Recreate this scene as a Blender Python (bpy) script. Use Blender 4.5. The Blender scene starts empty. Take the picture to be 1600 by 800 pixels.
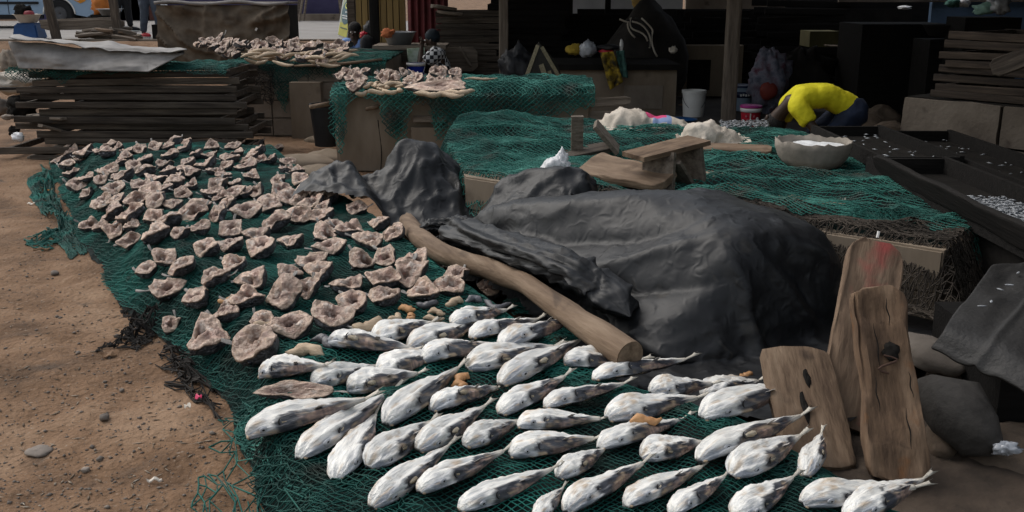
import bpy, bmesh, math, random
import numpy as np
from mathutils import Vector, Matrix, Euler
random.seed(7); rng = np.random.default_rng(11)
SC = bpy.context.scene; COL = SC.collection
R = math.radians

# ------------------------------------------------------------------ camera, sky, sun, exposure
CAMZ, PITCH, FPX = 1.6, R(15), 1600*35/36
cam = bpy.data.cameras.new("camera"); cam.lens = 35; cam.sensor_width = 36; cam.clip_end = 600; cam.clip_start = .05
co = bpy.data.objects.new("camera", cam); COL.objects.link(co)
co.location = (0, 0, CAMZ); co.rotation_euler = (R(90)-PITCH, 0, 0); SC.camera = co
W = bpy.data.worlds.new("World"); SC.world = W; W.use_nodes = True
nt = W.node_tree
sky = nt.nodes.new('ShaderNodeTexSky'); sky.sky_type = 'NISHITA'; sky.sun_disc = False
SUN_EL, SUN_AZ = R(52), R(-62)            # azimuth measured from +Y towards +X: the soft light comes from the left, a little behind the stalls
sky.sun_elevation = SUN_EL; sky.sun_rotation = SUN_AZ; sky.air_density = 1.5; sky.dust_density = 4
hs = nt.nodes.new('ShaderNodeHueSaturation'); hs.inputs['Saturation'].default_value = .42
nt.links.new(sky.outputs[0], hs.inputs['Color']); nt.links.new(hs.outputs[0], nt.nodes['Background'].inputs[0])
nt.nodes['Background'].inputs[1].default_value = .135
sl = bpy.data.lights.new("sun", 'SUN'); sl.energy = .55; sl.angle = R(50); sl.color = (1, .985, .96)
so = bpy.data.objects.new("sun", sl); COL.objects.link(so)
sd = Vector((math.sin(SUN_AZ)*math.cos(SUN_EL), math.cos(SUN_AZ)*math.cos(SUN_EL), math.sin(SUN_EL)))
so.rotation_euler = sd.to_track_quat('Z', 'Y').to_euler(); so.location = (0, 0, 20)
SC.view_settings.view_transform = 'Standard'; SC.view_settings.look = 'None'; SC.view_settings.gamma = 1
SC.view_settings.exposure = 0.35
SC.cycles.max_bounces = 5; SC.cycles.diffuse_bounces = 3; SC.cycles.glossy_bounces = 2; SC.cycles.transparent_max_bounces = 6

# ------------------------------------------------------------------ pixel rays of the 1600x800 photograph
CP, SP = math.cos(PITCH), math.sin(PITCH)
def ray(px, py):
    dx, dy = (px-800)/FPX, (400-py)/FPX
    return Vector((dx, CP+dy*SP, -SP+dy*CP))
def P(px, py, z=0.0):
    d = ray(px, py); t = (z-CAMZ)/d.z
    return Vector((0, 0, CAMZ))+d*t
def PD(px, py, Y):
    d = ray(px, py); return Vector((0, 0, CAMZ))+d*(Y/d.y)
def hitH(px, py, H, z0=.2):
    z = z0
    for _ in range(12):
        p = P(px, py, z); z = .5*z+.5*float(H(np.array([p.x]), np.array([p.y]))[0])
    return P(px, py, z)

# ------------------------------------------------------------------ noise
def _h(i, j, k, s):
    n = (i*374761393 + j*668265263 + k*1274126177 + s*974634541) & 0xffffffff
    n = ((n ^ (n >> 13))*1103515245) & 0xffffffff
    return ((n ^ (n >> 16)) & 0xffff)/65535.0
def vnoise(x, y, z=None, s=0):
    x = np.asarray(x, float); y = np.asarray(y, float); z = np.zeros_like(x) if z is None else np.asarray(z, float)
    xi, yi, zi = np.floor(x).astype(np.int64), np.floor(y).astype(np.int64), np.floor(z).astype(np.int64)
    u, v, w = x-xi, y-yi, z-zi
    u, v, w = u*u*(3-2*u), v*v*(3-2*v), w*w*(3-2*w)
    r = 0
    for a in (0, 1):
        for b in (0, 1):
            for c in (0, 1):
                r = r+_h(xi+a, yi+b, zi+c, s)*(u if a else 1-u)*(v if b else 1-v)*(w if c else 1-w)
    return r*2-1
def fbm(x, y, z=None, s=0, o=3):
    r = 0; a = 1; f = 1
    for k in range(o):
        r = r+a*vnoise(np.asarray(x)*f, np.asarray(y)*f, None if z is None else np.asarray(z)*f, s+k*17); a *= .5; f *= 2.03
    return r
def sstep(a, b, x):
    t = np.clip((x-a)/(b-a), 0, 1); return t*t*(3-2*t)

# ------------------------------------------------------------------ objects
def link(o, parent=None):
    COL.objects.link(o)
    if parent is not None: o.parent = parent
    return o
def tag(o, label=None, cat=None, group=None, kind=None):
    if label: o['label'] = label
    if cat: o['category'] = cat
    if group: o['group'] = group
    if kind: o['kind'] = kind
    return o
def empty(name, loc, label=None, cat=None, group=None, rz=0):
    o = bpy.data.objects.new(name, None); o.empty_display_size = .1
    o.location = loc; o.rotation_euler = (0, 0, rz); link(o); return tag(o, label, cat, group)
def mesh_np(name, V, F, smooth=True, col=None):
    me = bpy.data.meshes.new(name); V = np.asarray(V, np.float32); 
    if isinstance(F, np.ndarray):
        k = F.shape[1]; n = len(F)
        me.vertices.add(len(V)); me.vertices.foreach_set('co', V.ravel())
        me.loops.add(n*k); me.loops.foreach_set('vertex_index', F.astype(np.int32).ravel())
        me.polygons.add(n); me.polygons.foreach_set('loop_start', np.arange(0, n*k, k, dtype=np.int32))
        me.polygons.foreach_set('loop_total', np.full(n, k, np.int32)); me.update(calc_edges=True)
    else:
        me.from_pydata(V.tolist(), [], F)
    if smooth: me.polygons.foreach_set('use_smooth', np.ones(len(me.polygons), bool))
    if col is not None:
        ca = me.color_attributes.new('Col', 'FLOAT_COLOR', 'POINT')
        c4 = np.ones((len(V), 4), np.float32); c4[:, :3] = col; ca.data.foreach_set('color', c4.ravel())
    return me
def obj(name, me, m, parent=None, loc=None, rot=None):
    o = bpy.data.objects.new(name, me)
    if m is not None and not me.materials: me.materials.append(m)
    if loc is not None: o.location = loc
    if rot is not None: o.rotation_euler = rot
    return link(o, parent)
class MB:
    """collects shapes for one mesh"""
    def __init__(s): s.V = []; s.F = []; s.n = 0
    def add(s, V, F):
        V = np.asarray(V, float).reshape(-1, 3); s.V.append(V)
        s.F += [tuple(int(i)+s.n for i in f) for f in F]; s.n += len(V); return s
    def box(s, c, size, rot=None, bev=0.0):
        x, y, z = [d/2 for d in size]
        V = np.array([(-x,-y,-z),(x,-y,-z),(x,y,-z),(-x,y,-z),(-x,-y,z),(x,-y,z),(x,y,z),(-x,y,z)])
        if rot is not None: V = V@np.array((rot if isinstance(rot, Matrix) else Euler(rot).to_matrix())).T[:3, :3]
        return s.add(V+np.array(c), [(0,3,2,1),(4,5,6,7),(0,1,5,4),(1,2,6,5),(2,3,7,6),(3,0,4,7)])
    def tube(s, pts, r, n=8, cap=True):
        pts = np.asarray([tuple(p) for p in pts], float); k = len(pts); r = np.broadcast_to(r, (k,))
        T = np.gradient(pts, axis=0); T /= np.linalg.norm(T, axis=1)[:, None]+1e-9
        up = np.array((0, 0, 1.0)) if abs(T[0, 2]) < .9 else np.array((1.0, 0, 0)); V = []
        for i in range(k):
            a = np.cross(T[i], up); a /= np.linalg.norm(a)+1e-9; b = np.cross(a, T[i]); up = b
            for j in range(n):
                th = 2*math.pi*j/n; V.append(pts[i]+r[i]*(math.cos(th)*a+math.sin(th)*b))
        F = [(i*n+j, i*n+(j+1)%n, (i+1)*n+(j+1)%n, (i+1)*n+j) for i in range(k-1) for j in range(n)]
        if cap: F += [tuple(range(n-1, -1, -1)), tuple(range((k-1)*n, k*n))]
        return s.add(V, F)
    def lathe(s, prof, n=24, c=(0, 0, 0), sx=1, sy=1):
        V = [(c[0]+sx*r*math.cos(2*math.pi*j/n), c[1]+sy*r*math.sin(2*math.pi*j/n), c[2]+z) for r, z in prof for j in range(n)]
        F = [(i*n+j, i*n+(j+1)%n, (i+1)*n+(j+1)%n, (i+1)*n+j) for i in range(len(prof)-1) for j in range(n)]
        return s.add(V, F)
    def blob(s, c, rad, amp=.15, f=2.0, seed=0, n=12, flat=None):
        V = []; F = []
        for i in range(n+1):
            for j in range(2*n):
                ph, th = math.pi*i/n, math.pi*j/n
                V.append((math.sin(ph)*math.cos(th), math.sin(ph)*math.sin(th), math.cos(ph)))
        V = np.array(V); d = 1+amp*fbm(V[:, 0]*f+seed, V[:, 1]*f, V[:, 2]*f, seed, 3)
        
        if amp >= .24 and n >= 9 and rad[0] > .03 and f >= 2: d = d+.20*(1-2*np.abs(fbm(V[:, 0]*2.6+seed, V[:, 1]*2.6, V[:, 2]*2.6, seed+7, 3)))-.10
        V = V*d[:, None]*np.array(rad)
        if flat is not None: V[:, 2] = np.maximum(V[:, 2], -flat)
        F = [(i*2*n+j, (i+1)*2*n+j, (i+1)*2*n+(j+1)%(2*n), i*2*n+(j+1)%(2*n)) for i in range(n) for j in range(2*n)]
        return s.add(V+np.array(c), F)
    def me(s, name, smooth=False):
        return mesh_np(name, np.concatenate(s.V), s.F, smooth)
    def build(s, name, m, parent=None, smooth=False, loc=None, rot=None):
        return obj(name, s.me(name, smooth), m, parent, loc, rot)
def shade_auto(me, ang=40):
    me.polygons.foreach_set('use_smooth', np.ones(len(me.polygons), bool))
    try: me.set_sharp_from_angle(angle=R(ang))
    except Exception: pass
    return me
def grid_me(name, X, smooth=True, col=None, thick=0):
    ny, nx = X.shape[:2]; idx = np.arange(nx*ny).reshape(ny, nx)
    F = np.stack([idx[:-1, :-1], idx[:-1, 1:], idx[1:, 1:], idx[1:, :-1]], -1).reshape(-1, 4)
    return mesh_np(name, X.reshape(-1, 3), F, smooth, col)
def plank_me(L, Wd, T, seed=0, nl=20, rough=.006, taper=0.0, roundend=.02, bow=0.0, edge=.15):
    """a worn board along X, base at z=0: rounded section, uneven edges and faces"""
    nc = 28 if rough > .0055 else 16; V = []; F = []
    ts = np.linspace(0, 1, nl+1)
    for i, t in enumerate(ts):
        e = min(t, 1-t)*L; sh = 1.0
        if e < roundend: sh = .55+.45*math.sqrt(max(0, 1-(1-e/roundend)**2)) if roundend > 0 else 1
        w = Wd*(1-taper*t)*sh
        for j in range(nc):
            th = 2*math.pi*(j+.5)/nc; p = 2/ (7.5)
            c, s_ = math.cos(th), math.sin(th)
            V.append(((t-.5)*L, w/2*math.copysign(abs(c)**p, c), T/2*math.copysign(abs(s_)**p, s_)*(.8+.2*sh)+bow*math.sin(math.pi*t)))
    V = np.array(V); n = fbm(V[:, 0]*9+seed*3.1, V[:, 1]*14, V[:, 2]*14, seed, 3); m = fbm(V[:, 0]*3+seed, V[:, 1]*0+np.sign(V[:, 1])*3, None, seed+5, 3)
    gr = 1-np.abs(fbm(V[:, 0]*2.2+seed*1.7, V[:, 1]*26, np.sign(V[:, 2])*3, seed+11, 2)); V[:, 2] -= np.sign(V[:, 2])*np.clip(gr-.55, 0, 1)*rough*2.2
    V[:, 2] += n*rough; V[:, 1] += m*Wd*edge*.3*np.sign(V[:, 1])*0+m*Wd*edge*.35; V[:, 0] += n*rough*1.5
    F = [(i*nc+j, (i+1)*nc+j, (i+1)*nc+(j+1)%nc, i*nc+(j+1)%nc) for i in range(nl) for j in range(nc)]
    F += [tuple(range(nc)), tuple(range((nl+1)*nc-1, nl*nc-1, -1))]
    return shade_auto(mesh_np('plank', V, F), 50)
def between(o, a, b, up=(0, 0, 1)):
    """turns an object modelled along X so that it runs from a to b, its Z towards up"""
    a, b = Vector(a), Vector(b); x = (b-a).normalized(); y = Vector(up).cross(x).normalized(); z = x.cross(y)
    M = Matrix((x, y, z)).transposed().to_4x4(); M.translation = (a+b)/2; o.matrix_basis = M; return o

# ------------------------------------------------------------------ materials
def mat(name, cols, scale=8, stretch=(1, 1, 1), rough=.8, bump=.3, bscale=40, detail=6, vcol=False, spec=.3, lo=.3, hi=.7, metal=0, bdist=.01, sheen=0, ridged=0, fleck2=None, fleck=None, rand=.0, trans=0):
    m = bpy.data.materials.new(name); m.use_nodes = True; t = m.node_tree; N = t.nodes; Lk = t.links.new
    b = N['Principled BSDF']; b.inputs['Roughness'].default_value = rough; b.inputs['Specular IOR Level'].default_value = spec; b.inputs['Metallic'].default_value = metal
    tc = N.new('ShaderNodeTexCoord'); oi = N.new('ShaderNodeObjectInfo')
    mp = N.new('ShaderNodeMapping'); mp.inputs['Scale'].default_value = stretch
    add = N.new('ShaderNodeVectorMath'); add.operation = 'MULTIPLY_ADD'
    Lk(oi.outputs['Random'], add.inputs[0]); add.inputs[1].default_value = (17.3, 9.1, 5.7); Lk(tc.outputs['Object'], add.inputs[2])
    Lk(add.outputs[0], mp.inputs['Vector'])
    n1 = N.new('ShaderNodeTexNoise'); n1.inputs['Scale'].default_value = scale; n1.inputs['Detail'].default_value = detail; n1.inputs['Roughness'].default_value = .62
    Lk(mp.outputs[0], n1.inputs['Vector'])
    cr = N.new('ShaderNodeValToRGB'); cr.color_ramp.elements[0].position = lo; cr.color_ramp.elements[1].position = hi
    for i, c in enumerate(cols):
        if i == 0: e = cr.color_ramp.elements[0]
        elif i == len(cols)-1: e = cr.color_ramp.elements[-1]
        else: e = cr.color_ramp.elements.new(lo+(hi-lo)*i/(len(cols)-1))
        e.color = (*c, 1)
    Lk(n1.outputs['Fac'], cr.inputs[0]); out = cr.outputs[0]
    def mix(a, b_, f, mode='MIX'):
        x = N.new('ShaderNodeMix'); x.data_type = 'RGBA'; x.blend_type = mode
        for sck, v in ((0, f), (6, a), (7, b_)):
            if isinstance(v, (int, float)): x.inputs[sck].default_value = v
            elif isinstance(v, tuple): x.inputs[sck].default_value = (*v, 1)
            else: Lk(v, x.inputs[sck])
        return x.outputs[2]
    if vcol:
        va = N.new('ShaderNodeVertexColor'); va.layer_name = 'Col'; out = mix(va.outputs[0], out, 1.0, 'MULTIPLY')
    if fleck:      # (colour, scale, threshold)
        n3 = N.new('ShaderNodeTexNoise'); n3.inputs['Scale'].default_value = fleck[1]; n3.inputs['Detail'].default_value = 5; Lk(add.outputs[0], n3.inputs['Vector'])
        r3 = N.new('ShaderNodeValToRGB'); r3.color_ramp.elements[0].position = fleck[2]; r3.color_ramp.elements[1].position = min(1, fleck[2]+.14)
        Lk(n3.outputs['Fac'], r3.inputs[0]); out = mix(out, fleck[0], r3.outputs[0])
    if fleck2:
        n4 = N.new('ShaderNodeTexNoise'); n4.inputs['Scale'].default_value = fleck2[1]; n4.inputs['Detail'].default_value = 6; n4.inputs['Distortion'].default_value = .6; Lk(add.outputs[0], n4.inputs['Vector'])
        r4 = N.new('ShaderNodeValToRGB'); r4.color_ramp.elements[0].position = fleck2[2]; r4.color_ramp.elements[1].position = min(1, fleck2[2]+.12)
        Lk(n4.outputs['Fac'], r4.inputs[0]); out = mix(out, fleck2[0], r4.outputs[0])
    if rand:
        hsv = N.new('ShaderNodeHueSaturation'); mr = N.new('ShaderNodeMapRange'); mr.inputs[3].default_value = 1-rand; mr.inputs[4].default_value = 1+rand
        Lk(oi.outputs['Random'], mr.inputs[0]); Lk(mr.outputs[0], hsv.inputs['Value']); Lk(out, hsv.inputs['Color']); out = hsv.outputs[0]
    Lk(out, b.inputs['Base Color'])
    if sheen: b.inputs['Sheen Weight'].default_value = sheen
    if bump:
        n2 = N.new('ShaderNodeTexNoise'); n2.inputs['Scale'].default_value = bscale; n2.inputs['Detail'].default_value = 5; Lk(mp.outputs[0], n2.inputs['Vector'])
        if ridged: n2.noise_type = 'RIDGED_MULTIFRACTAL'; n2.inputs['Detail'].default_value = 3; n2.inputs['Distortion'].default_value = .8; n2.normalize = True
        bp = N.new('ShaderNodeBump'); bp.inputs['Strength'].default_value = bump; bp.inputs['Distance'].default_value = bdist
        Lk(n2.outputs['Fac'], bp.inputs['Height']); Lk(bp.outputs[0], b.inputs['Normal'])
    if trans:
        b.inputs['Transmission Weight'].default_value = trans
    return m
M = {}
M['dirt'] = mat('dirt', [(.086,.048,.025),(.182,.106,.059),(.255,.163,.100)], 1.9, rough=.95, bump=.9, bscale=34, detail=11, lo=.34, hi=.66, bdist=.022, fleck=((.28,.22,.165), 60, .62), fleck2=((.085,.056,.037), 3.2, .61))
M['soil'] = mat('soil', [(.06,.045,.033),(.13,.095,.068)], 5, rough=.95, bump=.8, bscale=30)
M['stone'] = mat('stone', [(.13,.11,.095),(.26,.22,.185)], 6, rough=.9, bump=.6, bscale=30, rand=.3)
M['asphalt'] = mat('asphalt', [(.22,.205,.19),(.30,.28,.26)], 1.2, rough=.9, bump=.3, bscale=60)
M['concrete'] = mat('concrete', [(.13,.105,.08),(.20,.165,.13),(.27,.23,.185)], 2.2, rough=.95, bump=.55, bscale=26, lo=.25, hi=.75, fleck=((.07,.055,.042), 5, .6))
M['clay'] = mat('clay', [(.15,.115,.08),(.21,.165,.12),(.25,.20,.15)], 2.6, (1, 1, .35), rough=.95, bump=.4, bscale=18, fleck=((.09,.068,.05), 3.5, .62))
M['soot'] = mat('soot', [(.007,.0065,.006),(.018,.016,.014)], 4, rough=.95, bump=.5, bscale=25, spec=.1)
M['wood_dark'] = mat('wood_dark', [(.022,.017,.013),(.06,.047,.036),(.11,.09,.07)], 5, (.5, 7, 7), rough=.85, bump=.4, bscale=14, rand=.35)
M['wood_black'] = mat('wood_black', [(.005,.0045,.004),(.012,.0105,.0095)], 5, (.5, 6, 6), rough=.85, bump=.4, bscale=14, rand=.3, spec=.15)
M['wood_grey'] = mat('wood_grey', [(.07,.055,.042),(.15,.12,.093),(.21,.175,.14)], 4, (.6, 8, 8), rough=.85, bump=.5, bscale=12, rand=.2)
M['wood_brown'] = mat('wood_brown', [(.06,.037,.023),(.14,.093,.059),(.235,.168,.113)], 5, (.7, 2.8, 2.8), detail=10, rough=.88, bump=.8, bscale=16, rand=.12, lo=.28, hi=.72, fleck=((.05,.033,.022), 6, .6))
M['driftwood'] = mat('driftwood', [(.085,.054,.034),(.17,.115,.074),(.25,.18,.122)], 5, (.5, 3.5, 3.5), detail=10, rough=.78, bump=.6, bscale=16, fleck2=((.05,.034,.024), 3.5, .63), fleck=((.07,.045,.03), 7, .64))
M['cutwood'] = mat('cutwood', [(.09,.062,.04),(.22,.16,.108)], 30, rough=.9, bump=.4)
M['net'] = mat('net', [(.005,.034,.028),(.008,.080,.064),(.018,.165,.132)], 2.6, rough=.75, bump=0, lo=.34, hi=.70, fleck=((.022,.034,.027), 4.5, .56))
M['net_pale'] = mat('net_pale', [(.006,.040,.033),(.014,.105,.084),(.07,.25,.20)], 2.4, rough=.75, bump=0, lo=.34, hi=.70, fleck=((.050,.060,.050), 4.5, .57))
M['net_under'] = mat('net_under', [(.004,.007,.0065),(.005,.014,.012),(.005,.032,.026)], 9, rough=.95, bump=1.0, bscale=75, lo=.35, hi=.72, bdist=.012, fleck=((.010,.010,.009), 3.5, .55))
M['net_black'] = mat('net_black', [(.012,.011,.010),(.035,.030,.026)], 5, rough=.9, bump=0)
M['tarp'] = mat('tarp', [(.006,.0065,.0075),(.011,.0115,.0125),(.022,.022,.0225)], 3.0, rough=.47, bump=.30, bscale=16, ridged=1, bdist=.02, detail=8, spec=.34, lo=.3, hi=.75, fleck=((.050,.044,.036), 4.5, .63), fleck2=((.035,.032,.028), 16, .66))
M['tarp_grey'] = mat('tarp_grey', [(.010,.010,.012),(.018,.018,.020),(.032,.031,.031)], 4, rough=.52, bump=.35, bscale=14, ridged=1, bdist=.02, spec=.28, fleck=((.055,.049,.041), 5, .63))
M['tarp_brown'] = mat('tarp_brown', [(.050,.037,.025),(.10,.076,.053),(.15,.118,.085)], 3, rough=.85, bump=.3, bscale=20)
M['sheet_metal'] = mat('sheet_metal', [(.13,.12,.11),(.22,.205,.19),(.32,.30,.28)], 3.2, rough=.65, bump=.4, bscale=9, spec=.4, fleck=((.10,.08,.065), 4, .6))
M['sack'] = mat('sack', [(.38,.33,.27),(.52,.46,.385),(.62,.56,.48)], 5, rough=.9, bump=.5, bscale=60)
M['white_bag'] = mat('white_bag', [(.55,.55,.55),(.75,.75,.76)], 6, rough=.5, bump=.3, bscale=30)
M['plastic_white'] = mat('plastic_white', [(.55,.54,.51),(.70,.69,.66)], 5, rough=.45, bump=.05)
M['clear_plastic'] = mat('clear_plastic', [(.22,.23,.25),(.5,.52,.55)], 8, rough=.2, bump=.4, bscale=20, spec=.6)
M['skin'] = mat('skin', [(.035,.02,.013),(.06,.036,.025)], 12, rough=.5, bump=.1)
M['hair'] = mat('hair', [(.006,.005,.005),(.014,.012,.012)], 60, rough=.8, bump=.8, bscale=120)
def plain(name, c, rough=.6, var=.25, scale=6, spec=.3, metal=0, bump=.15, rand=0):
    return mat(name, [tuple(x*(1-var) for x in c), tuple(x*(1+var) for x in c)], scale, rough=rough, spec=spec, metal=metal, bump=bump, bscale=35, rand=rand)
M['fish'] = mat('fish', [(.74,.77,.82),(1.0,1.0,1.0),(1.13,1.12,1.10)], 9, (.45, 2.6, 2.6), rough=.33, bump=.5, bscale=18, vcol=True, spec=.5, bdist=.014, rand=.10, lo=.30, hi=.66)
M['fish_fin'] = mat('fish_fin', [(.22,.205,.19),(.46,.43,.39)], 20, (.4, 6, 6), rough=.6, bump=.5, bscale=30, rand=.2)
M['fish_tail'] = mat('fish_tail', [(.40,.36,.29),(.66,.62,.54)], 20, (.4, 6, 6), rough=.55, bump=.5, bscale=30, rand=.2)
M['fish_fin_yellow'] = mat('fish_fin_yellow', [(.30,.235,.15),(.48,.43,.34)], 18, rough=.6, bump=.5, bscale=40, rand=.2)
M['fish_eye'] = plain('fish_eye', (.01,.011,.014), .25, spec=.5)
M['gill'] = plain('gill', (.012,.010,.010), .6)
M['eye_ring'] = plain('eye_ring', (.36,.37,.39), .3)
M['head_skin'] = mat('head_skin', [(.022,.022,.026),(.065,.065,.072),(.26,.26,.28)], 2.6, rough=.40, bump=.8, bscale=8, spec=.55, lo=.34, hi=.74, rand=.35, bdist=.05)
M['head_flesh'] = mat('head_flesh', [(.48,.40,.35),(.84,.81,.77),(1.20,1.15,1.08)], 2.6, rough=.38, bump=.5, bscale=4.0, detail=5, vcol=True, spec=.5, bdist=.07, rand=.20, lo=.30, hi=.72, fleck=((.25,.11,.085), 2.4, .63), fleck2=((.66,.60,.54), 4, .69))
M['roe'] = mat('roe', [(.36,.17,.07),(.52,.30,.14)], 14, rough=.5, bump=.5, rand=.15)
M['gut'] = mat('gut', [(.36,.26,.17),(.55,.43,.30)], 14, (.6, 4, 4), rough=.6, bump=.5, rand=.2)
M['silver'] = mat('silver', [(.12,.125,.135),(.42,.44,.46)], 40, rough=.4, bump=.2, rand=.4)
M['ash_white'] = plain('ash_white', (.68,.69,.69), .9, .12)

# ------------------------------------------------------------------ nets: real diamond meshes
def strands(A, B, r):
    A, B = np.asarray(A), np.asarray(B); D = B-A; D /= np.linalg.norm(D, axis=1)[:, None]+1e-9
    up = np.where(np.abs(D[:, 2:3]) < .85, np.array([[0, 0, 1.0]]), np.array([[1.0, 0, 0]]))
    a = np.cross(D, up); a /= np.linalg.norm(a, axis=1)[:, None]+1e-9; b = np.cross(a, D)
    r = np.broadcast_to(np.asarray(r, float).reshape(-1, 1), (len(A), 1))
    V = np.stack([E+r*(math.cos(t)*a+math.sin(t)*b) for E in (A, B) for t in (R(90), R(210), R(330))], 1).reshape(-1, 3)
    k = (np.arange(len(A))*6)[:, None]
    F = np.concatenate([k+np.array([[i, (i+1) % 3, 3+(i+1) % 3, 3+i]]) for i in range(3)])
    return V, F
def lattice(surf, us, vs, keep=None, r=.0024, jit=.2, seed=0):
    """surf(u, v) -> (N,3); us, vs uneven node lists; alternate rows are shifted by half a cell"""
    rg = np.random.default_rng(seed); nu, nv = len(us), len(vs); du = us[1]-us[0]
    U, Vv = np.meshgrid(us, vs); U = U+(np.arange(nv) % 2)[:, None]*du/2
    dv = vs[1]-vs[0]
    U = U+rg.normal(0, jit*du*.5, U.shape); Vv = Vv+rg.normal(0, jit*dv*.5, U.shape)
    X = surf(U.ravel(), Vv.ravel()).reshape(nv, nu, 3)
    K = np.ones((nv, nu), bool) if keep is None else keep(U, Vv)
    A, B = [], []
    for par in (0, 1):
        a = X[par:-1:2]; b = X[par+1::2]; ka = K[par:-1:2]; kb = K[par+1::2]; n = min(len(a), len(b)); a, b, ka, kb = a[:n], b[:n], ka[:n], kb[:n]
        q = ka & kb; A.append(a[q]); B.append(b[q])
        if par == 0: q = ka[:, 1:] & kb[:, :-1]; A.append(a[:, 1:][q]); B.append(b[:, :-1][q])
        else: q = ka[:, :-1] & kb[:, 1:]; A.append(a[:, :-1][q]); B.append(b[:, 1:][q])
    A, B = np.concatenate(A), np.concatenate(B)
    rr = r*(.8+.5*rg.random(len(A)))
    return strands(A, B, rr)
def net_obj(name, parts, m, label=None, cat=None, group=None, parent=None):
    V = []; F = []; n = 0
    for v, f in parts: V.append(v); F.append(f+n); n += len(v)
    o = obj(name, mesh_np(name, np.concatenate(V), np.concatenate(F)), m, parent)
    return tag(o, label, cat, group)

# ------------------------------------------------------------------ cloth: a small position-based solver
def cloth(X, dx, dy, collide, steps=110, iters=7, g=.0011, bend=.25, damp=.97, fr=.5):
    x = X.astype(float).copy(); p = x.copy(); dg = math.hypot(dx, dy)
    def con(a, b, L, k):
        d = b-a; l = np.sqrt((d*d).sum(-1, keepdims=True))+1e-9; c = d*((l-L)/l*(.5*k)); a += c; b -= c
    for it in range(steps):
        v = (x-p)*damp; p = x.copy(); x = x+v; x[..., 2] -= g
        for _ in range(iters):
            for k in (0, 1):
                n = (x.shape[1]-k)//2*2; con(x[:, k:k+n:2], x[:, k+1:k+1+n:2], dx, 1)
                n = (x.shape[0]-k)//2*2; con(x[k:k+n:2], x[k+1:k+1+n:2], dy, 1)
            for k in (0, 1):
                n = (x.shape[0]-k)//2*2; con(x[k:k+n:2, :-1], x[k+1:k+1+n:2, 1:], dg, .6); con(x[k:k+n:2, 1:], x[k+1:k+1+n:2, :-1], dg, .6)
            if bend:
                for k in (0, 1, 2, 3):
                    a = x[:, k::4]; b = x[:, k+2::4]; n = min(a.shape[1], b.shape[1]); con(a[:, :n], b[:, :n], 2*dx, bend)
                    a = x[k::4]; b = x[k+2::4]; n = min(len(a), len(b)); con(a[:n], b[:n], 2*dy, bend)
        x, hit = collide(x)
        h = hit[..., None]*fr; p = p*(1-h)+x*h if fr < 1 else np.where(hit[..., None], x, p)
    return x
def wrinkle(X, amp, sc, seed, st=(1, 1)):
    a = np.gradient(X, axis=1); b = np.gradient(X, axis=0); n = np.cross(a, b); n /= np.linalg.norm(n, axis=-1, keepdims=True)+1e-9
    x, y, z = X[..., 0], X[..., 1], X[..., 2]; wx, wy = x+.12*fbm(x*3, y*3, z*3, seed, 2), y+.12*fbm(x*3, y*3, z*3, seed+1, 2)
    r = 1-np.abs(fbm(wx*sc*st[0], wy*sc*st[1], z*sc, seed+2, 2))*1.6; q = 1-np.abs(fbm(wx*sc*2.4, wy*sc*2.4, z*sc*2.4, seed+5, 2))*1.6
    m = np.clip(.5+fbm(x*2.2, y*2.2, z*2.2, seed+8, 2), .1, 1)
    return X+n*((np.clip(r, 0, 1)**4*1.8+.7*np.clip(q, 0, 1)**3.5)*amp*m)[..., None]
def topix(X):
    y, z = X[..., 1], X[..., 2]-CAMZ; dep = y*CP-z*SP; up = y*SP+z*CP
    return 800+FPX*X[..., 0]/dep, 400-FPX*up/dep
def smooth_grid(X, n):
    for _ in range(n):
        Y = X.copy(); Y[1:-1] = .25*X[:-2]+.5*X[1:-1]+.25*X[2:]; Z = Y.copy(); Z[:, 1:-1] = .25*Y[:, :-2]+.5*Y[:, 1:-1]+.25*Y[:, 2:]; X = Z
    return X
def creases(X, lines, org, sc, ppm):
    """folds of the cloth along given lines: (points, height, width in m); points in crop pixels"""
    a = np.gradient(X, axis=1); b = np.gradient(X, axis=0); n = np.cross(a, b); n /= np.linalg.norm(n, axis=-1, keepdims=True)+1e-9
    n = n*np.where((n[..., 2:3]-n[..., 1:2]) < 0, -1, 1)
    px, py = topix(X); px = px+6*fbm(X[..., 0]*6, X[..., 1]*6, X[..., 2]*6, 5, 2); py = py+6*fbm(X[..., 0]*6, X[..., 1]*6, X[..., 2]*6, 8, 2); tot = np.zeros(px.shape)
    for pts, hgt, wid in lines:
        best = np.full(px.shape, 1e9); w = wid*ppm; tb = np.zeros(px.shape); m = len(pts)-1
        for i in range(m):
            ax_, ay_ = org[0]+pts[i][0]/sc, org[1]+pts[i][1]/sc; bx_, by_ = org[0]+pts[i+1][0]/sc, org[1]+pts[i+1][1]/sc
            dx_, dy_ = bx_-ax_, by_-ay_; l2 = dx_*dx_+dy_*dy_; t = np.clip(((px-ax_)*dx_+(py-ay_)*dy_)/l2, 0, 1); d = np.hypot(px-ax_-t*dx_, py-ay_-t*dy_)
            q = d < best; tb = np.where(q, (i+t)/m, tb); best = np.minimum(best, d)
        tot += hgt*np.exp(-np.abs(best/w/.8)**1.05)*np.sin(np.clip(tb, .04, .96)*math.pi)**.5
    return X+n*(tot*1.35)[..., None]
def hull_planes(pts):
    bm = bmesh.new()
    for q in pts: bm.verts.new(q)
    r = bmesh.ops.convex_hull(bm, input=bm.verts[:]); bm.normal_update()
    c = sum((Vector(q) for q in pts), Vector())/len(pts)
    out = []
    for f in bm.faces:
        n = f.normal.copy(); 
        if n.dot(f.calc_center_median()-c) < 0: n = -n
        out.append((n.x, n.y, n.z, n.dot(f.verts[0].co)))
    bm.free(); a = np.array(out); return np.unique(a.round(5), axis=0)
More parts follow.
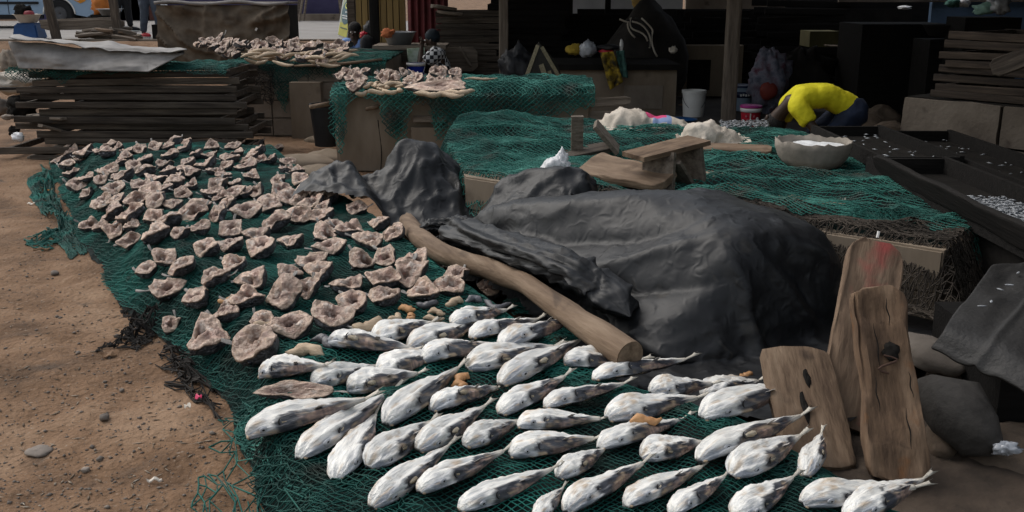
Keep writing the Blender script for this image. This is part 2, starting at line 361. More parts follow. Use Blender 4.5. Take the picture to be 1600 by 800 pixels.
def collider(hulls, H, t=.008):
    PL = [hull_planes(h) for h in hulls]
    def f(x):
        hit = np.zeros(x.shape[:-1], bool)
        for pl in PL:
            d = x@pl[:, :3].T-pl[:, 3]; m = d.argmax(-1); dm = d.max(-1); q = dm < t
            if q.any(): x[q] += pl[m[q], :3]*(t-dm[q])[:, None]; hit |= q
        h = H(x[..., 0], x[..., 1])+t; q = x[..., 2] < h; x[..., 2] = np.where(q, h, x[..., 2]); return x, hit | q
    return f
def mound(c, rx, ry, h, n=12, rz=0, z0=0, prof=((1, 0), (.97, .35), (.82, .68), (.5, .93), (.12, 1))):
    out = []
    for q, hh in prof:
        for k in range(n):
            a = 2*math.pi*k/n+rz; out.append((c[0]+rx*q*math.cos(a)*(1+.1*math.sin(3*a+c[0]*7)), c[1]+ry*q*math.sin(a), z0+h*hh*(1+.08*math.sin(2*a+c[1]*5))))
    return out
def sheet(c, ax, L, Wd, step, comp, z, wave, seed):
    """a flat sheet centred on c, long axis ax, squeezed by comp so that it folds; returns grid and rest steps"""
    ax = Vector(ax).normalized(); ay = Vector((-ax.y, ax.x, 0)); nx, ny = int(L/step)+1, int(Wd/step)+1
    U, Vv = np.meshgrid(np.linspace(-.5, .5, nx)*L*comp[0], np.linspace(-.5, .5, ny)*Wd*comp[1])
    X = np.zeros((ny, nx, 3)); X[..., 0] = c[0]+U*ax.x+Vv*ay.x; X[..., 1] = c[1]+U*ax.y+Vv*ay.y
    X[..., 2] = z+wave*fbm(U*4+seed, Vv*4, None, seed, 2)+wave*.45*fbm(U*13+seed, Vv*13, None, seed+4, 2)
    return X, L/(nx-1), Wd/(ny-1)
# ------------------------------------------------------------------ ground, road
def Hground(x, y):
    rise = sstep(15.2, 17.6, y)*(1-sstep(-.2, 1.2, x))*.72
    near = np.clip(1-(y-2)/14, 0, 1)
    return rise+near*(.022*fbm(x*2.2, y*2.2, None, 3, 4)+.010*fbm(x*9, y*9, None, 9, 2))-.02*near
def axis(lo, hi, a, b, fine, grow=1.22):
    xs = list(np.arange(a, b, fine)); s = fine; v = b
    while v < hi: xs.append(v); s *= grow; v += s
    xs.append(hi); s = fine; v = a-fine; pre = []
    while v > lo: pre.append(v); s *= grow; v -= s
    pre.append(lo); return np.array(pre[::-1]+xs)
gx, gy = axis(-220, 220, -4.6, 2.2, .032), axis(-60, 400, 1.9, 9.5, .034)
GX, GY = np.meshgrid(gx, gy)
g = obj('ground', grid_me('ground', np.stack([GX, GY, Hground(GX, GY)], -1)), M['dirt']); tag(g, kind='structure')
def Hz(x, y): return float(Hground(np.array([x]), np.array([y]))[0])
rd = MB(); rd.add([(-60, 18.0, .735), (.4, 18.0, .735), (.4, 29, .735), (-60, 29, .735), (-60, 18.0, .55), (.4, 18, .55), (.4, 29, .55), (-60, 29, .55)], [(0,1,2,3),(0,4,5,1),(1,5,6,2),(3,2,6,7),(0,3,7,4)])
tag(rd.build('road', M['asphalt']), kind='structure')
kb = MB()
for i in range(14): kb.box((-13.2+i*1.02, 17.93, .64), (.99, .14, .22), (0, 0, R(.4*math.sin(i*3))))
tag(kb.build('kerb', M['concrete']), kind='structure')
# pebbles and crumbs on the dirt
V = []; F = []; n = 0
oct_ = np.array([(1,0,0),(-1,0,0),(0,1,0),(0,-1,0),(0,0,1),(0,0,-1)], float); of = np.array([(0,2,4),(2,1,4),(1,3,4),(3,0,4),(2,0,5),(1,2,5),(3,1,5),(0,3,5)])
for i in range(3600):
    if i < 3000: p = P(random.uniform(-60, 470), 250+560*random.random()**.8, 0)
    else: p = P(random.uniform(1380, 1640), random.uniform(520, 820), 0)
    s = random.choice((.002, .0025, .003, .003, .004, .005, .007))*random.uniform(.7, 1.4)*(1 if i % 60 else 1.8)
    v = oct_*np.array((s*random.uniform(.8, 1.5), s, s*.7))*rng.uniform(.7, 1.2, (6, 1)); a = random.uniform(0, 6.3); c, q = math.cos(a), math.sin(a)
    v = v@np.array([[c, q, 0], [-q, c, 0], [0, 0, 1]])+np.array((p.x, p.y, Hz(p.x, p.y)+s*.3)); V.append(v); F.append(of+n); n += 6
tag(obj('gravel', mesh_np('gravel', np.concatenate(V), np.concatenate(F), False), M['stone']), kind='stuff')
V = []; F = []; n = 0
for i in range(420):
    p = P(random.uniform(-40, 430), 255+545*random.random()**.8, 0); L = random.uniform(.006, .028); s = random.uniform(.002, .005)
    v = oct_*np.array((L, s, s*.6)); a = random.uniform(0, 6.3); c, q = math.cos(a), math.sin(a); v = v@np.array([[c, q, 0], [-q, c, 0], [0, 0, 1]])+np.array((p.x, p.y, Hz(p.x, p.y)+.003)); V.append(v); F.append(of+n); n += 6
tag(obj('litter_bits', mesh_np('litter_bits', np.concatenate(V), np.concatenate(F), False), mat('litter_bits', [(.05,.035,.022),(.17,.125,.085),(.42,.37,.30)], 5)), kind='stuff')
def stone(px, py, w, label, m='stone', group='loose stones on the dirt', fl=.35, sq=.65, seed=1, name='stone'):
    p = P(px, py, 0); b = MB().blob((0, 0, w*sq*.35), (w/2, w/2*.8, w/2*sq), .28, 1.5, seed, 9, fl*w)
    return tag(b.build(name, M[m], None, True, (p.x, p.y, Hz(p.x, p.y)), (0, 0, seed)), label, 'stone', group)
stone(163, 650, .045, 'small round grey stone alone in the middle of the dirt', seed=2)
stone(60, 695, .10, 'flat pale stone half buried near the left of the dirt', seed=3, sq=.25)
stone(122, 549, .022, 'pale tan pebble on the dirt below the dark leaf', seed=4)
stone(190, 605, .025, 'dark pebble above the round grey stone on the dirt', seed=5)
stone(85, 423, .05, 'brown stone on the dirt beside the middle of the net edge', seed=6)
stone(132, 722, .03, 'dark crumb of stone at the bottom of the dirt', seed=7)
stone(155, 707, .028, 'grey pebble between two darker crumbs of stone', seed=8)
def litter(name, px, py, L, wd, m, label, cat, rz=0, th=.003, H=None, z=0):
    p = P(px, py, z); b = MB(); xs = np.linspace(-.5, .5, 7)
    for i in range(6):
        a, c = xs[i], xs[i+1]
        za, zc = .006*math.sin(a*9+px), .006*math.sin(c*9+px); wa, wc = wd*(1-.9*abs(2*a)**2.2)/2+.001, wd*(1-.9*abs(2*c)**2.2)/2+.001
        b.add([(a*L,-wa,za),(c*L,-wc,zc),(c*L,wc,zc+.004),(a*L,wa,za+.004),(a*L,-wa,za+th),(c*L,-wc,zc+th),(c*L,wc,zc+.004+th),(a*L,wa,za+.004+th)], [(3,2,1,0),(4,5,6,7),(0,1,5,4),(2,3,7,6),(1,2,6,5),(3,0,4,7)])
    return tag(b.build(name, M[m], None, False, (p.x, p.y, z+Hz(p.x, p.y)+.010), (0, 0, rz)), label, cat)
M['orange'] = plain('orange', (.50,.22,.05), .7, .2); M['leaf'] = plain('leaf', (.16,.09,.045), .8, .3); M['pinkred'] = plain('pinkred', (.55,.05,.13), .6, .2); M['bone'] = plain('bone', (.62,.56,.48), .6, .1)
litter('scrap', 77, 295, .075, .045, 'orange', 'orange scrap lying on the dirt by the far net corner', 'litter', R(-25))
litter('dry_leaf', 170, 553, .07, .035, 'leaf', 'brown curled dry leaf lying below the black net heap', 'leaf', R(8))
litter('twig', 240, 739, .05, .008, 'bone', 'short white twig on the dirt near the loose net', 'twig', R(10), .005)
litter('scrap', 310, 620, .028, .026, 'pinkred', 'pink and white scrap on the black net near the dirt', 'litter', R(40), H=1, z=.03)
litter('scrap', 293, 634, .03, .022, 'bone', 'small cream scrap on the black net near the dirt', 'litter', R(60), z=.02)
litter('scrap', 48, 315, .06, .025, 'bone', 'pale flat chip on the dirt left of the net corner', 'litter', R(5))
litter('twig', 65, 390, .10, .01, 'leaf', 'thin brown twig on the dirt left of the net', 'twig', R(15), .006)

# ------------------------------------------------------------------ the drying bed: dark layers of net, the green net over it
Lpx = [(78, 250), (96, 305), (140, 400), (186, 466), (262, 545), (335, 615), (384, 690), (428, 800), (470, 960), (500, 1300)]
Rpx = [(440, 226), (498, 272), (615, 340), (735, 428), (880, 512), (1010, 582), (1210, 648), (1425, 786), (1660, 960), (2000, 1300)]
Lw = np.array([P(*q, 0)[:2] for q in Lpx])[::-1]; RZ = [.24, .24, .24, .24, .22, .19, .15, .12, .11, .11]; Rw = np.array([P(*q, z)[:2] for q, z in zip(Rpx, RZ)])[::-1]
YF = 9.32
def Lx(y): return np.interp(y, Lw[:, 1], Lw[:, 0])+.03*fbm(y*3, y*0, None, 21, 2)
def Rx(y): return np.interp(y, Rw[:, 1], Rw[:, 0])
def BED(y): return np.interp(y, [2.4, 3.0, 3.7, 4.6], [.09, .10, .15, .24])
def Hbed(x, y):
    dl, dr = x-Lx(y), Rx(y)-x
    h = BED(y)*sstep(-.02, np.interp(y, [3.2, 4.6], [.16, .42]), dl)*(.25+.75*sstep(-.05, .13, dr))*sstep(0, .30, YF+.16*fbm(x*2.2, x*0, None, 35, 2)-y)
    lum = sstep(0, .3, dl)*sstep(0, .2, dr)
    return h+lum*(.022*fbm(x*3.3, y*2.2, None, 31, 2)+.008*fbm(x*12, y*9, None, 33, 2))
def inbed(x, y): return (x > Lx(y)-.01) & (x < Rx(y)+.05) & (y < YF+.16*fbm(x*2.2, x*0, None, 35, 2))
ys = np.concatenate([np.arange(1.7, 6, .035), np.arange(6, YF+.01, .06)]); us = np.linspace(0, 1, 70)
LXv, RXv = Lx(ys)[:, None], Rx(ys)[:, None]+.10; Xb = LXv+(RXv-LXv)*us[None]; Yb = np.repeat(ys[:, None], 70, 1)
Zb = Hbed(Xb, Yb); Zb = np.where(us[None] > .985, -.02, Zb)-.006+.012*fbm(Xb*22, Yb*22, None, 5, 2)
bed = obj('folded_net', grid_me('folded_net', np.stack([Xb, Yb, Zb], -1)), M['net_under'])
tag(bed, 'dark folded net layers spread under the drying fish', 'fishing net')
def flat_net(H, x0, x1, y0, y1, cell, keep, r, z, jit, seed, rot=0, wob=.03):
    def surf(u, v):
        x = u+wob*fbm(v*1.5, u*1.5, None, seed, 2); y = v+wob*fbm(u*1.7, v*1.7, None, seed+1, 2)
        return np.stack([x, y, H(x, y)+z+.006*fbm(x*14, y*14, None, seed+2, 2)], -1)
    return lattice(surf, np.arange(x0, x1, cell), np.arange(y0, y1, cell*.5), keep, r, jit, seed)
def kb1(u, v): return inbed(u, v)
a = flat_net(Hbed, -4.7, 2.2, 1.7, 9.8, .030, kb1, .0019, .014, .16, 3)
b = flat_net(Hbed, -4.7, 2.2, 1.7, 9.8, .033, lambda u, v: inbed(u, v) & (fbm(u*1.1, v*1.1, None, 77, 2) > .0), .0018, .004, .25, 4)
c = flat_net(Hbed, -4.7, 1.4, 1.7, 9.8, .040, lambda u, v: inbed(u, v) & (u-Lx(v) < .48+.15*fbm(v*2, v*0, None, 8, 2)), .0024, .020, .45, 5)
d = flat_net(Hbed, -2, 2.2, 1.7, 8.5, .030, lambda u, v: inbed(u, v) & (Rx(v)-u < .22+.16*fbm(v*2.3, v*0, None, 18, 2)), .0022, .016, .9, 6)
net_obj('fishing_net', [a, b, c, d], M['net'], 'long green fishing net under the split heads and silver fish', 'fishing net')
# bright bunched patches of net near the log and between the fish
def patch(px, py, wx, wy, cell, seed, m='net_pale', lab='', jit=1.0, hgt=.05, H=None, grp='bunched folds of green net'):
    H = H or Hbed; p = hitH(px, py, H)
    def surf(u, v):
        q = np.clip(1-((u-p.x)/wx)**2-((v-p.y)/wy)**2, 0, 1)
        return np.stack([u+.02*fbm(u*9, v*9, None, seed, 2), v+.02*fbm(u*9, v*9, None, seed+3, 2), H(u, v)+.012+hgt*q*(.6+.6*np.abs(fbm(u*8, v*8, None, seed, 2)))], -1)
    A = lattice(surf, np.arange(p.x-wx, p.x+wx, cell), np.arange(p.y-wy, p.y+wy, cell*.5), lambda u, v: ((u-p.x)/wx)**2+((v-p.y)/wy)**2 < 1+.5*fbm(u*6, v*6, None, seed, 2), .0024, jit, seed)
    return net_obj('net_bunch', [A], M[m], lab, 'fishing net', grp)
patch(840, 482, .20, .20, .018, 41, lab='bright green bunched net fold between the log and fish tails')
patch(872, 530, .13, .16, .018, 42, lab='bright green bunched net beside the middle of the log end')
patch(632, 625, .13, .10, .016, 43, 'net', lab='dense dark green net fold between two big silver fish')

# black net heaps and a loose torn net at the left edge
def heap(pl, cell, seed, label, hgt, r=.0032, m='net_black', jit=1.3):
    W4 = [P(*q, 0) for q in pl]
    def surf(u, v):
        p = [(1-u)*(1-v)*W4[0][k]+u*(1-v)*W4[1][k]+u*v*W4[2][k]+(1-u)*v*W4[3][k] for k in (0, 1)]
        e = np.clip(4*u*(1-u), 0, 1)*np.clip(6*v*(1-v), 0, 1); x, y = p[0]+.03*fbm(u*7, v*7, None, seed, 2), p[1]+.03*fbm(u*7, v*7, None, seed+1, 2)
        return np.stack([x, y, np.maximum(Hground(x, y), Hbed(x, y)-.05)+.006+hgt*e*np.abs(fbm(u*9, v*9, None, seed+2, 3)+.3)], -1)
    lu = (W4[1]-W4[0]).length; lv = (W4[3]-W4[0]).length
    A = lattice(surf, np.arange(.02, 1, cell/lu), np.arange(.02, 1, cell*.5/lv), lambda u, v: fbm(u*5, v*5, None, seed+6, 2)+1.5*np.minimum(np.minimum(u, 1-u), np.minimum(v, 1-v)) > -.15, r, jit, seed)
    return net_obj('net_heap', [A], M[m], label, 'fishing net', 'old net heaps at the bed edge')
heap([(150, 548), (255, 462), (290, 480), (215, 545)], .020, 51, 'black tangled net heap above the brown leaf', .07)
heap([(240, 540), (300, 535), (365, 660), (270, 600)], .019, 52, 'black tangled net strip below the smallest fish head', .06)
heap([(180, 470), (240, 450), (275, 500), (235, 520)], .022, 53, 'dark tangled net heap beside the leftmost fish heads', .05)
heap([(35, 375), (110, 350), (130, 372), (60, 392)], .024, 54, 'small dark green net scrap lying on the dirt', .03, m='net')
heap([(40, 285), (75, 245), (140, 390), (100, 400)], .03, 55, 'dark green net spill at the far left edge of the bed', .06, m='net')
W4 = [P(*q, 0) for q in ((262, 700), (400, 630), (520, 860), (300, 900))]
def tsurf(u, v):
    x = (1-u)*(1-v)*W4[0].x+u*(1-v)*W4[1].x+u*v*W4[2].x+(1-u)*v*W4[3].x; y = (1-u)*(1-v)*W4[0].y+u*(1-v)*W4[1].y+u*v*W4[2].y+(1-u)*v*W4[3].y
    x = x+.05*fbm(u*4, v*4, None, 61, 2); y = y+.05*fbm(u*4, v*4, None, 62, 2)
    return np.stack([x, y, np.maximum(Hground(x, y), Hbed(x, y))+.008+.010*np.abs(fbm(u*9, v*9, None, 63, 2))], -1)
A = lattice(tsurf, np.arange(0, 1, .085), np.arange(0, 1, .07), lambda u, v: (fbm(u*4, v*4, None, 66, 2)+u*1.2 > .15), .0028, .75, 6)
B = lattice(tsurf, np.arange(.55, 1, .05), np.arange(0, 1, .03), lambda u, v: (fbm(u*4, v*4, None, 69, 2) > .0), .0024, .8, 8)
net_obj('torn_net', [A, B], M['net_pale'], 'loose torn green net fringe straggling over the dirt', 'fishing net')

# ------------------------------------------------------------------ split fish heads
def head_meshes(seed):
    r_ = np.random.default_rng(seed+100); n = 30; th = np.linspace(0, 2*math.pi, n, endpoint=False)
    npl = r_.integers(3, 6); ph = r_.uniform(0, 6.3); tq = ((th+ph) % (2*math.pi/npl))-math.pi/npl; Rr = (math.cos(math.pi/npl)/np.cos(tq))**.55*(1.06+.10*np.cos(2*(th-r_.uniform(-.4, .4))))+r_.uniform(.02, .07)*np.cos(3*th+r_.uniform(0, 6))+.05*fbm(np.cos(th)*3, np.sin(th)*3, None, seed+60, 2)
    Rr = Rr*(1+.22*np.exp(-((th-math.pi)/.5)**2)*r_.uniform(.2, 1))      # drawn out towards the tail stump
    zr = .74+r_.uniform(.04, .18)*np.cos(2*th+r_.uniform(0, 6))+r_.uniform(.02, .12)*np.cos(3*th+r_.uniform(0, 6))+.02*np.cos(7*th+r_.uniform(0, 6))
    c, s_ = np.cos(th), np.sin(th)
    V = []; so_ = np.linspace(.12, 1, 8)
    for q in so_:
        a = q*math.pi/2; rr = Rr*(math.sin(a)**.62)*(1.10-.12*q); z = zr*(1-math.cos(a))**.9
        w = .05*fbm(c*3*q+seed, s_*3*q, z*2, seed, 2); V.append(np.stack([rr*c*(1+w), rr*s_*(1+w)*.92, z], -1))
    sk = np.array(V); m = len(so_)
    F = [(i*n+j, i*n+(j+1)%n, (i+1)*n+(j+1)%n, (i+1)*n+j) for i in range(m-1) for j in range(n)]+[tuple(range(n-1, -1, -1))]
    skin = mesh_np('split_fish_head', sk.reshape(-1, 3), F)
    ca, sa = r_.uniform(-.25, .35), r_.uniform(-.3, .3); cw = r_.uniform(.24, .46); cd = r_.uniform(.25, .65)
    zb = float(zr.mean()); dome = r_.uniform(-.06, .22); rings = [(.992, -.07), (1.035, -.02), (1.02, .03), (.95, .045), (.86, .03), (.74, .005), (.6, 0), (.46, 0), (.30, 0), (.16, 0), (.03, 0)]
    V = []; C = []
    for k, (q, dz) in enumerate(rings):
        rr = Rr*q; x, y = rr*c, rr*s_*.92; fl = (1-q)**1.0
        kq = min(1, max(0, 1-q)*1.15); z = zr*(1-kq)+zb*kq+dz+dome*max(0, 1-q)**.8; b = fbm(x*3.4+seed, y*3.4, None, seed+3, 4)*.16*min(1, max(0, 1-q)*5+.3); cav = np.exp(-(((x-ca)**2+(y-sa)**2*1.6)/cw**2)**1.5)
        ridge = .14*np.exp(-((y-sa*.3+.15*x)/.12)**2)*(1-cav)*min(1, max(0, (1-q)*2))
        V.append(np.stack([x+.03*fbm(y*5, z*5, None, seed, 2), y, z+b+ridge-cav*cd*min(1, (1-q)*3)], -1))
        f = np.clip(.5+.7*fbm(x*2.5+seed, y*2.5, None, seed+9, 3), 0, 1)[:, None]
        col = np.array((.60, .45, .36))*(1-f)+np.array((.38, .255, .21))*f
        if k < 2: col = col*.4+np.array((.10,.085,.08))*.6
        elif k < 5: col = col*.6+np.array((.66,.53,.41))*.4
        dk = np.clip(cav*r_.uniform(.5, 1.0)*1.2*min(1, max(0, (1-q))*3), 0, 1)[:, None]; col = col*(1-dk)+np.array((.075, .042, .036))*dk
        pl = np.clip(fbm(x*5-seed, y*5, None, seed+19, 2)*2.2-.9, 0, 1)[:, None]*min(1, (1-q)*3); col = col*(1-pl)+np.array((.62, .55, .50))*pl
        C.append(col)
    m = len(rings); F = [(i*n+j, i*n+(j+1)%n, (i+1)*n+(j+1)%n, (i+1)*n+j) for i in range(m-1) for j in range(n)]+[tuple((m-1)*n+j for j in range(n))]
    flesh = mesh_np('flesh', np.concatenate(V), F, True, np.concatenate(C))
    # stump with its thin tail fin
    b = MB(); L = r_.uniform(.65, 1.1); up = r_.uniform(.0, .5); x0 = -float(Rr[n//2])*.86; z0 = float(zr[n//2])*.6
    rows = []
    for i, (t, w, tk) in enumerate(((0, .15, .12), (.3, .07, .06), (.5, .055, .04), (.75, .115, .022), (1, .10, .012))):
        for sy, sz in ((-1, 0), (-.4, 1), (.4, 1), (1, 0), (.4, -1), (-.4, -1)): rows.append((x0-L*t*.8, sy*w+.1*math.sin(t*3+seed), z0+up*t*t+sz*tk/2+.05*math.sin(sy*4+seed)*t))
    b.add(rows, [(i*6+j, i*6+(j+1) % 6, (i+1)*6+(j+1) % 6, (i+1)*6+j) for i in range(4) for j in range(6)]+[(5,4,3,2,1,0),(24,25,26,27,28,29)])
    # eye
    a0 = -1.1+r_.uniform(-.3, .3); k = int((a0 % (2*math.pi))/(2*math.pi)*n) % n; pe = sk[5][k]
    e = MB().blob(tuple(pe), (.11, .11, .11), .02, 1, 1, 6)
    return skin, flesh, b.me('tail_fin', True), e.me('eye', True)
HV = [head_meshes(i) for i in range(14)]
ROUND = sorted(range(14), key=lambda i: np.ptp([v.co.z for v in list(HV[i][0].vertices)[-30:]]))[:4]
for sk, fl, tf, ey in HV:
    sk.materials.append(M['head_skin']); fl.materials.append(M['head_flesh']); tf.materials.append(M['fish_fin']); ey.materials.append(M['fish_eye'])
def put_head(loc, size, heading, tilt, roll, label, group, var, parts=True, name='split_fish_head'):
    sk, fl, tf, ey = HV[var % len(HV)]
    o = bpy.data.objects.new(name, sk); link(o); tag(o, label, 'fish head', group)
    Rm = Matrix.Rotation(tilt, 4, 'X')@Matrix.Rotation(roll, 4, 'Y')@Matrix.Rotation(heading, 4, 'Z')
    zmin = min((Rm@Vector(v.co)).z for v in list(sk.vertices)[::7])
    o.matrix_basis = Matrix.Translation(Vector(loc)-Vector((0, 0, zmin*size*.8)))@Rm@Matrix.Scale(size, 4)
    obj('flesh', fl, None, o)
    if parts:
        obj('tail_fin', tf, None, o); obj('eye', ey, None, o)
    return o
HEADS = [(97,255),(116,244),(139,243),(169,243),(109,262),(116,274),(199,240),(220,239),(246,233),(275,227),(296,225),(348,222),(332,233),(367,233),(232,255),(199,250),(173,272),(213,265),(270,246),(294,234),(310,246),(256,262),(299,261),(363,252),(329,263),(201,282),(232,273),(268,275),(300,275),(161,288),(185,301),(223,297),(275,291),(303,294),(351,279),(344,296),(123,296),(142,307),(246,286),(239,307),(170,324),(187,338),(215,318),(251,322),(275,326),(289,307),(334,307),(367,307),(213,343),(246,345),(303,341),(318,326),(348,342),(360,329),(144,357),(185,367),(272,353),(253,375),(208,383),(315,364),(363,368),(332,398),(367,391),(378,222),(395,253),(409,241),(428,254),(395,279),(388,265),(437,287),(407,305),(390,338),(426,331),(442,307),(452,317),(480,307),(473,288),(502,291),(492,324),(517,315),(557,331),(468,345),(506,345),(437,357),(409,376),(599,357),(416,398),(461,386),(506,374),(549,369),(582,386),(623,374),(518,395),(235,429),(262,409),(295,426),(265,462),(315,476),(341,442),(373,422),(406,445),(453,435),(390,476),(364,497),(450,474),(488,419),(488,459),(269,514),(329,543),(413,557),(459,522),(413,511),(667,400),(700,420),(649,420),(610,412),(565,418),(601,445),(550,454),(508,433),(646,441),(715,439),(706,456),(772,460),(667,466),(607,475),(559,484),(520,508)]
BIG = {(329,543):1.42, (413,557):1.38, (265,462):1.15, (520,508):1.2, (450,474):1.15, (269,514):.75, (646,441):1.3, (667,400):1.0, (459,522):1.1, (235,429):.85, (413,511):.75, (557,331):.8, (416,398):1.1, (253,375):1.2, (409,376):1.1}
ORD = 'first second third fourth fifth sixth seventh eighth ninth tenth eleventh twelfth thirteenth fourteenth fifteenth sixteenth seventeenth eighteenth nineteenth twentieth'.split()
def rows_of(pts, edges):
    out = {}
    for k in range(len(edges)-1):
        q = sorted([p for p in pts if edges[k] <= p[1] < edges[k+1]])
        for i, p in enumerate(q): out[p] = (k, i, len(q))
    return out
rx_ = random.Random(5); more = []
for _ in range(4000):
    y = rx_.uniform(228, 372); t_ = (y-228)/144; p = (round(rx_.uniform(98+t_*75, 450+t_*105)), round(y))
    if len(more) < 34 and all(math.hypot(p[0]-q[0], (p[1]-q[1])*1.5) > 12.5+t_*8 for q in HEADS+more): more.append(p)
BIG.update({p: .82 for p in more}); HEADS += more
hr = rows_of(HEADS, [0, 236, 251, 268, 285, 302, 320, 337, 355, 380, 410, 433, 452, 480, 505, 900])
for i, p in enumerate(HEADS):
    w = hitH(p[0], p[1]+4, Hbed); k, j, n = hr[p]
    big = BIG.get(p, random.uniform(.85, 1.12)); s = .080*big*(1.0 if p[1] < 300 else 1)
    if big > 1.35: lab = ('largest round split fish head at the near left of the heads' if p[0] < 380 else 'large square split fish head just above the first silver fish')
    elif big == .75: lab = 'small %s fish head, %s' % ('ragged' if p[0] < 300 else 'folded', 'lying on the black net at the bed edge' if p[0] < 300 else 'between the largest and the squarish head')
    else: lab = 'split fish head, %s from the left in the %s row from the far end' % (ORD[j], ORD[k])
    hd = random.choice((random.uniform(-1.6, .2), random.uniform(-1.6, .2), random.uniform(0, 6.3)))
    put_head(w, s, hd, (random.uniform(.12, .62) if p[1] > 300 else random.uniform(-.05, .45)), random.uniform(-.55, .12), lab, 'split fish heads drying on the long net', random.choice(ROUND) if big > 1.3 else random.randrange(14))

# ------------------------------------------------------------------ whole silver fish, belly up
def fish_meshes(seed):
    r_ = np.random.default_rng(seed+500); nl, nc = 58, 36
    t = np.linspace(0, 1, nl); tt = np.array([0, .03, .08, .16, .27, .40, .52, .64, .76, .88, 1.0])
    wv = np.array([.040, .080, .108, .132, .147, .146, .128, .101, .070, .040, .018])*r_.uniform(.92, 1.12); hv = np.array([.03, .06, .080, .095, .102, .098, .086, .070, .052, .036, .02])*r_.uniform(.85, 1.15)
    w = np.interp(t, tt, wv); h = np.interp(t, tt, hv)
    for _ in range(2): w[1:-1] = (w[:-2]+2*w[1:-1]+w[2:])/4; h[1:-1] = (h[:-2]+2*h[1:-1]+h[2:])/4
    bend = r_.uniform(-.10, .10); lift = r_.uniform(.0, .07)
    V = []; C = []; skew = r_.uniform(-.15, .35)
    for i in range(nl):
        th = 2*math.pi*np.arange(nc)/nc; cy, sz = np.cos(th), np.sin(th)
        y = w[i]*np.sign(cy)*np.abs(cy)**.9; z = h[i]*np.where(sz > 0, np.abs(sz)**.8, -.62*np.abs(sz)**.7)
        wr = fbm(np.full(nc, t[i]*6+seed*7), cy*3+seed, sz*3, seed, 3)*.016+np.abs(fbm(np.full(nc, t[i]*4+seed*3), cy*6, sz*6, seed+4, 2))*-.020+.007
        groove = -.030*np.exp(-((cy+.05-skew*.3)/.12)**2)*(sz > 0)*math.exp(-((t[i]-.42)/.22)**2)     # sunken line along the belly
        belly = .020*math.exp(-((t[i]-.28)/.05)**2)*np.exp(-((cy+.55)/.3)**2)
        k = min(1, w[i]/.07); y = y*(1+wr*6*k); z = z+(wr*k+groove+belly)
        V.append(np.stack([np.full(nc, t[i]*.88), y+bend*t[i]**2*.9, z+h[i]*.62+lift*max(0, t[i]-.5)**1.5*2.2], -1))
        nz = fbm(np.full(nc, t[i]*6+seed), cy*2, sz*2, seed+2, 3)
        white = np.array((.74, .725, .68)); blue = np.array((.33, .365, .42)); dark = np.array((.036, .039, .048)); tan = np.array((.44, .33, .22)); pinkf = np.array((.36, .24, .185))
        f1 = sstep(.55, -.3, sz+.45*nz)[:, None]*.6*(1 if t[i] < .5 else .6); col = white*(1-f1)+blue*f1
        hd = (sstep(.34, .12, t[i])*np.clip(.15+1.2*nz-.75*cy-.45*sz, 0, 1))[:, None]*.95; col = col*(1-hd)+blue*.62*hd
        lvl = -.95*cy-.30*sz+.26*nz+skew*.35; tl_ = np.interp(t[i], [.22, .36, .65, .92], [.66, .16, -.02, -.10]); dk = (sstep(tl_, tl_+.07, lvl)*sstep(.22, .30, t[i]-.05*nz)*sstep(1.0, .80, t[i]))[:, None]; col = col*(1-dk)+dark*dk
        pk = (sstep(.66, .84, lvl+.3*nz)*sstep(.40, .52, t[i])*sstep(.9, .7, t[i]))[:, None]*r_.uniform(.3, .9); col = col*(1-pk)+pinkf*pk
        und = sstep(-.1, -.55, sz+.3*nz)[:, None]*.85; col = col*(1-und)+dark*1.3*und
        stk = np.clip(fbm(np.full(nc, t[i]*2.2+seed), cy*7, sz*7, seed+28, 3)*2.4-.55, 0, 1)[:, None]*.30*float(sstep(.02, .2, t[i])); col = col*(1-stk)+np.array((.20, .205, .215))*stk
        tn = (np.clip(fbm(np.full(nc, t[i]*9-seed), cy*3, sz*3, seed+8, 2)*1.6-.55, 0, 1)*.8)[:, None]; col = col*(1-tn)+tan*tn
        tl = float(sstep(.84, .97, t[i]))*.75; col = col*(1-tl)+np.array((.54, .49, .41))*tl
        C.append(col)
    F = [(i*nc+j, (i+1)*nc+j, (i+1)*nc+(j+1)%nc, i*nc+(j+1)%nc) for i in range(nl-1) for j in range(nc)]+[tuple(range(nc)), tuple(range(nl*nc-1, (nl-1)*nc-1, -1))]
    body = mesh_np('dried_fish', np.concatenate(V), F, True, np.concatenate(C)); X = np.array(V)
    end = X[-1].mean(0); rows = []
    for q, ww, tk in ((-.04, .016, .012), (.03, .013, .010), (.09, .022, .006), (.165, .036, .003)):
        for sy, szz in ((-1, 0), (-.4, 1), (.4, 1), (1, 0), (.4, -1), (-.4, -1)): rows.append((end[0]+q-(.055 if abs(sy) < .5 and q > .1 else 0), end[1]+sy*ww*r_.uniform(.8, 1.1)+bend*q, end[2]+szz*tk/2+q*.28+.006*sy))
    tail = MB().add(rows, [(i*6+j, i*6+(j+1) % 6, (i+1)*6+(j+1) % 6, (i+1)*6+j) for i in range(3) for j in range(6)]+[(5,4,3,2,1,0),(18,19,20,21,22,23)]).me('tail_fin', True)
    def at(tq, ang, out=1.0):
        i = int(tq*(nl-1)); j = int((ang % (2*math.pi))/(2*math.pi)*nc) % nc; c0 = X[i].mean(0); return c0+(X[i][j]-c0)*out, X[i][j]-c0
    # gill slit and pale fin behind it, on the lower flank
    p, d = at(.31, R(150), 1.0); g_ = MB(); a = np.array((1, 0, 0)); dn = d/np.linalg.norm(d); bq = np.cross(a, dn)
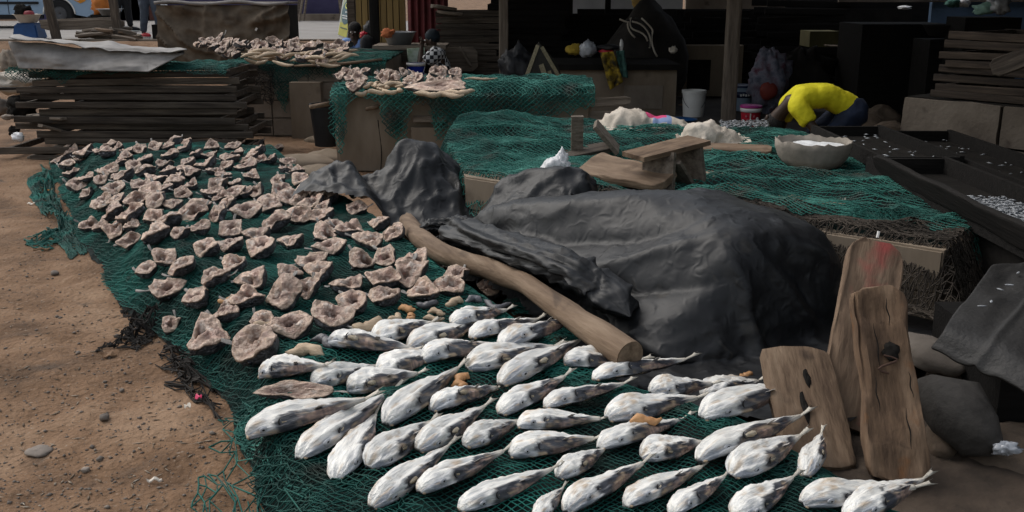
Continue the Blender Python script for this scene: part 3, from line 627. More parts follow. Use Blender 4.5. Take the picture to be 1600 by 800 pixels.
    g_.tube([p+bq*.034*math.sin(q)+a*(.016-.024*math.cos(q))+dn*.002 for q in np.linspace(-1.5, 1.5, 9)], [.0015+.0045*math.cos(q) for q in np.linspace(-1.5, 1.5, 9)], 5)
    p2, _ = at(.31, R(150), 1.0); fr = []
    for q, ww in ((.012, .014), (.040, .030), (.080, .040), (.110, .026)):
        for s_, o_ in ((-1, -.001), (0, .005), (1, -.001), (0, -.004)): fr.append(p2+a*q+bq*s_*ww*.75+dn*(o_+.001-.16*q)+np.array((0, 0, -.15*q)))
    fin = MB().add(fr, [(i*4+j, i*4+(j+1) % 4, (i+1)*4+(j+1) % 4, (i+1)*4+j) for i in range(3) for j in range(4)]+[(3,2,1,0),(12,13,14,15)])
    p3, d3 = at(.16, R(166), 1.0); d3 = d3/np.linalg.norm(d3)
    er = MB().blob(p3, (.030, .014, .026), .05, 2, seed, 6); ep = MB().blob(p3+d3*.008, (.013, .009, .011), .02, 2, 1, 6)
    p4, _ = at(.03, R(200), .7); mo = MB().blob(p4, (.014, .030, .016), .1, 2, seed, 6)
    df = MB(); p5, d5 = at(.62, R(120), 1.0); d5 = d5/np.linalg.norm(d5)
    df.add([p5-a*.03, p5+a*.03, p5+a*.045+d5*.045, p5+a*.005+d5*.05, p5-a*.03+np.array((0,.006,0)), p5+a*.03+np.array((0,.006,0)), p5+a*.045+d5*.045+np.array((0,.004,0)), p5+a*.005+d5*.05+np.array((0,.004,0))], [(3,2,1,0),(4,5,6,7),(0,1,5,4),(1,2,6,5),(2,3,7,6),(3,0,4,7)])
    return [('', body, 'fish'), ('tail_fin', tail, 'fish_tail'), ('gill', g_.me('gill', False), 'gill'), ('pectoral_fin', fin.me('pectoral_fin', True), 'fish_fin_yellow'), ('eye', er.me('eye', True), 'eye_ring'), ('pupil', ep.me('pupil', True), 'fish_eye'), ('mouth', mo.me('mouth', True), 'gut'), ('dorsal_fin', df.me('dorsal_fin', False), 'fish_fin')]
FV = [fish_meshes(i) for i in range(10)]
for v in FV:
    for _, me, m in v: me.materials.append(M[m])
def put_fish(pa, pb, H, var, label, group, dz=0, wide=1.0):
    a = hitH(*pa, H); b = hitH(*pb, H); b = P(pb[0], pb[1], min(max(b.z, a.z-.02), a.z+.10)); x = (b-a); L = x.length*1.04; x.normalize()
    S = math.hypot(pa[0]-pb[0], pa[1]-pb[1])/(FPX/(Vector((0, 0, CAMZ))-(a+b)/2).length)*wide*1.12
    y = Vector((0, 0, 1)).cross(x).normalized(); z = x.cross(y)
    Rm = Matrix((x, y, z)).transposed().to_4x4()@Matrix.Rotation(random.uniform(-.25, .22), 4, 'X')
    up = 0
    for q in (.1, .25, .4, .55, .7): w = a.lerp(b, q); up = max(up, float(H(np.array([w.x]), np.array([w.y]))[0])-w.z)
    if up > 0: a = P(pa[0], pa[1], a.z+up)
    o = None
    for nm, me, m in FV[var % len(FV)]:
        if o is None:
            o = bpy.data.objects.new('dried_fish', me); link(o); tag(o, label, 'fish', group)
            o.matrix_basis = Matrix.Translation(a+Vector((0, 0, .012+dz)))@Rm@Matrix.Diagonal((L, S, S*.95, 1))
            eye = None
        else:
            q = obj(nm, me, None, eye if nm == 'pupil' else o)
            if nm == 'eye': eye = q
    return o
FISH = [((512,544),(655,558)),((584,540),(679,511)),((638,550),(765,516)),((706,512),(800,494)),((736,534),(848,510)),((785,552),(888,511)),((407,594),(516,579)),((487,606),(600,582)),((588,589),(700,562)),((659,571),(785,550)),((543,616),(664,594)),((730,582),(874,548)),((782,608),(920,540)),((880,572),(1012,575)),((928,600),(1084,572)),((1016,620),(1110,606)),((386,688),(580,630)),((467,724),(628,614)),((525,757),(605,648)),((603,670),(727,582)),((675,650),(790,614)),((576,737),(677,664)),((652,711),(772,644)),((782,654),(895,596)),((852,644),(986,610)),((948,660),(1085,626)),((726,704),(816,662)),((808,674),(950,666)),((936,708),(1086,662)),((796,718),(940,698)),((872,754),(952,710)),((1002,722),(1103,698)),((580,800),(716,705)),((655,776),(800,714)),((718,804),(874,742)),((885,808),(1002,732)),((838,820),(882,766)),((978,800),(1108,737)),((1096,624),(1200,606)),((1095,660),(1254,610)),((1092,728),(1264,658)),((1142,750),(1252,687)),((1258,752),(1294,682)),((1145,815),(1250,756)),((1050,812),(1142,753)),((1252,794),(1428,766)),((1322,818),(1448,754))]
mid = {}
for q in FISH: mid[((q[0][0]+q[1][0])/2, (q[0][1]+q[1][1])/2)] = q
fr_ = rows_of(list(mid), [0, 528, 552, 575, 600, 618, 650, 682, 712, 742, 772, 900])
for i, (mm, q) in enumerate(mid.items()):
    k, j, n = fr_[mm]; L = math.hypot(q[0][0]-q[1][0], q[0][1]-q[1][1])
    wide = 1.0*max(.82, min(1.35, 150/L)); wide = 1.5 if q[0] == (1258,752) else wide
    lab = 'whole silver fish, %s from the left in the %s row of silver fish' % (ORD[j], ORD[k])
    if q[0] == (386,688): lab = 'long pale silver fish nearest the dirt, snout pointing left'
    if q[0] == (467,724): lab = 'long silver fish with blunt snout second from the dirt'
    if q[0] == (1258,752): lab = 'short wide silver fish below the left leaning board, tail upward'
    if q[0] == (1095,660): lab = 'silver fish whose tail crosses the shortest leaning board'
    put_fish(q[0], q[1], Hbed, i, lab, 'whole silver fish drying on the near net', .0, wide)
# open brown fish shell, narrow pieces, roe and gut strips
def piece(name, px, py, L, wd, ht, m, label, cat, rz=0, seed=0, group=None, H=None, dz=.0, curl=.3):
    p = hitH(px, py, H or Hbed); pts = []; n = 9
    for i in range(n):
        t = i/(n-1)-.5; pts.append((t*L, curl*wd*math.sin(t*5+seed), ht*.45+.2*ht*math.sin(t*7+seed)))
    r = [wd/2*(1-(abs(2*(i/(n-1)-.5))**3)*.75)*(1+.22*math.sin(i*2.1+seed)) for i in range(n)]
    b = MB().tube(pts, r, 9); V = np.concatenate(b.V); V[:, 2] = V[:, 2]*ht/wd+.02*0; V += .06*wd*fbm(V[:, 0]/wd*2, V[:, 1]/wd*2, V[:, 2]/wd*2, seed, 2)[:, None]
    V[:, 2] -= V[:, 2].min()
    return tag(obj(name, mesh_np(name, V, b.F), M[m], None, (p.x, p.y, p.z+.008+dz), (0, 0, rz)), label, cat, group)
sh = put_head(hitH(462, 622, Hbed), .1, 0, .35, 0, 'long hollow brown fish shell lying open by the first silver fish', 'split fish heads drying on the long net', 3)
sh.matrix_basis = sh.matrix_basis@Matrix.Diagonal((1.32, .55, .45, 1))@Matrix.Rotation(math.pi, 4, 'Z')
for ob_ in sh.children:
    if ob_.name.startswith('eye'): bpy.data.objects.remove(ob_)
roeg = 'orange roe lumps on the net'
piece('fish_roe', 722, 600, .055, .045, .03, 'roe', 'upper orange roe lump among the silver fish', 'fish roe', R(20), 1, roeg)
piece('fish_roe', 718, 613, .06, .04, .03, 'roe', 'lower orange roe lump among the silver fish', 'fish roe', R(-10), 2, roeg)
piece('fish_roe', 636, 492, .075, .04, .03, 'roe', 'orange roe lump at the edge of the fish heads', 'fish roe', R(12), 3, roeg)
piece('fish_roe', 644, 505, .05, .035, .03, 'roe', 'small orange roe lump just below the other orange lump', 'fish roe', R(-60), 4, roeg)
piece('fish_roe', 352, 479, .05, .045, .03, 'roe', 'tan roe lump lying between two fish heads', 'fish roe', R(0), 5, roeg)
piece('fish_roe', 1165, 596, .05, .03, .03, 'roe', 'orange roe lump by the tarp hem and the boards', 'fish roe', R(-20), 6, roeg)
gg = 'pale gut rolls on the net'
piece('fish_gut', 617, 508, .085, .036, .034, 'gut', 'pale gut roll standing below the orange roe', 'fish gut', R(65), 11, gg)
piece('fish_gut', 668, 486, .10, .036, .034, 'head_skin', 'grey gut roll right of the orange roe', 'fish gut', R(-3), 12, gg)
piece('fish_gut', 710, 482, .085, .038, .036, 'gut', 'yellowish gut roll with cut end below the heads', 'fish gut', R(15), 13, gg)
piece('fish_gut', 740, 477, .08, .036, .034, 'head_skin', 'grey brown gut roll joined to the yellowish roll', 'fish gut', R(5), 14, gg)
piece('fish_gut', 682, 497, .08, .028, .028, 'gut', 'upper pale gut strip above the first silver fish', 'fish gut', R(-4), 15, gg)
piece('fish_gut', 678, 507, .095, .028, .026, 'gut', 'lower pale gut strip above the first silver fish', 'fish gut', R(3), 16, gg)
piece('fish_gut', 775, 485, .13, .03, .028, 'head_skin', 'curved grey gut strip under the last fish head', 'fish gut', R(-14), 17, gg, curl=1.2)
piece('fish_gut', 576, 522, .13, .06, .05, 'gut', 'broad pale fish flap left of the gut rolls', 'fish gut', R(20), 18, gg)
piece('fish_gut', 580, 533, .12, .03, .03, 'head_skin', 'brown gut strip under the broad pale flap', 'fish gut', R(8), 19, gg)
piece('fish_gut', 478, 562, .16, .06, .05, 'gut', 'tan torn fish flap left of the first silver fish', 'fish gut', R(-12), 20, gg)
piece('fish_gut', 505, 545, .13, .045, .04, 'head_skin', 'brown fish flap right of the tan torn one', 'fish gut', R(-35), 21, gg)
piece('fish_gut', 1008, 688, .11, .032, .03, 'roe', 'curved orange gut strip lying on a silver fish', 'fish gut', R(15), 22, gg, dz=.045)
piece('fish_gut', 420, 518, .14, .035, .035, 'gut', 'pale fish strip between two heads at the left', 'fish gut', R(35), 23, gg)
# ------------------------------------------------------------------ tarps thrown over the oven between the bed and the net table
def Hlow(x, y): return np.maximum(Hbed(x, y), Hground(x, y))
hull_big = [(-.02,5.15,.50),(.45,4.85,.60),(.78,4.72,.65),(1.02,4.22,.56),(1.50,4.52,.50),(1.10,5.2,.55),(-.42,5.45,.22),(-.30,5.75,.2),(.22,4.50,.22),(.62,3.98,.10),(1.06,4.02,0),(1.60,4.45,0),(1.15,5.45,0),(0,5.7,0)]
hull_fold = [(-.05,5.75,.50),(.25,5.60,.60),(.40,5.62,.58),(.1,5.9,.5),(-.2,5.5,.2),(.4,5.2,.2),(.6,5.8,.2),(0,6.1,.2)]
X, dx, dy = sheet((.52, 4.72, 0), (1.75, -1.68, 0), 3.3, 2.4, .021, (.84, .80), .84, .13, 3)
X = cloth(X, dx, dy, collider([hull_big], Hlow, .012), steps=150, iters=6, g=.0013, bend=.07, fr=.85)
X = smooth_grid(X, 9)
X = creases(X, [([(215,140),(420,108),(640,90),(880,62)], .030, .055), ([(300,180),(560,212),(800,205),(1000,185)], -.030, .05), ([(545,330),(760,303),(980,250),(1120,215)], .032, .05), ([(560,390),(760,385),(930,380),(1130,345)], -.034, .045),
    ([(330,205),(450,215),(560,315),(660,410)], .040, .035), ([(360,250),(470,290),(580,390),(700,470)], -.025, .03), ([(1150,250),(1190,350),(1215,450),(1290,640)], .035, .05), ([(1240,420),(1270,520),(1300,600)], -.03, .035), ([(1050,100),(1300,150),(1450,250),(1560,310)], .022, .05),
    ([(1260,260),(1370,400),(1450,520)], .025, .035), ([(1330,250),(1420,380),(1480,480)], -.025, .03), ([(1080,470),(1120,560),(1110,640)], .018, .04), ([(760,520),(900,600),(1050,640)], .022, .035), ([(700,430),(850,500),(1100,480)], .014, .05), ([(1420,200),(1480,280),(1500,380)], .02, .03)], (620, 280), 2.222, 350)
X = wrinkle(wrinkle(X, .010, 3.6, 3), .006, 8, 4)
hem = [P(a_, b_, .18) for a_, b_ in ((560, 300), (640, 352), (700, 404), (800, 446), (900, 506), (1000, 574), (1100, 592), (1215, 604), (1400, 610))]
yl = np.interp(X[..., 0], [q.x for q in hem], [q.y for q in hem]); dead = (X[..., 1] < yl-.015).ravel()
me_ = grid_me('tarp', X); bm = bmesh.new(); bm.from_mesh(me_); bm.verts.ensure_lookup_table(); bmesh.ops.delete(bm, geom=[v for v in bm.verts if dead[v.index]], context='VERTS'); bm.to_mesh(me_); bm.free()
tp = obj('tarp', me_, M['tarp']); tag(tp, 'big black plastic tarp draped over the mound beside the log', 'tarp')
X, dx, dy = sheet((.16, 5.72, 0), (1.0, -.25, 0), 1.5, 1.1, .02, (.70, .68), .70, .14, 9)
X = cloth(X, dx, dy, collider([hull_big, hull_fold], Hlow, .03), steps=110, iters=6, g=.0012, bend=.05, fr=.9)
X = wrinkle(wrinkle(X, .018, 5, 13), .008, 11, 14)
tag(obj('tarp', grid_me('tarp', X), M['tarp']), 'crumpled black tarp bunched below the white bag', 'tarp')
hull_left = mound((-.60, 6.66), .3, .3, .5, 8)
U, Vv = np.meshgrid(np.arange(-1.40, .02, .0115), np.arange(5.95, 7.2, .0115))
d1 = np.hypot(U+.60, (Vv-6.64)*1.1)+1e-6; cs, sn = (U+.60)/d1, (Vv-6.64)*1.1/d1
def rdg(a, p=2.2): return np.clip(1-np.abs(a)*1.7, 0, 1)**p
wx0 = .5*fbm(U*6, Vv*6, None, 29, 2); tw_ = d1*1.3+.5*fbm(U*5, Vv*5, None, 31, 2); c2, s2 = cs*np.cos(tw_)-sn*np.sin(tw_), sn*np.cos(tw_)+cs*np.sin(tw_)
z1 = .575*np.exp(-(d1/.33)**1.85)*(1+.12*fbm(U*5, Vv*5, None, 19, 2))+(.065*rdg(fbm(c2*1.4+.3, s2*1.4, d1*2.2, 6, 2), 1.5)+.030*rdg(fbm(U*9, Vv*9, None, 8, 2)))*sstep(.05, .30, d1)*sstep(.75, .35, d1)
q2 = ((U+.97)/.40)**2+((Vv-6.46)/.28)**2; wxx, wyy = U+.10*fbm(U*4, Vv*4, None, 3, 2), Vv+.10*fbm(U*4, Vv*4, None, 4, 2)
z2 = .22*np.exp(-q2**1.1)+(.075*rdg(fbm(wxx*5+wyy*3, wyy*3.2-wxx*1.5, None, 13, 2))+.030*rdg(fbm(wxx*12, wyy*10, None, 14, 2)))*np.exp(-q2*.55)
zz = np.maximum(z1, z2)+.05*np.exp(-((z1-z2)/.10)**2)+.035*rdg(fbm(U*4+Vv*2, Vv*5-U*2, None, 41, 2), 3)*sstep(.6, .2, np.minimum(d1, q2*.3)); keepm = (np.minimum(d1/.58, np.sqrt(q2)/1.4)+.16*fbm(U*4, Vv*4, None, 6, 3) < 1)
me_ = grid_me('tarp', smooth_grid(np.stack([U, Vv, Hlow(U, Vv)+zz+.014], -1), 1)); bm = bmesh.new(); bm.from_mesh(me_); bm.verts.ensure_lookup_table(); kf = keepm.ravel(); bmesh.ops.delete(bm, geom=[v for v in bm.verts if not kf[v.index]], context='VERTS'); bm.to_mesh(me_); bm.free()
tag(obj('tarp', me_, M['tarp']), 'small grey black tarp peaked over a lump by the clay oven', 'tarp')
rp_ = [P(690, 352, .34), P(735, 368, .36), P(790, 388, .37), P(850, 405, .38), P(905, 425, .36), P(950, 455, .30), P(985, 495, .24)]
def roll(name, path, rad, seed, label, flat=.75, nl=110, nc=40):
    A = np.array([tuple(q) for q in path]); t = np.linspace(0, 1, nl); s = np.linspace(0, 1, len(A)); C = np.stack([np.interp(t, s, A[:, k]) for k in range(3)], -1)
    for _ in range(8): C[1:-1] = (C[:-2]+2*C[1:-1]+C[2:])/4
    T = np.gradient(C, axis=0); T /= np.linalg.norm(T, axis=1)[:, None]; S = np.stack([T[:, 1], -T[:, 0], 0*T[:, 0]], -1); S /= np.linalg.norm(S, axis=1)[:, None]; N = np.cross(S, T)
    th = np.linspace(0, 2*math.pi, nc); V = np.zeros((nl, nc, 3))
    for i in range(nl):
        tw = th+1.6*t[i]; rg2 = rdg(fbm(np.cos(tw)*1.7+seed, np.sin(tw)*1.7, np.full(nc, t[i]*2.2), seed, 2), 1.6); rg3 = rdg(fbm(np.cos(tw)*3.5+seed, np.sin(tw)*3.5, np.full(nc, t[i]*4), seed+4, 2), 2)
        r = rad*min(1, 3*math.sin(math.pi*min(1, max(0, t[i])))+.05)*(.62+.55*rg2+.22*rg3)
        V[i] = C[i]+S[i]*(r*np.cos(th))[:, None]*1.25+N[i]*(r*np.sin(th))[:, None]*flat
    return tag(obj(name, grid_me(name, V), M['tarp']), label, 'tarp')
roll('tarp', rp_, .085, 4, 'rumpled roll of black tarp lying along the upper log')
roll('tarp', [P(655, 362, .30), P(680, 352, .34), P(712, 348, .36), P(740, 352, .36)], .05, 9, 'small knot of black tarp at the top end of the log')
# log holding the tarp hem down
lp = [(640, 352, .30), (662, 378, .31), (700, 400, .32), (760, 418, .31), (815, 440, .30), (870, 475, .29), (930, 520, .27), (985, 556, .25)]
pts = [P(a, b, c-.02) for a, b, c in lp]; sp = []
for i in range(len(pts)-1):
    for k in range(5): sp.append(pts[i].lerp(pts[i+1], k/5))
sp.append(pts[-1]); sp = np.array([tuple(q) for q in sp]); 
for _ in range(3): sp[1:-1] = (sp[:-2]+sp[1:-1]*2+sp[2:])/4
b = MB().tube(sp, [(.049+.004*math.sin(i*.23)+.008*i/len(sp)) for i in range(len(sp))], 20); V = np.concatenate(b.V)
V += (.006*fbm(V[:, 0]*5, V[:, 1]*5, V[:, 2]*5, 3, 2))[:, None]*np.array((.6, .6, 1)); e = V[:20]; V[:20] += (sp[0]-sp[1])*(.5+.9*rng.random((20, 1)))
Lx_ = Vector(sp[-1])-Vector(sp[0]); LM = Matrix((Lx_.normalized(), Vector((0, 0, 1)).cross(Lx_).normalized(), Lx_.normalized().cross(Vector((0, 0, 1)).cross(Lx_).normalized()))).transposed().to_4x4(); LM.translation = Vector(sp.mean(0)); LI = np.array(LM.inverted()); Vw = V.copy(); V = V@LI[:3, :3].T+LI[:3, 3]
lg = obj('log', shade_auto(mesh_np('log', V, b.F), 60), M['driftwood']); lg.matrix_basis = LM; V = Vw; tag(lg, 'long bent driftwood log lying across the tarp hem', 'log')
d = sp[-1]-sp[-2]; d /= np.linalg.norm(d); c = sp[-1]+d*.004
dv = Vector(d); a1 = dv.cross(Vector((0, 0, 1))).normalized(); a2 = a1.cross(dv)
rg_ = V[-20:]; cc = MB(); cc.add(list((rg_-c)*.97+c+d*.003)+list((rg_-c)*.55+c+d*.008)+[c+d*.001], [(j, (j+1) % 20, 20+(j+1) % 20, 20+j) for j in range(20)]+[(20+j, 20+(j+1) % 20, 40) for j in range(20)])
ce_ = cc.build('cut_end', M['cutwood'], lg, True); ce_.matrix_parent_inverse = LM.inverted()
# rag showing under the log
X, dx, dy = sheet(tuple(P(790, 452, .26)), (1, -.9, 0), .52, .12, .02, (.9, .75), .34, .05, 44)
X = cloth(X, dx, dy, collider([], Hbed, .012), steps=60, iters=5, bend=.2)
tag(obj('rag', grid_me('rag', X), M['tarp_brown']), 'narrow grey brown rag poking out under the middle of the log', 'cloth')

def in_poly(x, y, pl, grow=0.0):
    x = np.asarray(x, float); d = np.full(x.shape, 1e9); cx = sum(p[0] for p in pl)/len(pl); cy = sum(p[1] for p in pl)/len(pl)
    for i in range(len(pl)):
        a, b_ = pl[i], pl[(i+1) % len(pl)]; nx, ny = b_[1]-a[1], -(b_[0]-a[0]); l = math.hypot(nx, ny); nx, ny = nx/l, ny/l
        s = (x-a[0])*nx+(y-a[1])*ny
        if (cx-a[0])*nx+(cy-a[1])*ny > 0: s = -s
        d = np.minimum(d, -s)
    return d+grow            # distance inside the (convex) outline
# ------------------------------------------------------------------ boards leaning at the right, stones, black bundle
def lean(px0, py0, px1, py1, Y1, Wd, T, m, label, seed, z0=0, twist=0, taper=0.0, re=.05, rough=.008, edge=.18):
    a = P(px0, py0, z0); c = PD(px1, py1, Y1); L = (c-a).length
    o = obj('leaning_board', plank_me(L, Wd, T, seed, 30, rough, taper, re, 0, edge), M[m]); between(o, a, c, (math.sin(twist), -1, .4)); return tag(o, label, 'board', 'weathered boards leaning at the bed edge')
M['rusty_wood'] = mat('rusty_wood', [(.022,.012,.007),(.085,.042,.020)], 14, rough=.9, bump=.6)
M['wood_red'] = mat('wood_red', [(.065,.042,.028),(.15,.10,.066),(.24,.17,.115)], 5, (.7, 2.8, 2.8), rough=.88, bump=.8, bscale=16, detail=10, fleck=((.30,.07,.06), 3.6, .56))
M['wood_rust'] = mat('wood_rust', [(.045,.027,.017),(.125,.078,.047),(.225,.15,.096)], 5, (.7, 2.6, 2.6), rough=.88, bump=1.0, bscale=16, detail=10, fleck=((.19,.080,.026), 6.5, .60), fleck2=((.03,.02,.014), 9, .66))
B1 = lean(1412, 752, 1366, 450, 3.42, .215, .075, 'wood_rust', 'tall thick weathered board with rusty notches, rightmost of the leaning boards', 5, taper=.08, rough=.014)
for k, (u, v_, l_) in enumerate(((.12, .035, .16), (-.17, -.03, .14), (.24, -.02, .10), (-.05, .06, .12), (-.02, -.06, .09))): MB().tube([(u+l_*(t-.5), v_+.003*math.sin(t*9+k), .0395) for t in np.linspace(0, 1, 10)], [.0006+.0018*math.sin(t*3.14) for t in np.linspace(0, 1, 10)], 5).build('split', M['soot'], B1)
nb = MB().tube([(.02+.05*t, .01+.035*math.sin(t*5), .042+.004*math.sin(t*3)) for t in np.linspace(0, 1.3, 9)], .004, 6).build('bent_nail', plain('rust', (.06,.032,.022), .8), B1)
MB().blob((.10, -.01, .036), (.034, .028, .010), .3, 3, 3, 8).build('knot', M['soot'], B1, True)
B2 = lean(1330, 672, 1367, 380, 3.86, .225, .05, 'wood_red', 'reddish stained board with rounded top between the other two boards', 8, taper=.02, re=.09, rough=.010)
MB().tube([(.40, 0, .02), (.425, 0, .028)], .006, 6).build('nail', M['plastic_white'], B2)
B3 = lean(1285, 735, 1238, 545, 3.62, .27, .04, 'wood_brown', 'short smooth brown board with a split, leftmost of the leaning boards', 12, taper=.05, re=.04, rough=.004, edge=.10)
for u, v_, l_ in ((-.02, .015, .12), (.12, -.02, .07)): MB().blob((u, v_, .019), (l_/2, .012, .006), .4, 6, 2, 8).build('split', M['soot'], B3, True)
M['slab'] = mat('slab', [(.075,.062,.052),(.15,.13,.11)], 5, rough=.9, bump=.7, bscale=26)
def rock(px, py, Y, rad, label, seed, m='stone', amp=.22, n=14, name='stone', cat='stone', rz=0, rx=0, f=1.3):
    c = PD(px, py, Y); b = MB().blob((0, 0, 0), rad, amp, f, seed, n)
    return tag(b.build(name, M[m], None, True, c, (rx, 0, rz)), label, cat)
rock(1458, 553, 3.85, (.115, .16, .055), 'flat grey slab stone behind the tall leaning board', 31, 'slab', amp=.16, rz=.3, rx=.15)
rock(1478, 598, 3.8, (.075, .09, .075), 'dark round stone under the flat slab', 32, 'soil')
rock(1466, 690, 3.30, (.05, .08, .07), 'brown stone touching the foot of the tall board', 33, 'soil')
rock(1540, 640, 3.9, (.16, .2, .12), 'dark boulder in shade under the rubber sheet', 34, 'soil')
c = P(1508, 690, .06)
bb = MB().tube([c+Vector((-.10, .22, .13)), c+Vector((-.075, .15, .12)), c+Vector((-.03, .05, .09)), c+Vector((.03, -.04, .05)), c+Vector((.065, -.09, .02))], [.035, .075, .105, .085, .035], 16)
V = np.concatenate(bb.V); V += (.022*fbm(V[:, 0]*9, V[:, 1]*9, V[:, 2]*9, 4, 3))[:, None]
M['bundle'] = mat('bundle', [(.018,.016,.014),(.05,.045,.04)], 6, rough=.8, bump=.8, bscale=25)
bo = obj('bundle', mesh_np('bundle', V, bb.F), M['bundle']); tag(bo, 'dark lumpy bundle tied with a clear plastic bag end', 'bundle')
q = c+Vector((.085, -.11, .03)); pb_ = MB().blob(tuple(q), (.045, .03, .022), .5, 3, 7, 12); pb_.build('plastic_end', M['clear_plastic'], bo, True)
rock(1575, 700, 3.3, (.2, .2, .08), 'low dark lump of earth at the lower right edge', 36, 'soil')
sq = [P(1335, 640, 0), P(1700, 500, 0), P(1900, 700, 0), P(1700, 900, 0), P(1440, 860, 0)]
U, Vv = np.meshgrid(np.linspace(.9, 2.6, 70), np.linspace(2.0, 4.4, 90)); me_ = grid_me('shaded_dark_soil', np.stack([U, Vv, Hground(U, Vv)+.007+.010*np.abs(fbm(U*11, Vv*11, None, 44, 3))], -1)); bm = bmesh.new(); bm.from_mesh(me_)
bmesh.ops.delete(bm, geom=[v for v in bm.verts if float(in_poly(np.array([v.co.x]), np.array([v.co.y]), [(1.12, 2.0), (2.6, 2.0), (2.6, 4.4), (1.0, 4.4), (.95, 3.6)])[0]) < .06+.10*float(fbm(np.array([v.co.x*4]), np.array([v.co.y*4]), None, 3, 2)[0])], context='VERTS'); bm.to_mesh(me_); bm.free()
tag(obj('shaded_dark_soil', me_, mat('shaded_dark_soil', [(.020,.015,.011),(.05,.036,.026),(.085,.063,.046)], 4, rough=.95, bump=1.0, bscale=30)), kind='structure')  # darker earth, with the shade lying there also put into its colour
# folded rubber sheet at the right edge
nx_, ny_ = 60, 50; A0, B0, C0, D0 = P(1466, 529, .37), P(1680, 606, .35), P(1700, 398, .44), P(1556, 417, .44)
U, Vv = np.meshgrid(np.linspace(0, 1, nx_), np.linspace(0, 1, ny_)); X = np.zeros((ny_, nx_, 3))
for k in range(3): X[..., k] = (1-U)*(1-Vv)*A0[k]+U*(1-Vv)*B0[k]+U*Vv*C0[k]+(1-U)*Vv*D0[k]
X[..., 2] += .022*fbm(U*2.2, Vv*2.2, None, 5, 3)+.03*np.sin(Vv*math.pi)-.06*sstep(.14, 0, Vv)**2+.012*np.exp(-((U-.35-.3*Vv)/.03)**2); X[..., 1] += .05*sstep(.12, 0, Vv)**2
rs = obj('rubber_sheet', grid_me('rubber_sheet', X), mat('rubber', [(.017,.0165,.016),(.036,.034,.032)], 4, rough=.6, bump=.4, bscale=60)); tag(rs, 'curved dark rubber sheet at the right edge of the photo', 'sheet')
sm_ = rs.modifiers.new('thick', 'SOLIDIFY'); sm_.thickness = .012; sm_.offset = -1
for k in range(5):
    p = P(1535+14*k, 478-13*k+6*(k % 2), .455); 
    tag(MB().blob((0, 0, 0), (.018, .005, .003), .2, 2, k, 6).build('small_fish', M['silver'], None, True, p, (0, 0, k)), 'tiny silver fish stuck on the dark rubber sheet', 'fish', 'tiny fish on the rubber sheet')
# dark box below the sheet
bx_ = MB().box((2.12, 3.75, .155), (.62, .62, .31)).build('crate', M['wood_black']); tag(bx_, 'low black crate under the rubber sheet', 'crate')

# ------------------------------------------------------------------ the net table: low concrete oven with nets on top
TZ = .42
poly = [(-.30, 6.40), (1.15, 5.25), (2.02, 4.50), (2.36, 4.9), (2.45, 8.3), (.6, 9.0), (-.45, 8.35), (-.52, 7.6)]
tb = MB(); n = len(poly); tb.add([(*p, -.02) for p in poly]+[(*p, TZ) for p in poly], [(i, (i+1) % n, n+(i+1) % n, n+i) for i in range(n)]+[tuple(range(n, 2*n))])
NT = tb.build('concrete_oven', M['clay']); tag(NT, 'low concrete oven with green net spread over its top', 'oven')
for i in (0, 1):
    a, c_ = Vector((*poly[i], 0)), Vector((*poly[i+1], 0)); L = (c_-a).length; nb_ = max(2, int(L/.42)); dr = (c_-a).normalized(); nr = Vector((dr.y, -dr.x, 0)); nr = -nr if nr.y > 0 else nr
    for r_i in range(2):
        for k in range(nb_):
            t0 = (k+.5+(0 if r_i else .0))/nb_; bl = MB().box((0, 0, 0), (L/nb_-.014, .02, .195)); o = bl.build('block', M['clay'], NT); o.location = a+dr*(t0*L)+nr*.006+Vector((0, 0, .105+.208*r_i)); o.rotation_euler = (0, 0, math.atan2(dr.y, dr.x))
def Htab(x, y):
    d = in_poly(x, y, poly)
    z = TZ+.034*fbm(x*2.4, y*1.7, None, 71, 3)+.030*np.clip(1-np.abs(fbm(x*2.0+y*.8, y*2.6, None, 79, 2))*2, 0, 1)**2*sstep(0, .3, d)+.022*np.sin(y*9+1.5*fbm(x*1.3, y*1.3, None, 72, 2)*3+x*2)*sstep(0, .5, d)+.02
    z = z+.13*np.exp(-((x+.15)/.5)**2-((y-8.25)/.55)**2)
    return np.where(d > 0, z, z-np.minimum(-d*2.2, .30))
def kt(grow): return lambda u, v: in_poly(u, v, poly, grow) > 0
tu = obj('folded_net', grid_me('folded_net', (lambda XX, YY: np.stack([XX, YY, np.where(in_poly(XX, YY, poly, -.03) > 0, Htab(XX, YY)-.010+.010*fbm(XX*22, YY*22, None, 75, 2), TZ-.05)], -1))(*np.meshgrid(np.linspace(-.6, 2.5, 110), np.linspace(4.4, 9.1, 150)))), M['net_under']); tag(tu, 'dark folded net layers under the green net on the low oven', 'fishing net')
bm = bmesh.new(); bm.from_mesh(tu.data); bmesh.ops.delete(bm, geom=[v for v in bm.verts if float(in_poly(np.array([v.co.x]), np.array([v.co.y]), poly)[0]) < .0], context='VERTS'); bm.to_mesh(tu.data); bm.free()
a = flat_net(Htab, -.9, 2.8, 4.2, 9.3, .040, lambda u, v: (in_poly(u, v, poly, .08+.05*fbm(u*3, v*3, None, 5, 2)) > 0) & (v+u*.55-5.95 > .12*fbm(u*4, v*4, None, 81, 2)), .0032, .016, .18, 21)
b = flat_net(Htab, -.9, 2.8, 4.2, 9.3, .036, lambda u, v: (in_poly(u, v, poly, .12) > 0) & ((u < .35+.3*fbm(v*2, u*2, None, 9, 2)) | (fbm(u*1.3, v*1.3, None, 78, 2) > .25)) & (v+u*.55 > 6.05), .0028, .03, .4, 22)
net_obj('fishing_net', [a, b], M['net_pale'], 'green net spread over the low oven under the stools and bowl', 'fishing net')
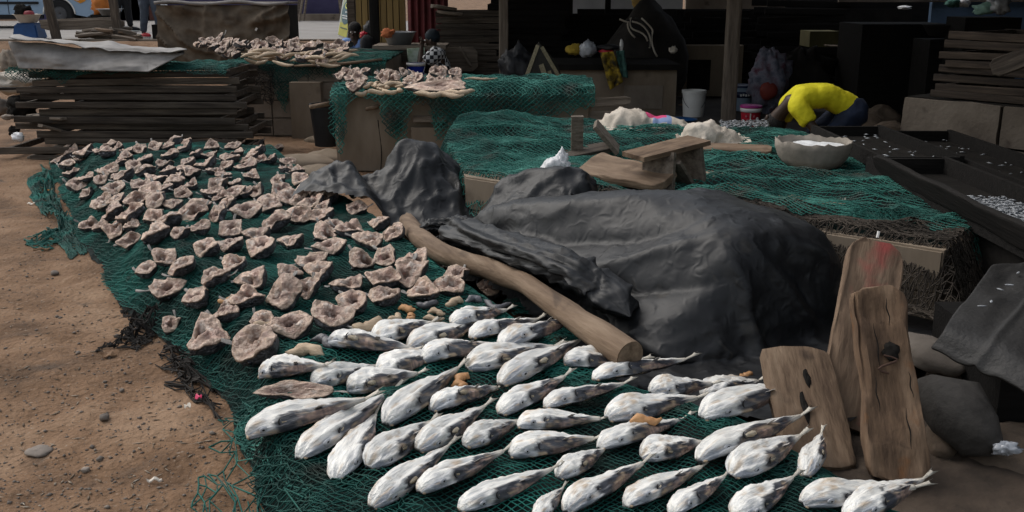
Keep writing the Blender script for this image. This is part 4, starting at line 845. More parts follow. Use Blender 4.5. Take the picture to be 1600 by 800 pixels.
a = flat_net(Htab, .3, 2.8, 3.9, 6.4, .036, lambda u, v: (in_poly(u, v, poly, .22+.10*fbm(u*5, v*5, None, 5, 2)) > 0) & (v+u*.55-6.25 < .15*fbm(u*4, v*4, None, 82, 2)), .0030, .010, .8, 23)
b = flat_net(Htab, .3, 2.8, 3.9, 6.2, .026, lambda u, v: (in_poly(u, v, poly, .26+.12*fbm(u*5, v*5, None, 15, 2)) > 0) & (v+u*.55-6.0 < .15*fbm(u*4, v*4, None, 83, 2)), .0030, .022, 1.1, 24)
net_obj('fishing_net', [a, b], mat('net_brown', [(.016,.013,.010),(.045,.036,.028),(.075,.060,.046)], 4, rough=.9, bump=0), 'dark brown net hanging over the near corner of the low oven', 'fishing net')
patch(1390, 345, .30, .16, .02, 91, 'net', 'bright green net edge lying on the dark brown net', H=Htab, hgt=.02)
def onT(px, py, dz=0): p = hitH(px, py, Htab, TZ); return p+Vector((0, 0, dz))
# stools lying on the net
def slab(name, pts, th, m, parent, nrm):
    """a board with the given four corner points and thickness along nrm"""
    nv = Vector(nrm).normalized()*th; q = [Vector(p) for p in pts]; b = MB(); b.add([tuple(p) for p in q]+[tuple(p+nv) for p in q], [(3,2,1,0),(4,5,6,7),(0,1,5,4),(1,2,6,5),(2,3,7,6),(3,0,4,7)])
    me = b.me(name); bm = bmesh.new(); bm.from_mesh(me); bmesh.ops.recalc_face_normals(bm, faces=bm.faces); bmesh.ops.bevel(bm, geom=bm.edges[:], offset=.004, segments=1, affect='EDGES'); bm.to_mesh(me); bm.free()
    return obj(name, me, m, parent)
def stool_local(loc, M3, label):
    o = empty('wooden_stool', loc, label, 'stool', 'small wooden stools lying on the net'); o.rotation_euler = M3
    return o
# stool A: lying on its seat, one leg upright, one fallen outward
o = stool_local(onT(918, 240, .0), (R(4), R(-7), R(20)), 'small wooden stool lying upside down on the net, one leg upright')
MB().box((0, 0, .020), (.34, .20, .028)).build('seat', M['wood_dark'], o)
MB().box((-.06, .02, .155), (.030, .085, .25), (R(4), R(-4), R(70))).build('leg', M['wood_grey'], o); MB().box((.15, -.01, .095), (.030, .20, .25), (0, R(-36), R(-28))).build('leg', M['wood_grey'], o)
o2 = stool_local(onT(1046, 292, .0), (R(-4), R(-3), R(30)), 'small wooden stool standing on broad splayed legs by the brown plank')
MB().box((0, .01, .232), (.50, .21, .028), (R(6), R(-4), 0)).build('seat', M['wood_brown'], o2)
MB().box((-.09, -.02, .108), (.030, .205, .225), (0, R(10), R(24))).build('leg', M['wood_grey'], o2); MB().box((.165, .02, .112), (.030, .215, .23), (0, R(-8), R(20))).build('leg', M['wood_grey'], o2); MB().box((.05, -.03, .075), (.024, .13, .24), (R(4), R(-44), R(16))).build('brace', M['wood_grey'], o2)
# thick plank behind the tarp
pk = obj('plank', plank_me(.66, .28, .06, 21, 30, .010, .25, .03, 0, .2), M['driftwood']); between(pk, onT(905, 272, .07), onT(1060, 302, .06), (.0, -.55, 1)); tag(pk, 'thick weathered brown plank end showing above the tarp', 'plank')
# white bag
def sackblob(name, c, rad, m, label, cat, seed, amp=.25, f=2.2, rz=0, fold=.06, group=None, n=24):
    b = MB().blob((0, 0, 0), (1, 1, 1), amp*.6, f, seed, n); V = np.concatenate(b.V)
    w = np.abs(fbm(V[:, 0]*3+seed, V[:, 1]*3, V[:, 2]*3, seed+2, 3)); V = V*(1+fold*2.2*(w-.35))[:, None]
    V = V*np.array(rad); V[:, 2] = np.where(V[:, 2] < -rad[2]*.45, -rad[2]*.45+(V[:, 2]+rad[2]*.45)*.15, V[:, 2]); V[:, 2] -= V[:, 2].min()
    return tag(obj(name, mesh_np(name, V, b.F), M[m], None, c, (0, 0, rz)), label, cat, group)
def drapes(name, c, L, Wd, m, label, cat, hull, H, seed, ax=(1, 0, 0), comp=(.78, .78), z=None, step=.016, bend=.05, steps=90):
    X, dx, dy = sheet(c, ax, L, Wd, step, comp, z, .10, seed); X = cloth(X, dx, dy, collider(hull, H, .012), steps=steps, iters=5, bend=bend, fr=.9)
    X = wrinkle(wrinkle(X, .018, 6, seed), .007, 14, seed+3)
    return tag(obj(name, grid_me(name, X), M[m]), label, cat)
p = onT(868, 275); hb = [(p.x-.10, p.y, p.z), (p.x+.12, p.y, p.z), (p.x, p.y-.1, p.z), (p.x, p.y+.1, p.z), (p.x+.03, p.y+.02, p.z+.17), (p.x-.05, p.y, p.z+.14)]
sackblob('plastic_bag', (p.x, p.y, p.z-.01), (.10, .08, .085), 'white_bag', 'crumpled white plastic bag beside the brown plank', 'bag', 5, .34, 1.8, .3, .07)
bag2 = MB().blob((.045, 0, .10), (.04, .035, .075), .3, 2.2, 9, 14); bag2.build('bag_neck', M['white_bag'], bpy.data.objects['plastic_bag'] if 'plastic_bag' in bpy.data.objects else None, True)
# bowl with white ash
p = onT(1268, 262); bw = empty('clay_bowl', p, 'big rough clay bowl with torn rim standing on the net', 'bowl')
nn = 56; prof = [(.02, .0), (.13, .0), (.185, .022), (.225, .075), (.245, .14), (.25, .185), (.243, .186), (.232, .14), (.21, .085), (.15, .05), (.02, .045)]
b = MB().lathe(prof, nn); V = np.concatenate(b.V); th = np.arctan2(V[:, 1], V[:, 0]); rim = np.clip((V[:, 2]-.09)/.09, 0, 1)
V[:, 2] += rim*(.012*fbm(np.cos(th)*3, np.sin(th)*3, None, 5, 3)+.012*np.abs(fbm(np.cos(th)*9, np.sin(th)*9, None, 6, 2))); V[:, 0] *= 1+.03*np.cos(2*th); V += (.006*fbm(V[:, 0]*14, V[:, 1]*14, V[:, 2]*14, 7, 3))[:, None]
M['clay_bowl'] = mat('clay_bowl', [(.16,.145,.12),(.25,.22,.185),(.34,.30,.255)], 4, rough=.9, bump=.5, bscale=20)
obj('shell', mesh_np('shell', V, b.F), M['clay_bowl'], bw)
V = [(0, 0, .150)]+[(rr*math.cos(t), rr*math.sin(t), .150+.03*(1-rr/.225)+.006*math.sin(t*5)) for rr in (.08, .15, .222) for t in np.linspace(0, 2*math.pi, 30, endpoint=False)]
F = [(0, 1+j, 1+(j+1) % 30) for j in range(30)]+[(1+k*30+j, 1+(k+1)*30+j, 1+(k+1)*30+(j+1) % 30, 1+k*30+(j+1) % 30) for k in (0, 1) for j in range(30)]
obj('white_powder', mesh_np('white_powder', V, F), M['ash_white'], bw)
# orange brown fish pieces by the bowl
for k, (px, py) in enumerate(((1330, 281), (1345, 276), (1358, 280), (1370, 284), (1360, 290), (1378, 292), (1392, 288), (1402, 294), (1352, 275))):
    piece('fish_piece', px, py, random.uniform(.06, .11), .05, .03, 'roe' if k else 'head_skin', 'dried orange brown fish piece in the small heap beside the trays', 'fish piece', random.uniform(0, 3), 60+k, 'fish pieces heaped between bowl and trays', Htab, .01, .2)
litter('scrap', 1318, 308, .05, .012, 'bone', 'white chip on the net below the orange fish pieces', 'litter', R(20), z=TZ+.03)
# sacks and the plank behind
M['sack_pink'] = plain('sack_pink', (.58,.06,.17), .85, .15); M['sack_blue'] = plain('sack_blue', (.20,.27,.44), .85, .15)
p = PD(1003, 196, 8.55); p.z = TZ+.03
hb = mound((p.x-.10, p.y), .27, .16, .14, 12, 0, TZ+.02); hb2 = mound((p.x+.20, p.y-.03), .17, .14, .10, 10, 0, TZ+.02)
sk_ = drapes('sack', (p.x, p.y, 0), .92, .52, 'sack', 'pale woven sack with pink and blue patch heaped behind the stools', 'sack', [hb, hb2], lambda x, y: 0*x+TZ+.02, 8, comp=(.80, .76), z=p.z+.2, step=.02)
sk_.data.materials.append(M['sack_pink']); sk_.data.materials.append(M['sack_blue'])
ctr = np.array([tuple(f.center) for f in sk_.data.polygons]); nxg = int(.92/.02); mi = np.zeros(len(ctr), np.int32)
fi = np.arange(len(ctr)); uu, vv_ = (fi % nxg)/nxg, (fi//nxg)/(len(ctr)/nxg)
mi[(uu > .50) & (uu < .70) & (vv_ > .30) & (vv_ < .56)] = 1; mi[((uu > .70) & (uu < .76) & (vv_ > .15) & (vv_ < .6)) | ((uu > .58) & (uu < .72) & (vv_ > .18) & (vv_ < .30))] = 2; sk_.data.polygons.foreach_set('material_index', mi)
p = onT(905, 190); drapes('sack', (p.x+.1, p.y, 0), .5, .26, 'sack', 'flat end of pale sack at the far edge of the net', 'sack', [[(p.x-.1, p.y, p.z), (p.x+.3, p.y, p.z), (p.x+.1, p.y+.1, p.z+.05), (p.x+.1, p.y-.1, p.z), (p.x+.1, p.y, p.z+.08)]], Htab, 12, z=p.z+.16)
pl_ = obj('plank', plank_me(.62, .12, .06, 33, 20, .004, 0, .01), M['driftwood']); between(pl_, onT(1080, 243, .05), onT(1190, 243, .03), (0, -.3, 1)); tag(pl_, 'short squared plank lying under the beige sack', 'plank')
p = onT(1108, 222); hb = mound((p.x-.03, p.y), .15, .10, .13, 12, 0, p.z); hb2 = mound((p.x+.13, p.y-.02), .09, .08, .08, 9, 0, p.z)
drapes('sack', (p.x+.01, p.y, 0), .62, .46, 'sack', 'beige cloth sack heaped over the short squared plank', 'sack', [hb, hb2], Htab, 28, comp=(.74, .70), z=p.z+.2)
# ------------------------------------------------------------------ black smoking trays at the right with small silver fish
def tray(x0, x1, y0, y1, z, h, label, fish=0, group='black smoking trays at the right', th=.03, rz=0, fill=(0, 1)):
    o = empty('smoking_tray', ((x0+x1)/2, (y0+y1)/2, z), label, 'tray', group, rz); w, l = x1-x0, y1-y0
    for s in (-1, 1): MB().box((s*(w/2-th/2), 0, h/2), (th, l, h), (0, R(random.uniform(-2, 2)), 0)).build('side_board', M['wood_black'], o)
    for s in (-1, 1): MB().box((0, s*(l/2-th/2-.001), h/2-.004), (w-2*th-.002, th, h-.01)).build('end_board', M['wood_black'], o)
    MB().box((0, 0, .008), (w-2*th, l-2*th-.004, .012)).build('mesh_floor', M['soot'], o)
    if fish:
        V = []; F = []; k = 0
        for i in range(fish):
            L = random.uniform(.035, .06); a = random.uniform(0, 6.3); x = random.uniform(-w/2+.05, w/2-.05); y = -l/2+.05+(l-.1)*random.uniform(*fill); zz = random.uniform(.02, .05)
            v = oct_*np.array((L/2, .006, .005)); ca, sa = math.cos(a), math.sin(a); v = v@np.array([[ca, sa, random.uniform(-.2, .2)], [-sa, ca, 0], [0, 0, 1]])+np.array((x, y, zz)); V.append(v); F.append(of+k); k += 6
        tag(obj('small_fish', mesh_np('small_fish', np.concatenate(V), np.concatenate(F), False), M['silver'], o), kind='stuff')
    return o
tray(2.28, 2.80, 4.0, 6.35, .44, .12, 'near black tray holding small silver fish at the right edge', 4200, fill=(.0, .62), rz=R(0))
tray(2.42, 2.98, 6.5, 8.05, .44, .10, 'far black tray behind the clay bowl with few fish', 45)
tray(3.0, 3.5, 4.6, 8.0, .40, .11, 'long black tray below the cracked concrete wall', 90, rz=R(-1))
pb2 = obj('board', plank_me(2.3, .13, .035, 41, 20, .004, 0, .005), M['wood_black']); between(pb2, (2.27, 6.05, .56), (2.25, 3.95, .55), (.9, 0, .4)); tag(pb2, 'black board leaning along the near edge of the fish tray', 'board')
to_ = MB().box((2.95, 6.0, .21), (1.25, 4.2, .42)).build('concrete_oven', M['soot']); tag(to_, 'sooty low oven under the black trays', 'oven')
for k in range(26):
    p = P(1120+random.uniform(0, 90), 212+random.uniform(-5, 6), TZ+.04)
fb = []
V = []; F = []; k = 0
for i in range(260):
    p = P(random.uniform(1125, 1200), random.uniform(203, 214), .40); v = oct_*np.array((.022, .006, .006))+np.array((p.x, p.y, .47+random.uniform(0, .02))); V.append(v); F.append(of+k); k += 6
tag(obj('small_fish', mesh_np('small_fish', np.concatenate(V), np.concatenate(F), False), M['silver']), 'strip of tiny grey fish behind the beige sack', 'fish', kind='stuff')
# ------------------------------------------------------------------ stack of smoking trays at the left with a bent metal sheet
def frame_tray(c, w, l, h, rz, label, group, m='wood_dark', parts=True, tilt=0):
    o = empty('smoking_tray', c, label, 'tray', group); o.rotation_euler = (0, tilt, rz)
    for s in (-1, 1): obj('long_board', plank_me(w*random.uniform(.97, 1.04), h*random.uniform(.85, 1.0), .03, random.randrange(99), 10, .003, 0, 0, .01*random.uniform(-1, 1), .05), M[m], o, (random.uniform(-.03, .03), s*(l/2), h/2), (R(90), 0, 0))
    if parts:
        for s in (-1, 1): MB().box((0, 0, 0), (.03, l-.04, h*.8)).build('end_board', M[m], o, False, (s*(w/2-.10), 0, h/2))
    return o
z = -.02; n = 12
for i in range(n):
    h = .072; xo = [.02, -.30, .10, .14, -.05, -.10, .02, -.02, -.04, -.08, .02, 0][i] if i < 12 else 0; w = [2.1, 2.2, 1.95, 2.1, 2.2, 2.1, 1.95, 2.2, 2.1, 2.1, 2.0, 2.0][i]
    frame_tray((-3.68+xo*.8, 10.15+random.uniform(-.05, .05)-(.10 if i == 0 else 0), z), w, .9, h*.95, R(random.uniform(-2, 2)), 'dark wooden smoking tray, %s from the bottom of the left stack' % ORD[i] if i else 'bottom wooden smoking tray of the left stack, jutting out lowest', 'smoking trays stacked at the left', tilt=R(random.uniform(-.9, .9))); z += h
LZ = z
for k, (px, py, L, rz) in enumerate(((60, 232, .5, .2), (52, 183, .5, -.5), (75, 205, .45, .9))):
    o = obj('offcut', plank_me(L, .10, .03, 60+k, 8, .003, 0, 0), M['wood_grey'], None, PD(px+22, py, 9.75), (0, R(20*(k-1)), rz)); tag(o, ('grey board scrap at the foot of the left tray stack', 'slanting board scrap wedged halfway up the left tray stack', 'short board scrap leaning on the left tray stack')[k], 'board')
# net on the stack, then the sheet
def edge_drape(E, nin, D, hem, cell, r, z, jit, seed, ripple=.03, rough=.02, lift=None):
    """net lying D metres back from the edge polyline E and hanging over it by hem(u)"""
    E = [Vector(e) for e in E]; nin = Vector(nin).normalized(); cum = [0]
    for i in range(len(E)-1): cum.append(cum[-1]+(E[i+1]-E[i]).length)
    Ea = np.array([tuple(e) for e in E]); L = cum[-1]
    def surf(u, v):
        p = np.stack([np.interp(u, cum, Ea[:, k]) for k in range(3)], -1); top = v < 0
        back = np.where(top, -v, 0); down = np.where(top, 0, v)
        rp = ripple*np.sin(u*17+2.5*fbm(u*2, u*0, None, seed, 2))*np.minimum(1, down*4)
        rnd = .03*np.exp(-np.abs(v)*25)
        off = back-np.where(top, 0, .022+.5*np.abs(rp))
        x = p[:, 0]+nin.x*off+rp*.5; y = p[:, 1]+nin.y*off; zz = p[:, 2]+z-down-rnd+rough*fbm(u*6, v*6, None, seed+3, 3)*np.where(top, 1, .3)
        if lift is not None: zz = zz+np.where(top, lift(u, v), 0)
        return np.stack([x, y, zz], -1)
    hm = lambda u: np.interp(u/L, [a for a, _ in hem], [b for _, b in hem])
    return lattice(surf, np.arange(0, L, cell), np.arange(-D, max(b for _, b in hem)+.05, cell*.5), lambda u, v: v < hm(u)+.03*fbm(u*9, v*0, None, seed+7, 2), r, jit, seed)
A = edge_drape([(-4.85, 9.66, LZ), (-2.72, 9.66, LZ)], (0, 1, 0), .9, [(0, .08), (.08, .18), (.15, .05), (.25, .13), (.45, .02), (.7, .0), (1, .05)], .035, .0028, .02, .3, 101, .01)
B = edge_drape([(-4.85, 9.68, LZ), (-2.72, 9.68, LZ)], (0, 1, 0), .9, [(0, .05), (.1, .12), (.5, .0), (1, .03)], .03, .0026, .035, .5, 102, .01)
net_obj('fishing_net', [A, B], M['net'], 'green net piled on the left tray stack under the metal sheet', 'fishing net')
q = [PD(15, 62, 10.6), PD(292, 82, 9.75), PD(230, 112, 9.55), PD(28, 106, 9.62)]
nx_, ny_ = 60, 24; U, Vv = np.meshgrid(np.linspace(0, 1, nx_), np.linspace(0, 1, ny_)); X = np.zeros((ny_, nx_, 3))
F0, F1, G0, G1, H0, H1 = PD(28, 107, 9.58), PD(232, 112, 9.52), PD(16, 66, 9.70), PD(288, 82, 9.75), PD(24, 58, 10.1), PD(284, 76, 10.2)
for k in range(3):
    lo = F0[k]*(1-U)+F1[k]*U; mi_ = G0[k]*(1-U)+G1[k]*U; hi = H0[k]*(1-U)+H1[k]*U; t = Vv
    X[..., k] = lo+(mi_-lo)*t
X[..., 1] -= .02*np.sin(Vv*math.pi); X[..., 1] += .03*fbm(U*4, Vv*2, None, 8, 3); X[..., 2] += .015*fbm(U*5, Vv*0, None, 9, 3)*Vv
ms = obj('metal_sheet', grid_me('metal_sheet', X), M['sheet_metal']); tag(ms, 'bent grey metal sheet lying on the left tray stack', 'metal sheet')
s_ = ms.modifiers.new('thick', 'SOLIDIFY'); s_.thickness = .008
X3 = np.zeros((12, 60, 3)); U, Vv = np.meshgrid(np.linspace(0, 1, 60), np.linspace(0, 1, 12))
G0b, G1b, H0b, H1b = PD(14, 61, 9.60), PD(292, 80, 9.66), PD(22, 56, 10.3), PD(286, 74, 10.35)
for k in range(3): X3[..., k] = (G0b[k]*(1-U)+G1b[k]*U)*(1-Vv)+(H0b[k]*(1-U)+H1b[k]*U)*Vv
X3[..., 2] += .025*fbm(U*7, Vv*1.2, None, 18, 3)-.02*np.sin(U*math.pi)*(1-Vv)
ts_ = obj('metal_sheet', grid_me('metal_sheet', X3), M['sheet_metal']); tag(ts_, 'flat grey metal sheet with wavy edge on top of the bent one', 'metal sheet'); ts_.modifiers.new('thick', 'SOLIDIFY').thickness = .006
X2 = np.zeros((10, 24, 3)); U, Vv = np.meshgrid(np.linspace(0, 1, 24), np.linspace(0, 1, 10)); C4 = [PD(232, 111, 9.515), PD(289, 83, 9.74), PD(286, 78, 9.9), PD(232, 98, 9.60)]
for k in range(3): X2[..., k] = (1-U)*(1-Vv)*C4[0][k]+U*(1-Vv)*C4[1][k]+U*Vv*C4[2][k]+(1-U)*Vv*C4[3][k]
obj('folded_flap', grid_me('folded_flap', X2), M['sheet_metal'], ms)
# odds and ends left of the stack
for px, py, Y, rad, nm, m, lb, ct in ((17, 100, 11.5, (.14, .12, .16), 'pot', 'concrete', 'round greyish pot behind the left tray stack', 'pot'), (18, 128, 11.0, (.28, .2, .12), 'sack', 'sack', 'pale printed sack slumped left of the tray stack', 'sack'), (36, 165, 10.4, (.16, .14, .13), 'plastic_bag', 'soot', 'black bag heaped at the left foot of the tray stack', 'bag'), (22, 205, 9.9, (.05, .05, .05), 'ball', 'soot', 'small round black pot on the dirt at far left', 'pot'), (29, 214, 9.7, (.06, .05, .045), 'plastic_bag', 'white_bag', 'small crumpled white plastic bag on the dirt', 'bag'), (3, 168, 10.6, (.12, .10, .09), 'stone', 'stone', 'brown stone at the left edge beside the black bag', 'stone'), (12, 183, 10.2, (.06, .04, .03), 'stone', 'stone', 'small pale stone below the black bag', 'stone')):
    c = PD(px, py, Y); b = MB().blob((0, 0, 0), rad, .25, 2.2, px+3, 14); tag(b.build(nm, M[m], None, True, c), lb, ct)
p = P(30, 146, .25); bd = obj('board', plank_me(.9, .09, .03, 77, 8), M['wood_black']); between(bd, PD(-20, 138, 10.6), PD(48, 138, 10.3)); tag(bd, 'dark board sticking out left of the tray stack', 'board')

# ------------------------------------------------------------------ middle clay oven with net and fish
MY, MZ = 9.0, .70
mo = MB(); x0, x1 = -1.60, .72
mo.box(((x0+x1)/2, MY+.65, MZ/2-.02), (x1-x0, 1.3, MZ+.04)); me_ = mo.me('clay_oven')
bm = bmesh.new(); bm.from_mesh(me_); bmesh.ops.bevel(bm, geom=bm.edges[:], offset=.03, segments=3, affect='EDGES'); bmesh.ops.subdivide_edges(bm, edges=[e for e in bm.edges if e.calc_length() > .3], cuts=14, use_grid_fill=True)
for v in bm.verts:
    n_ = fbm(np.array([v.co.x*3]), np.array([v.co.y*3]), np.array([v.co.z*3]), 5, 3)[0]*.012; v.co += Vector((n_, n_, n_*.5))
bm.to_mesh(me_); bm.free(); mo_ = obj('clay_oven', shade_auto(me_, 50), M['clay']); tag(mo_, 'square clay oven in the middle with net hanging over its front', 'oven')
# lower ledge at the right of the front, boards under the net
MB().box((-.70, MY-.02, .20), (.42, .09, .40)).build('ledge', M['clay'], mo_); MB().box((-.735, MY-.03, .475), (.30, .10, .05)).build('board', M['wood_grey'], mo_)
MB().tube([(-1.30, MY-.08, .565), (-1.15, MY+.05, .59)], .018, 8).build('pole_end', M['driftwood'], mo_, True)
MB().tube([(-1.66, MY+.05, .60), (-1.80, MY-.08, .585)], .02, 8).build('pole_end', M['driftwood'], mo_, True)
lp_ = obj('ledge_board', plank_me(1.35, .12, .05, 19, 14, .004, 0, .005), M['clay'], mo_, (.10, MY-.06, .42), (R(80), 0, 0))
for k in range(3): obj('board', plank_me(.42, .09, .03, 66+k, 8), M['wood_grey'], mo_, (.86, MY+.02+.03*k, .62-.13*k), (R(80), R(3*(k-1)), R(6)))
for k, (x, za, zb_) in enumerate(((-1.20, .0, .46), (-.92, .02, .14))): MB().tube([(x+.012*math.sin(q*9), MY-.006, q) for q in np.linspace(za, zb_, 9)], .004, 4).build('crack', M['soot'], mo_)
hem1 = [(0, .45), (.03, .60), (.055, .5), (.065, .14), (.12, .06), (.18, .10), (.21, .38), (.25, .55), (.28, .46), (.31, .16), (.37, .12), (.40, .46), (.5, .42), (.7, .32), (.85, .24), (1, .17)]
E1 = [(x0-.02, MY-.02, MZ), (x1+.02, MY-.02, MZ)]
lift = lambda u, v: .05*sstep(1.0, 1.4, u)*np.exp(-((v+.25)/.2)**2)
A = edge_drape([(a_, b_-.05, c_) for a_, b_, c_ in E1], (0, 1, 0), 1.3, hem1, .050, .0044, .035, .12, 111, .035, .03, lift)
B = edge_drape(E1, (0, 1, 0), 1.25, [(a, b*.9 if a < .45 else b*.55) for a, b in hem1], .046, .0036, .05, .25, 112, .05, .03, lift)
C = edge_drape([(a_, b_-.03, c_) for a_, b_, c_ in E1], (0, 1, 0), .2, [(a_, b_*.8 if b_ > .2 else b_*.6) for a_, b_ in hem1], .04, .0032, .03, .35, 113, .06, .03, lift)
net_obj('fishing_net', [A, B, C], M['net_pale'], 'green net hanging in points over the middle clay oven', 'fishing net')
U, Vv = np.meshgrid(np.linspace(x0, x1, 50), np.linspace(MY+.01, MY+1.28, 26)); tag(obj('folded_net', grid_me('folded_net', np.stack([U, Vv, MZ+.028+.02*fbm(U*6, Vv*6, None, 4, 2)], -1)), M['net_under']), 'dark folded net on top of the middle clay oven', 'fishing net')
MH = lambda x, y: 0*x+MZ+.065
for k in range(34):
    t = random.random(); px = 530+205*t; py = 150-26*random.random()+ (0 if px < 620 else -3)
    w = P(px, py, MZ+.06); 
    put_head(w+Vector((0, 0, random.uniform(0, .03))), random.uniform(.055, .085), random.uniform(0, 6.3), random.uniform(.1, .7), random.uniform(-.5, .5), 'split fish head in the heap on the middle clay oven', 'fish heap on the middle clay oven', random.randrange(14))
for k in range(16):
    px = random.uniform(560, 700); w = P(px, random.uniform(132, 152), MZ+.06)
    b = MB().tube([(t*.14-.07, .02*math.sin(t*5+k), .02+.012*math.sin(t*4+k)) for t in np.linspace(0, 1, 7)], [.012, .018, .02, .018, .02, .016, .008], 8)
    tag(b.build('fish_gut', M['gut' if k % 3 else 'head_flesh2'] if False else M['gut'], None, True, w, (0, 0, random.uniform(0, 3))), 'pale dried fish strip in the heap on the middle clay oven', 'fish gut', 'fish strips on the middle clay oven')
for k, (px, py, rz) in enumerate(((612, 140, .2), (640, 143, -.4), (700, 158, .1), (672, 157, .1), (720, 153, .2))): piece('fish_gut', px, py, .24, .06, .045, 'gut', ('broad cream fish strip at the front of the heap', 'cream fish strip pointing down to the net', 'thin cream strip on the net edge', 'orange tipped strip at the board end', 'rough cream strip on the hanging net')[k], 'fish gut', rz, 70+k, None, MH, .01, .8)
sh2 = put_head(P(685, 147, MZ+.07), .19, 0, .4, 0, 'large open fish carcass at the front of the middle heap', None, 2, False); sh2.matrix_basis = sh2.matrix_basis@Matrix.Diagonal((1.25, .55, .4, 1))
piece('fish_gut', 752, 133, .30, .03, .025, 'gut', 'long pale fish strip curling up right of the middle heap', 'fish gut', .25, 79, None, MH, .03, 1.0)

# ------------------------------------------------------------------ far left concrete oven with net and fish
OY, OZ = 11.25, .80
ox0, ox1 = -3.12, -1.42
ov = MB().box(((ox0+ox1)/2, OY+1.3, OZ/2-.02), (ox1-ox0-.03, 2.57, OZ+.03)).build('concrete_oven', M['concrete']); tag(ov, 'far concrete block oven with fish and net on top', 'oven')
nb_ = 4
for r_i in range(4):
    for k in range(nb_):
        if r_i == 2 and k == 1: wd = 1
        w = (ox1-ox0)/nb_; MB().box((0, 0, 0), (w-.012, .03, OZ/4-.012)).build('block', M['concrete'], ov, False, (ox0+w*(k+.5)+(.0 if r_i % 2 else .0), OY-.004-random.uniform(0, .008), OZ/4*(r_i+.5)))
    for k in range(6):
        d = 2.57/6; MB().box((0, 0, 0), (.03, d-.012, OZ/4-.012)).build('block', M['concrete'], ov, False, (ox0-.004, OY+.03+d*(k+.5), OZ/4*(r_i+.5)))
MB().box((-2.28, OY-.10, .30), (.34, .18, .62)).build('buttress', M['clay'], ov)
hem2 = [(0, .0), (.15, .02), (.24, .10), (.29, .40), (.36, .62), (.40, .30), (.47, .18), (.6, .20), (.75, .17), (.82, .22), (.9, .20), (1, .18)]
E2 = [(ox0-.02, OY-.03, OZ), (ox1+.02, OY-.03, OZ)]
A = edge_drape(E2, (0, 1, 0), 2.4, hem2, .045, .003, .03, .3, 121, .02); B = edge_drape(E2, (0, 1, 0), 1.2, [(a, b*.85) for a, b in hem2], .034, .003, .04, .6, 122, .04)
net_obj('fishing_net', [A, B], M['net'], 'green net hanging over the front of the far concrete oven', 'fishing net')
hem3 = [(a, b*1.1+.02) for a, b in hem2 if a < .5]
bn = edge_drape(E2, (0, 1, 0), .05, [(0, .05), (.06, .25), (.1, .45), (.14, .2), (.2, .4), (.26, .5), (.3, .1), (1, 0)], .03, .003, .02, 1.0, 123, .03); net_obj('net_heap', [bn], M['net_black'], 'dark torn net strands hanging at the left of the far oven', 'fishing net')
U, Vv = np.meshgrid(np.linspace(ox0, ox1, 30), np.linspace(OY+.01, OY+2.55, 26)); tag(obj('folded_net', grid_me('folded_net', np.stack([U, Vv, OZ+.026+.02*fbm(U*6, Vv*6, None, 4, 2)], -1)), M['net_under']), 'dark folded net on top of the far concrete oven', 'fishing net')
OH = OZ+.05
for k in range(62):
    px = random.uniform(312, 545); py = random.uniform(66, 88) if px < 430 else random.uniform(72, 96); w = PD(px, py, 0.1) if False else P(px, py+9, OH+.0); w.y = min(w.y, OY+2.4); w.z = OH+random.uniform(0, .11)
    put_head(w, random.uniform(.06, .09), random.uniform(0, 6.3), random.uniform(.0, .8), random.uniform(-.5, .5), 'split fish head in the heap on the far concrete oven', 'fish heap on the far concrete oven', random.randrange(14), k % 2 == 0)
for k in range(70):
    px = random.uniform(390, 545); py = random.uniform(84, 104); w = P(px, py, OH+.02); L = random.uniform(.18, .34); sgn = random.choice((-1, 1))
    b = MB().tube([(t*L-L/2, .025*math.sin(t*4+k), .03+.03*sgn*math.sin(t*2.4)) for t in np.linspace(0, 1, 8)], [.006, .014, .018, .02, .017, .015, .012, .004], 7)
    tag(b.build('fish_strip', M['gut'], None, True, w+Vector((0, 0, random.uniform(0, .05))), (0, random.uniform(-.15, .15), random.choice((random.gauss(.3, .3), random.uniform(0, 3))))), 'pale dried fish strip on the front edge of the far oven', 'fish strip', 'fish strips on the far concrete oven')
pole = MB().tube([PD(460, 103, 11.2), PD(520, 101, 11.15), PD(560, 97, 11.2), PD(597, 93, 11.25)], [.014, .017, .016, .012], 8).build('pole', M['driftwood'], None, True); tag(pole, 'thin pale pole lying along the far oven edge', 'pole')
for k in range(4): o = obj('board', plank_me(.5, .10, .02, 50+k, 8), M['wood_dark'], None, (-3.05+.1*k, OY+.1+.25*k, OZ+.015), (0, R(3), R(80-9*k))); tag(o, 'dark board end at the left corner of the far oven', 'board', 'board ends at the left corner of the far oven')
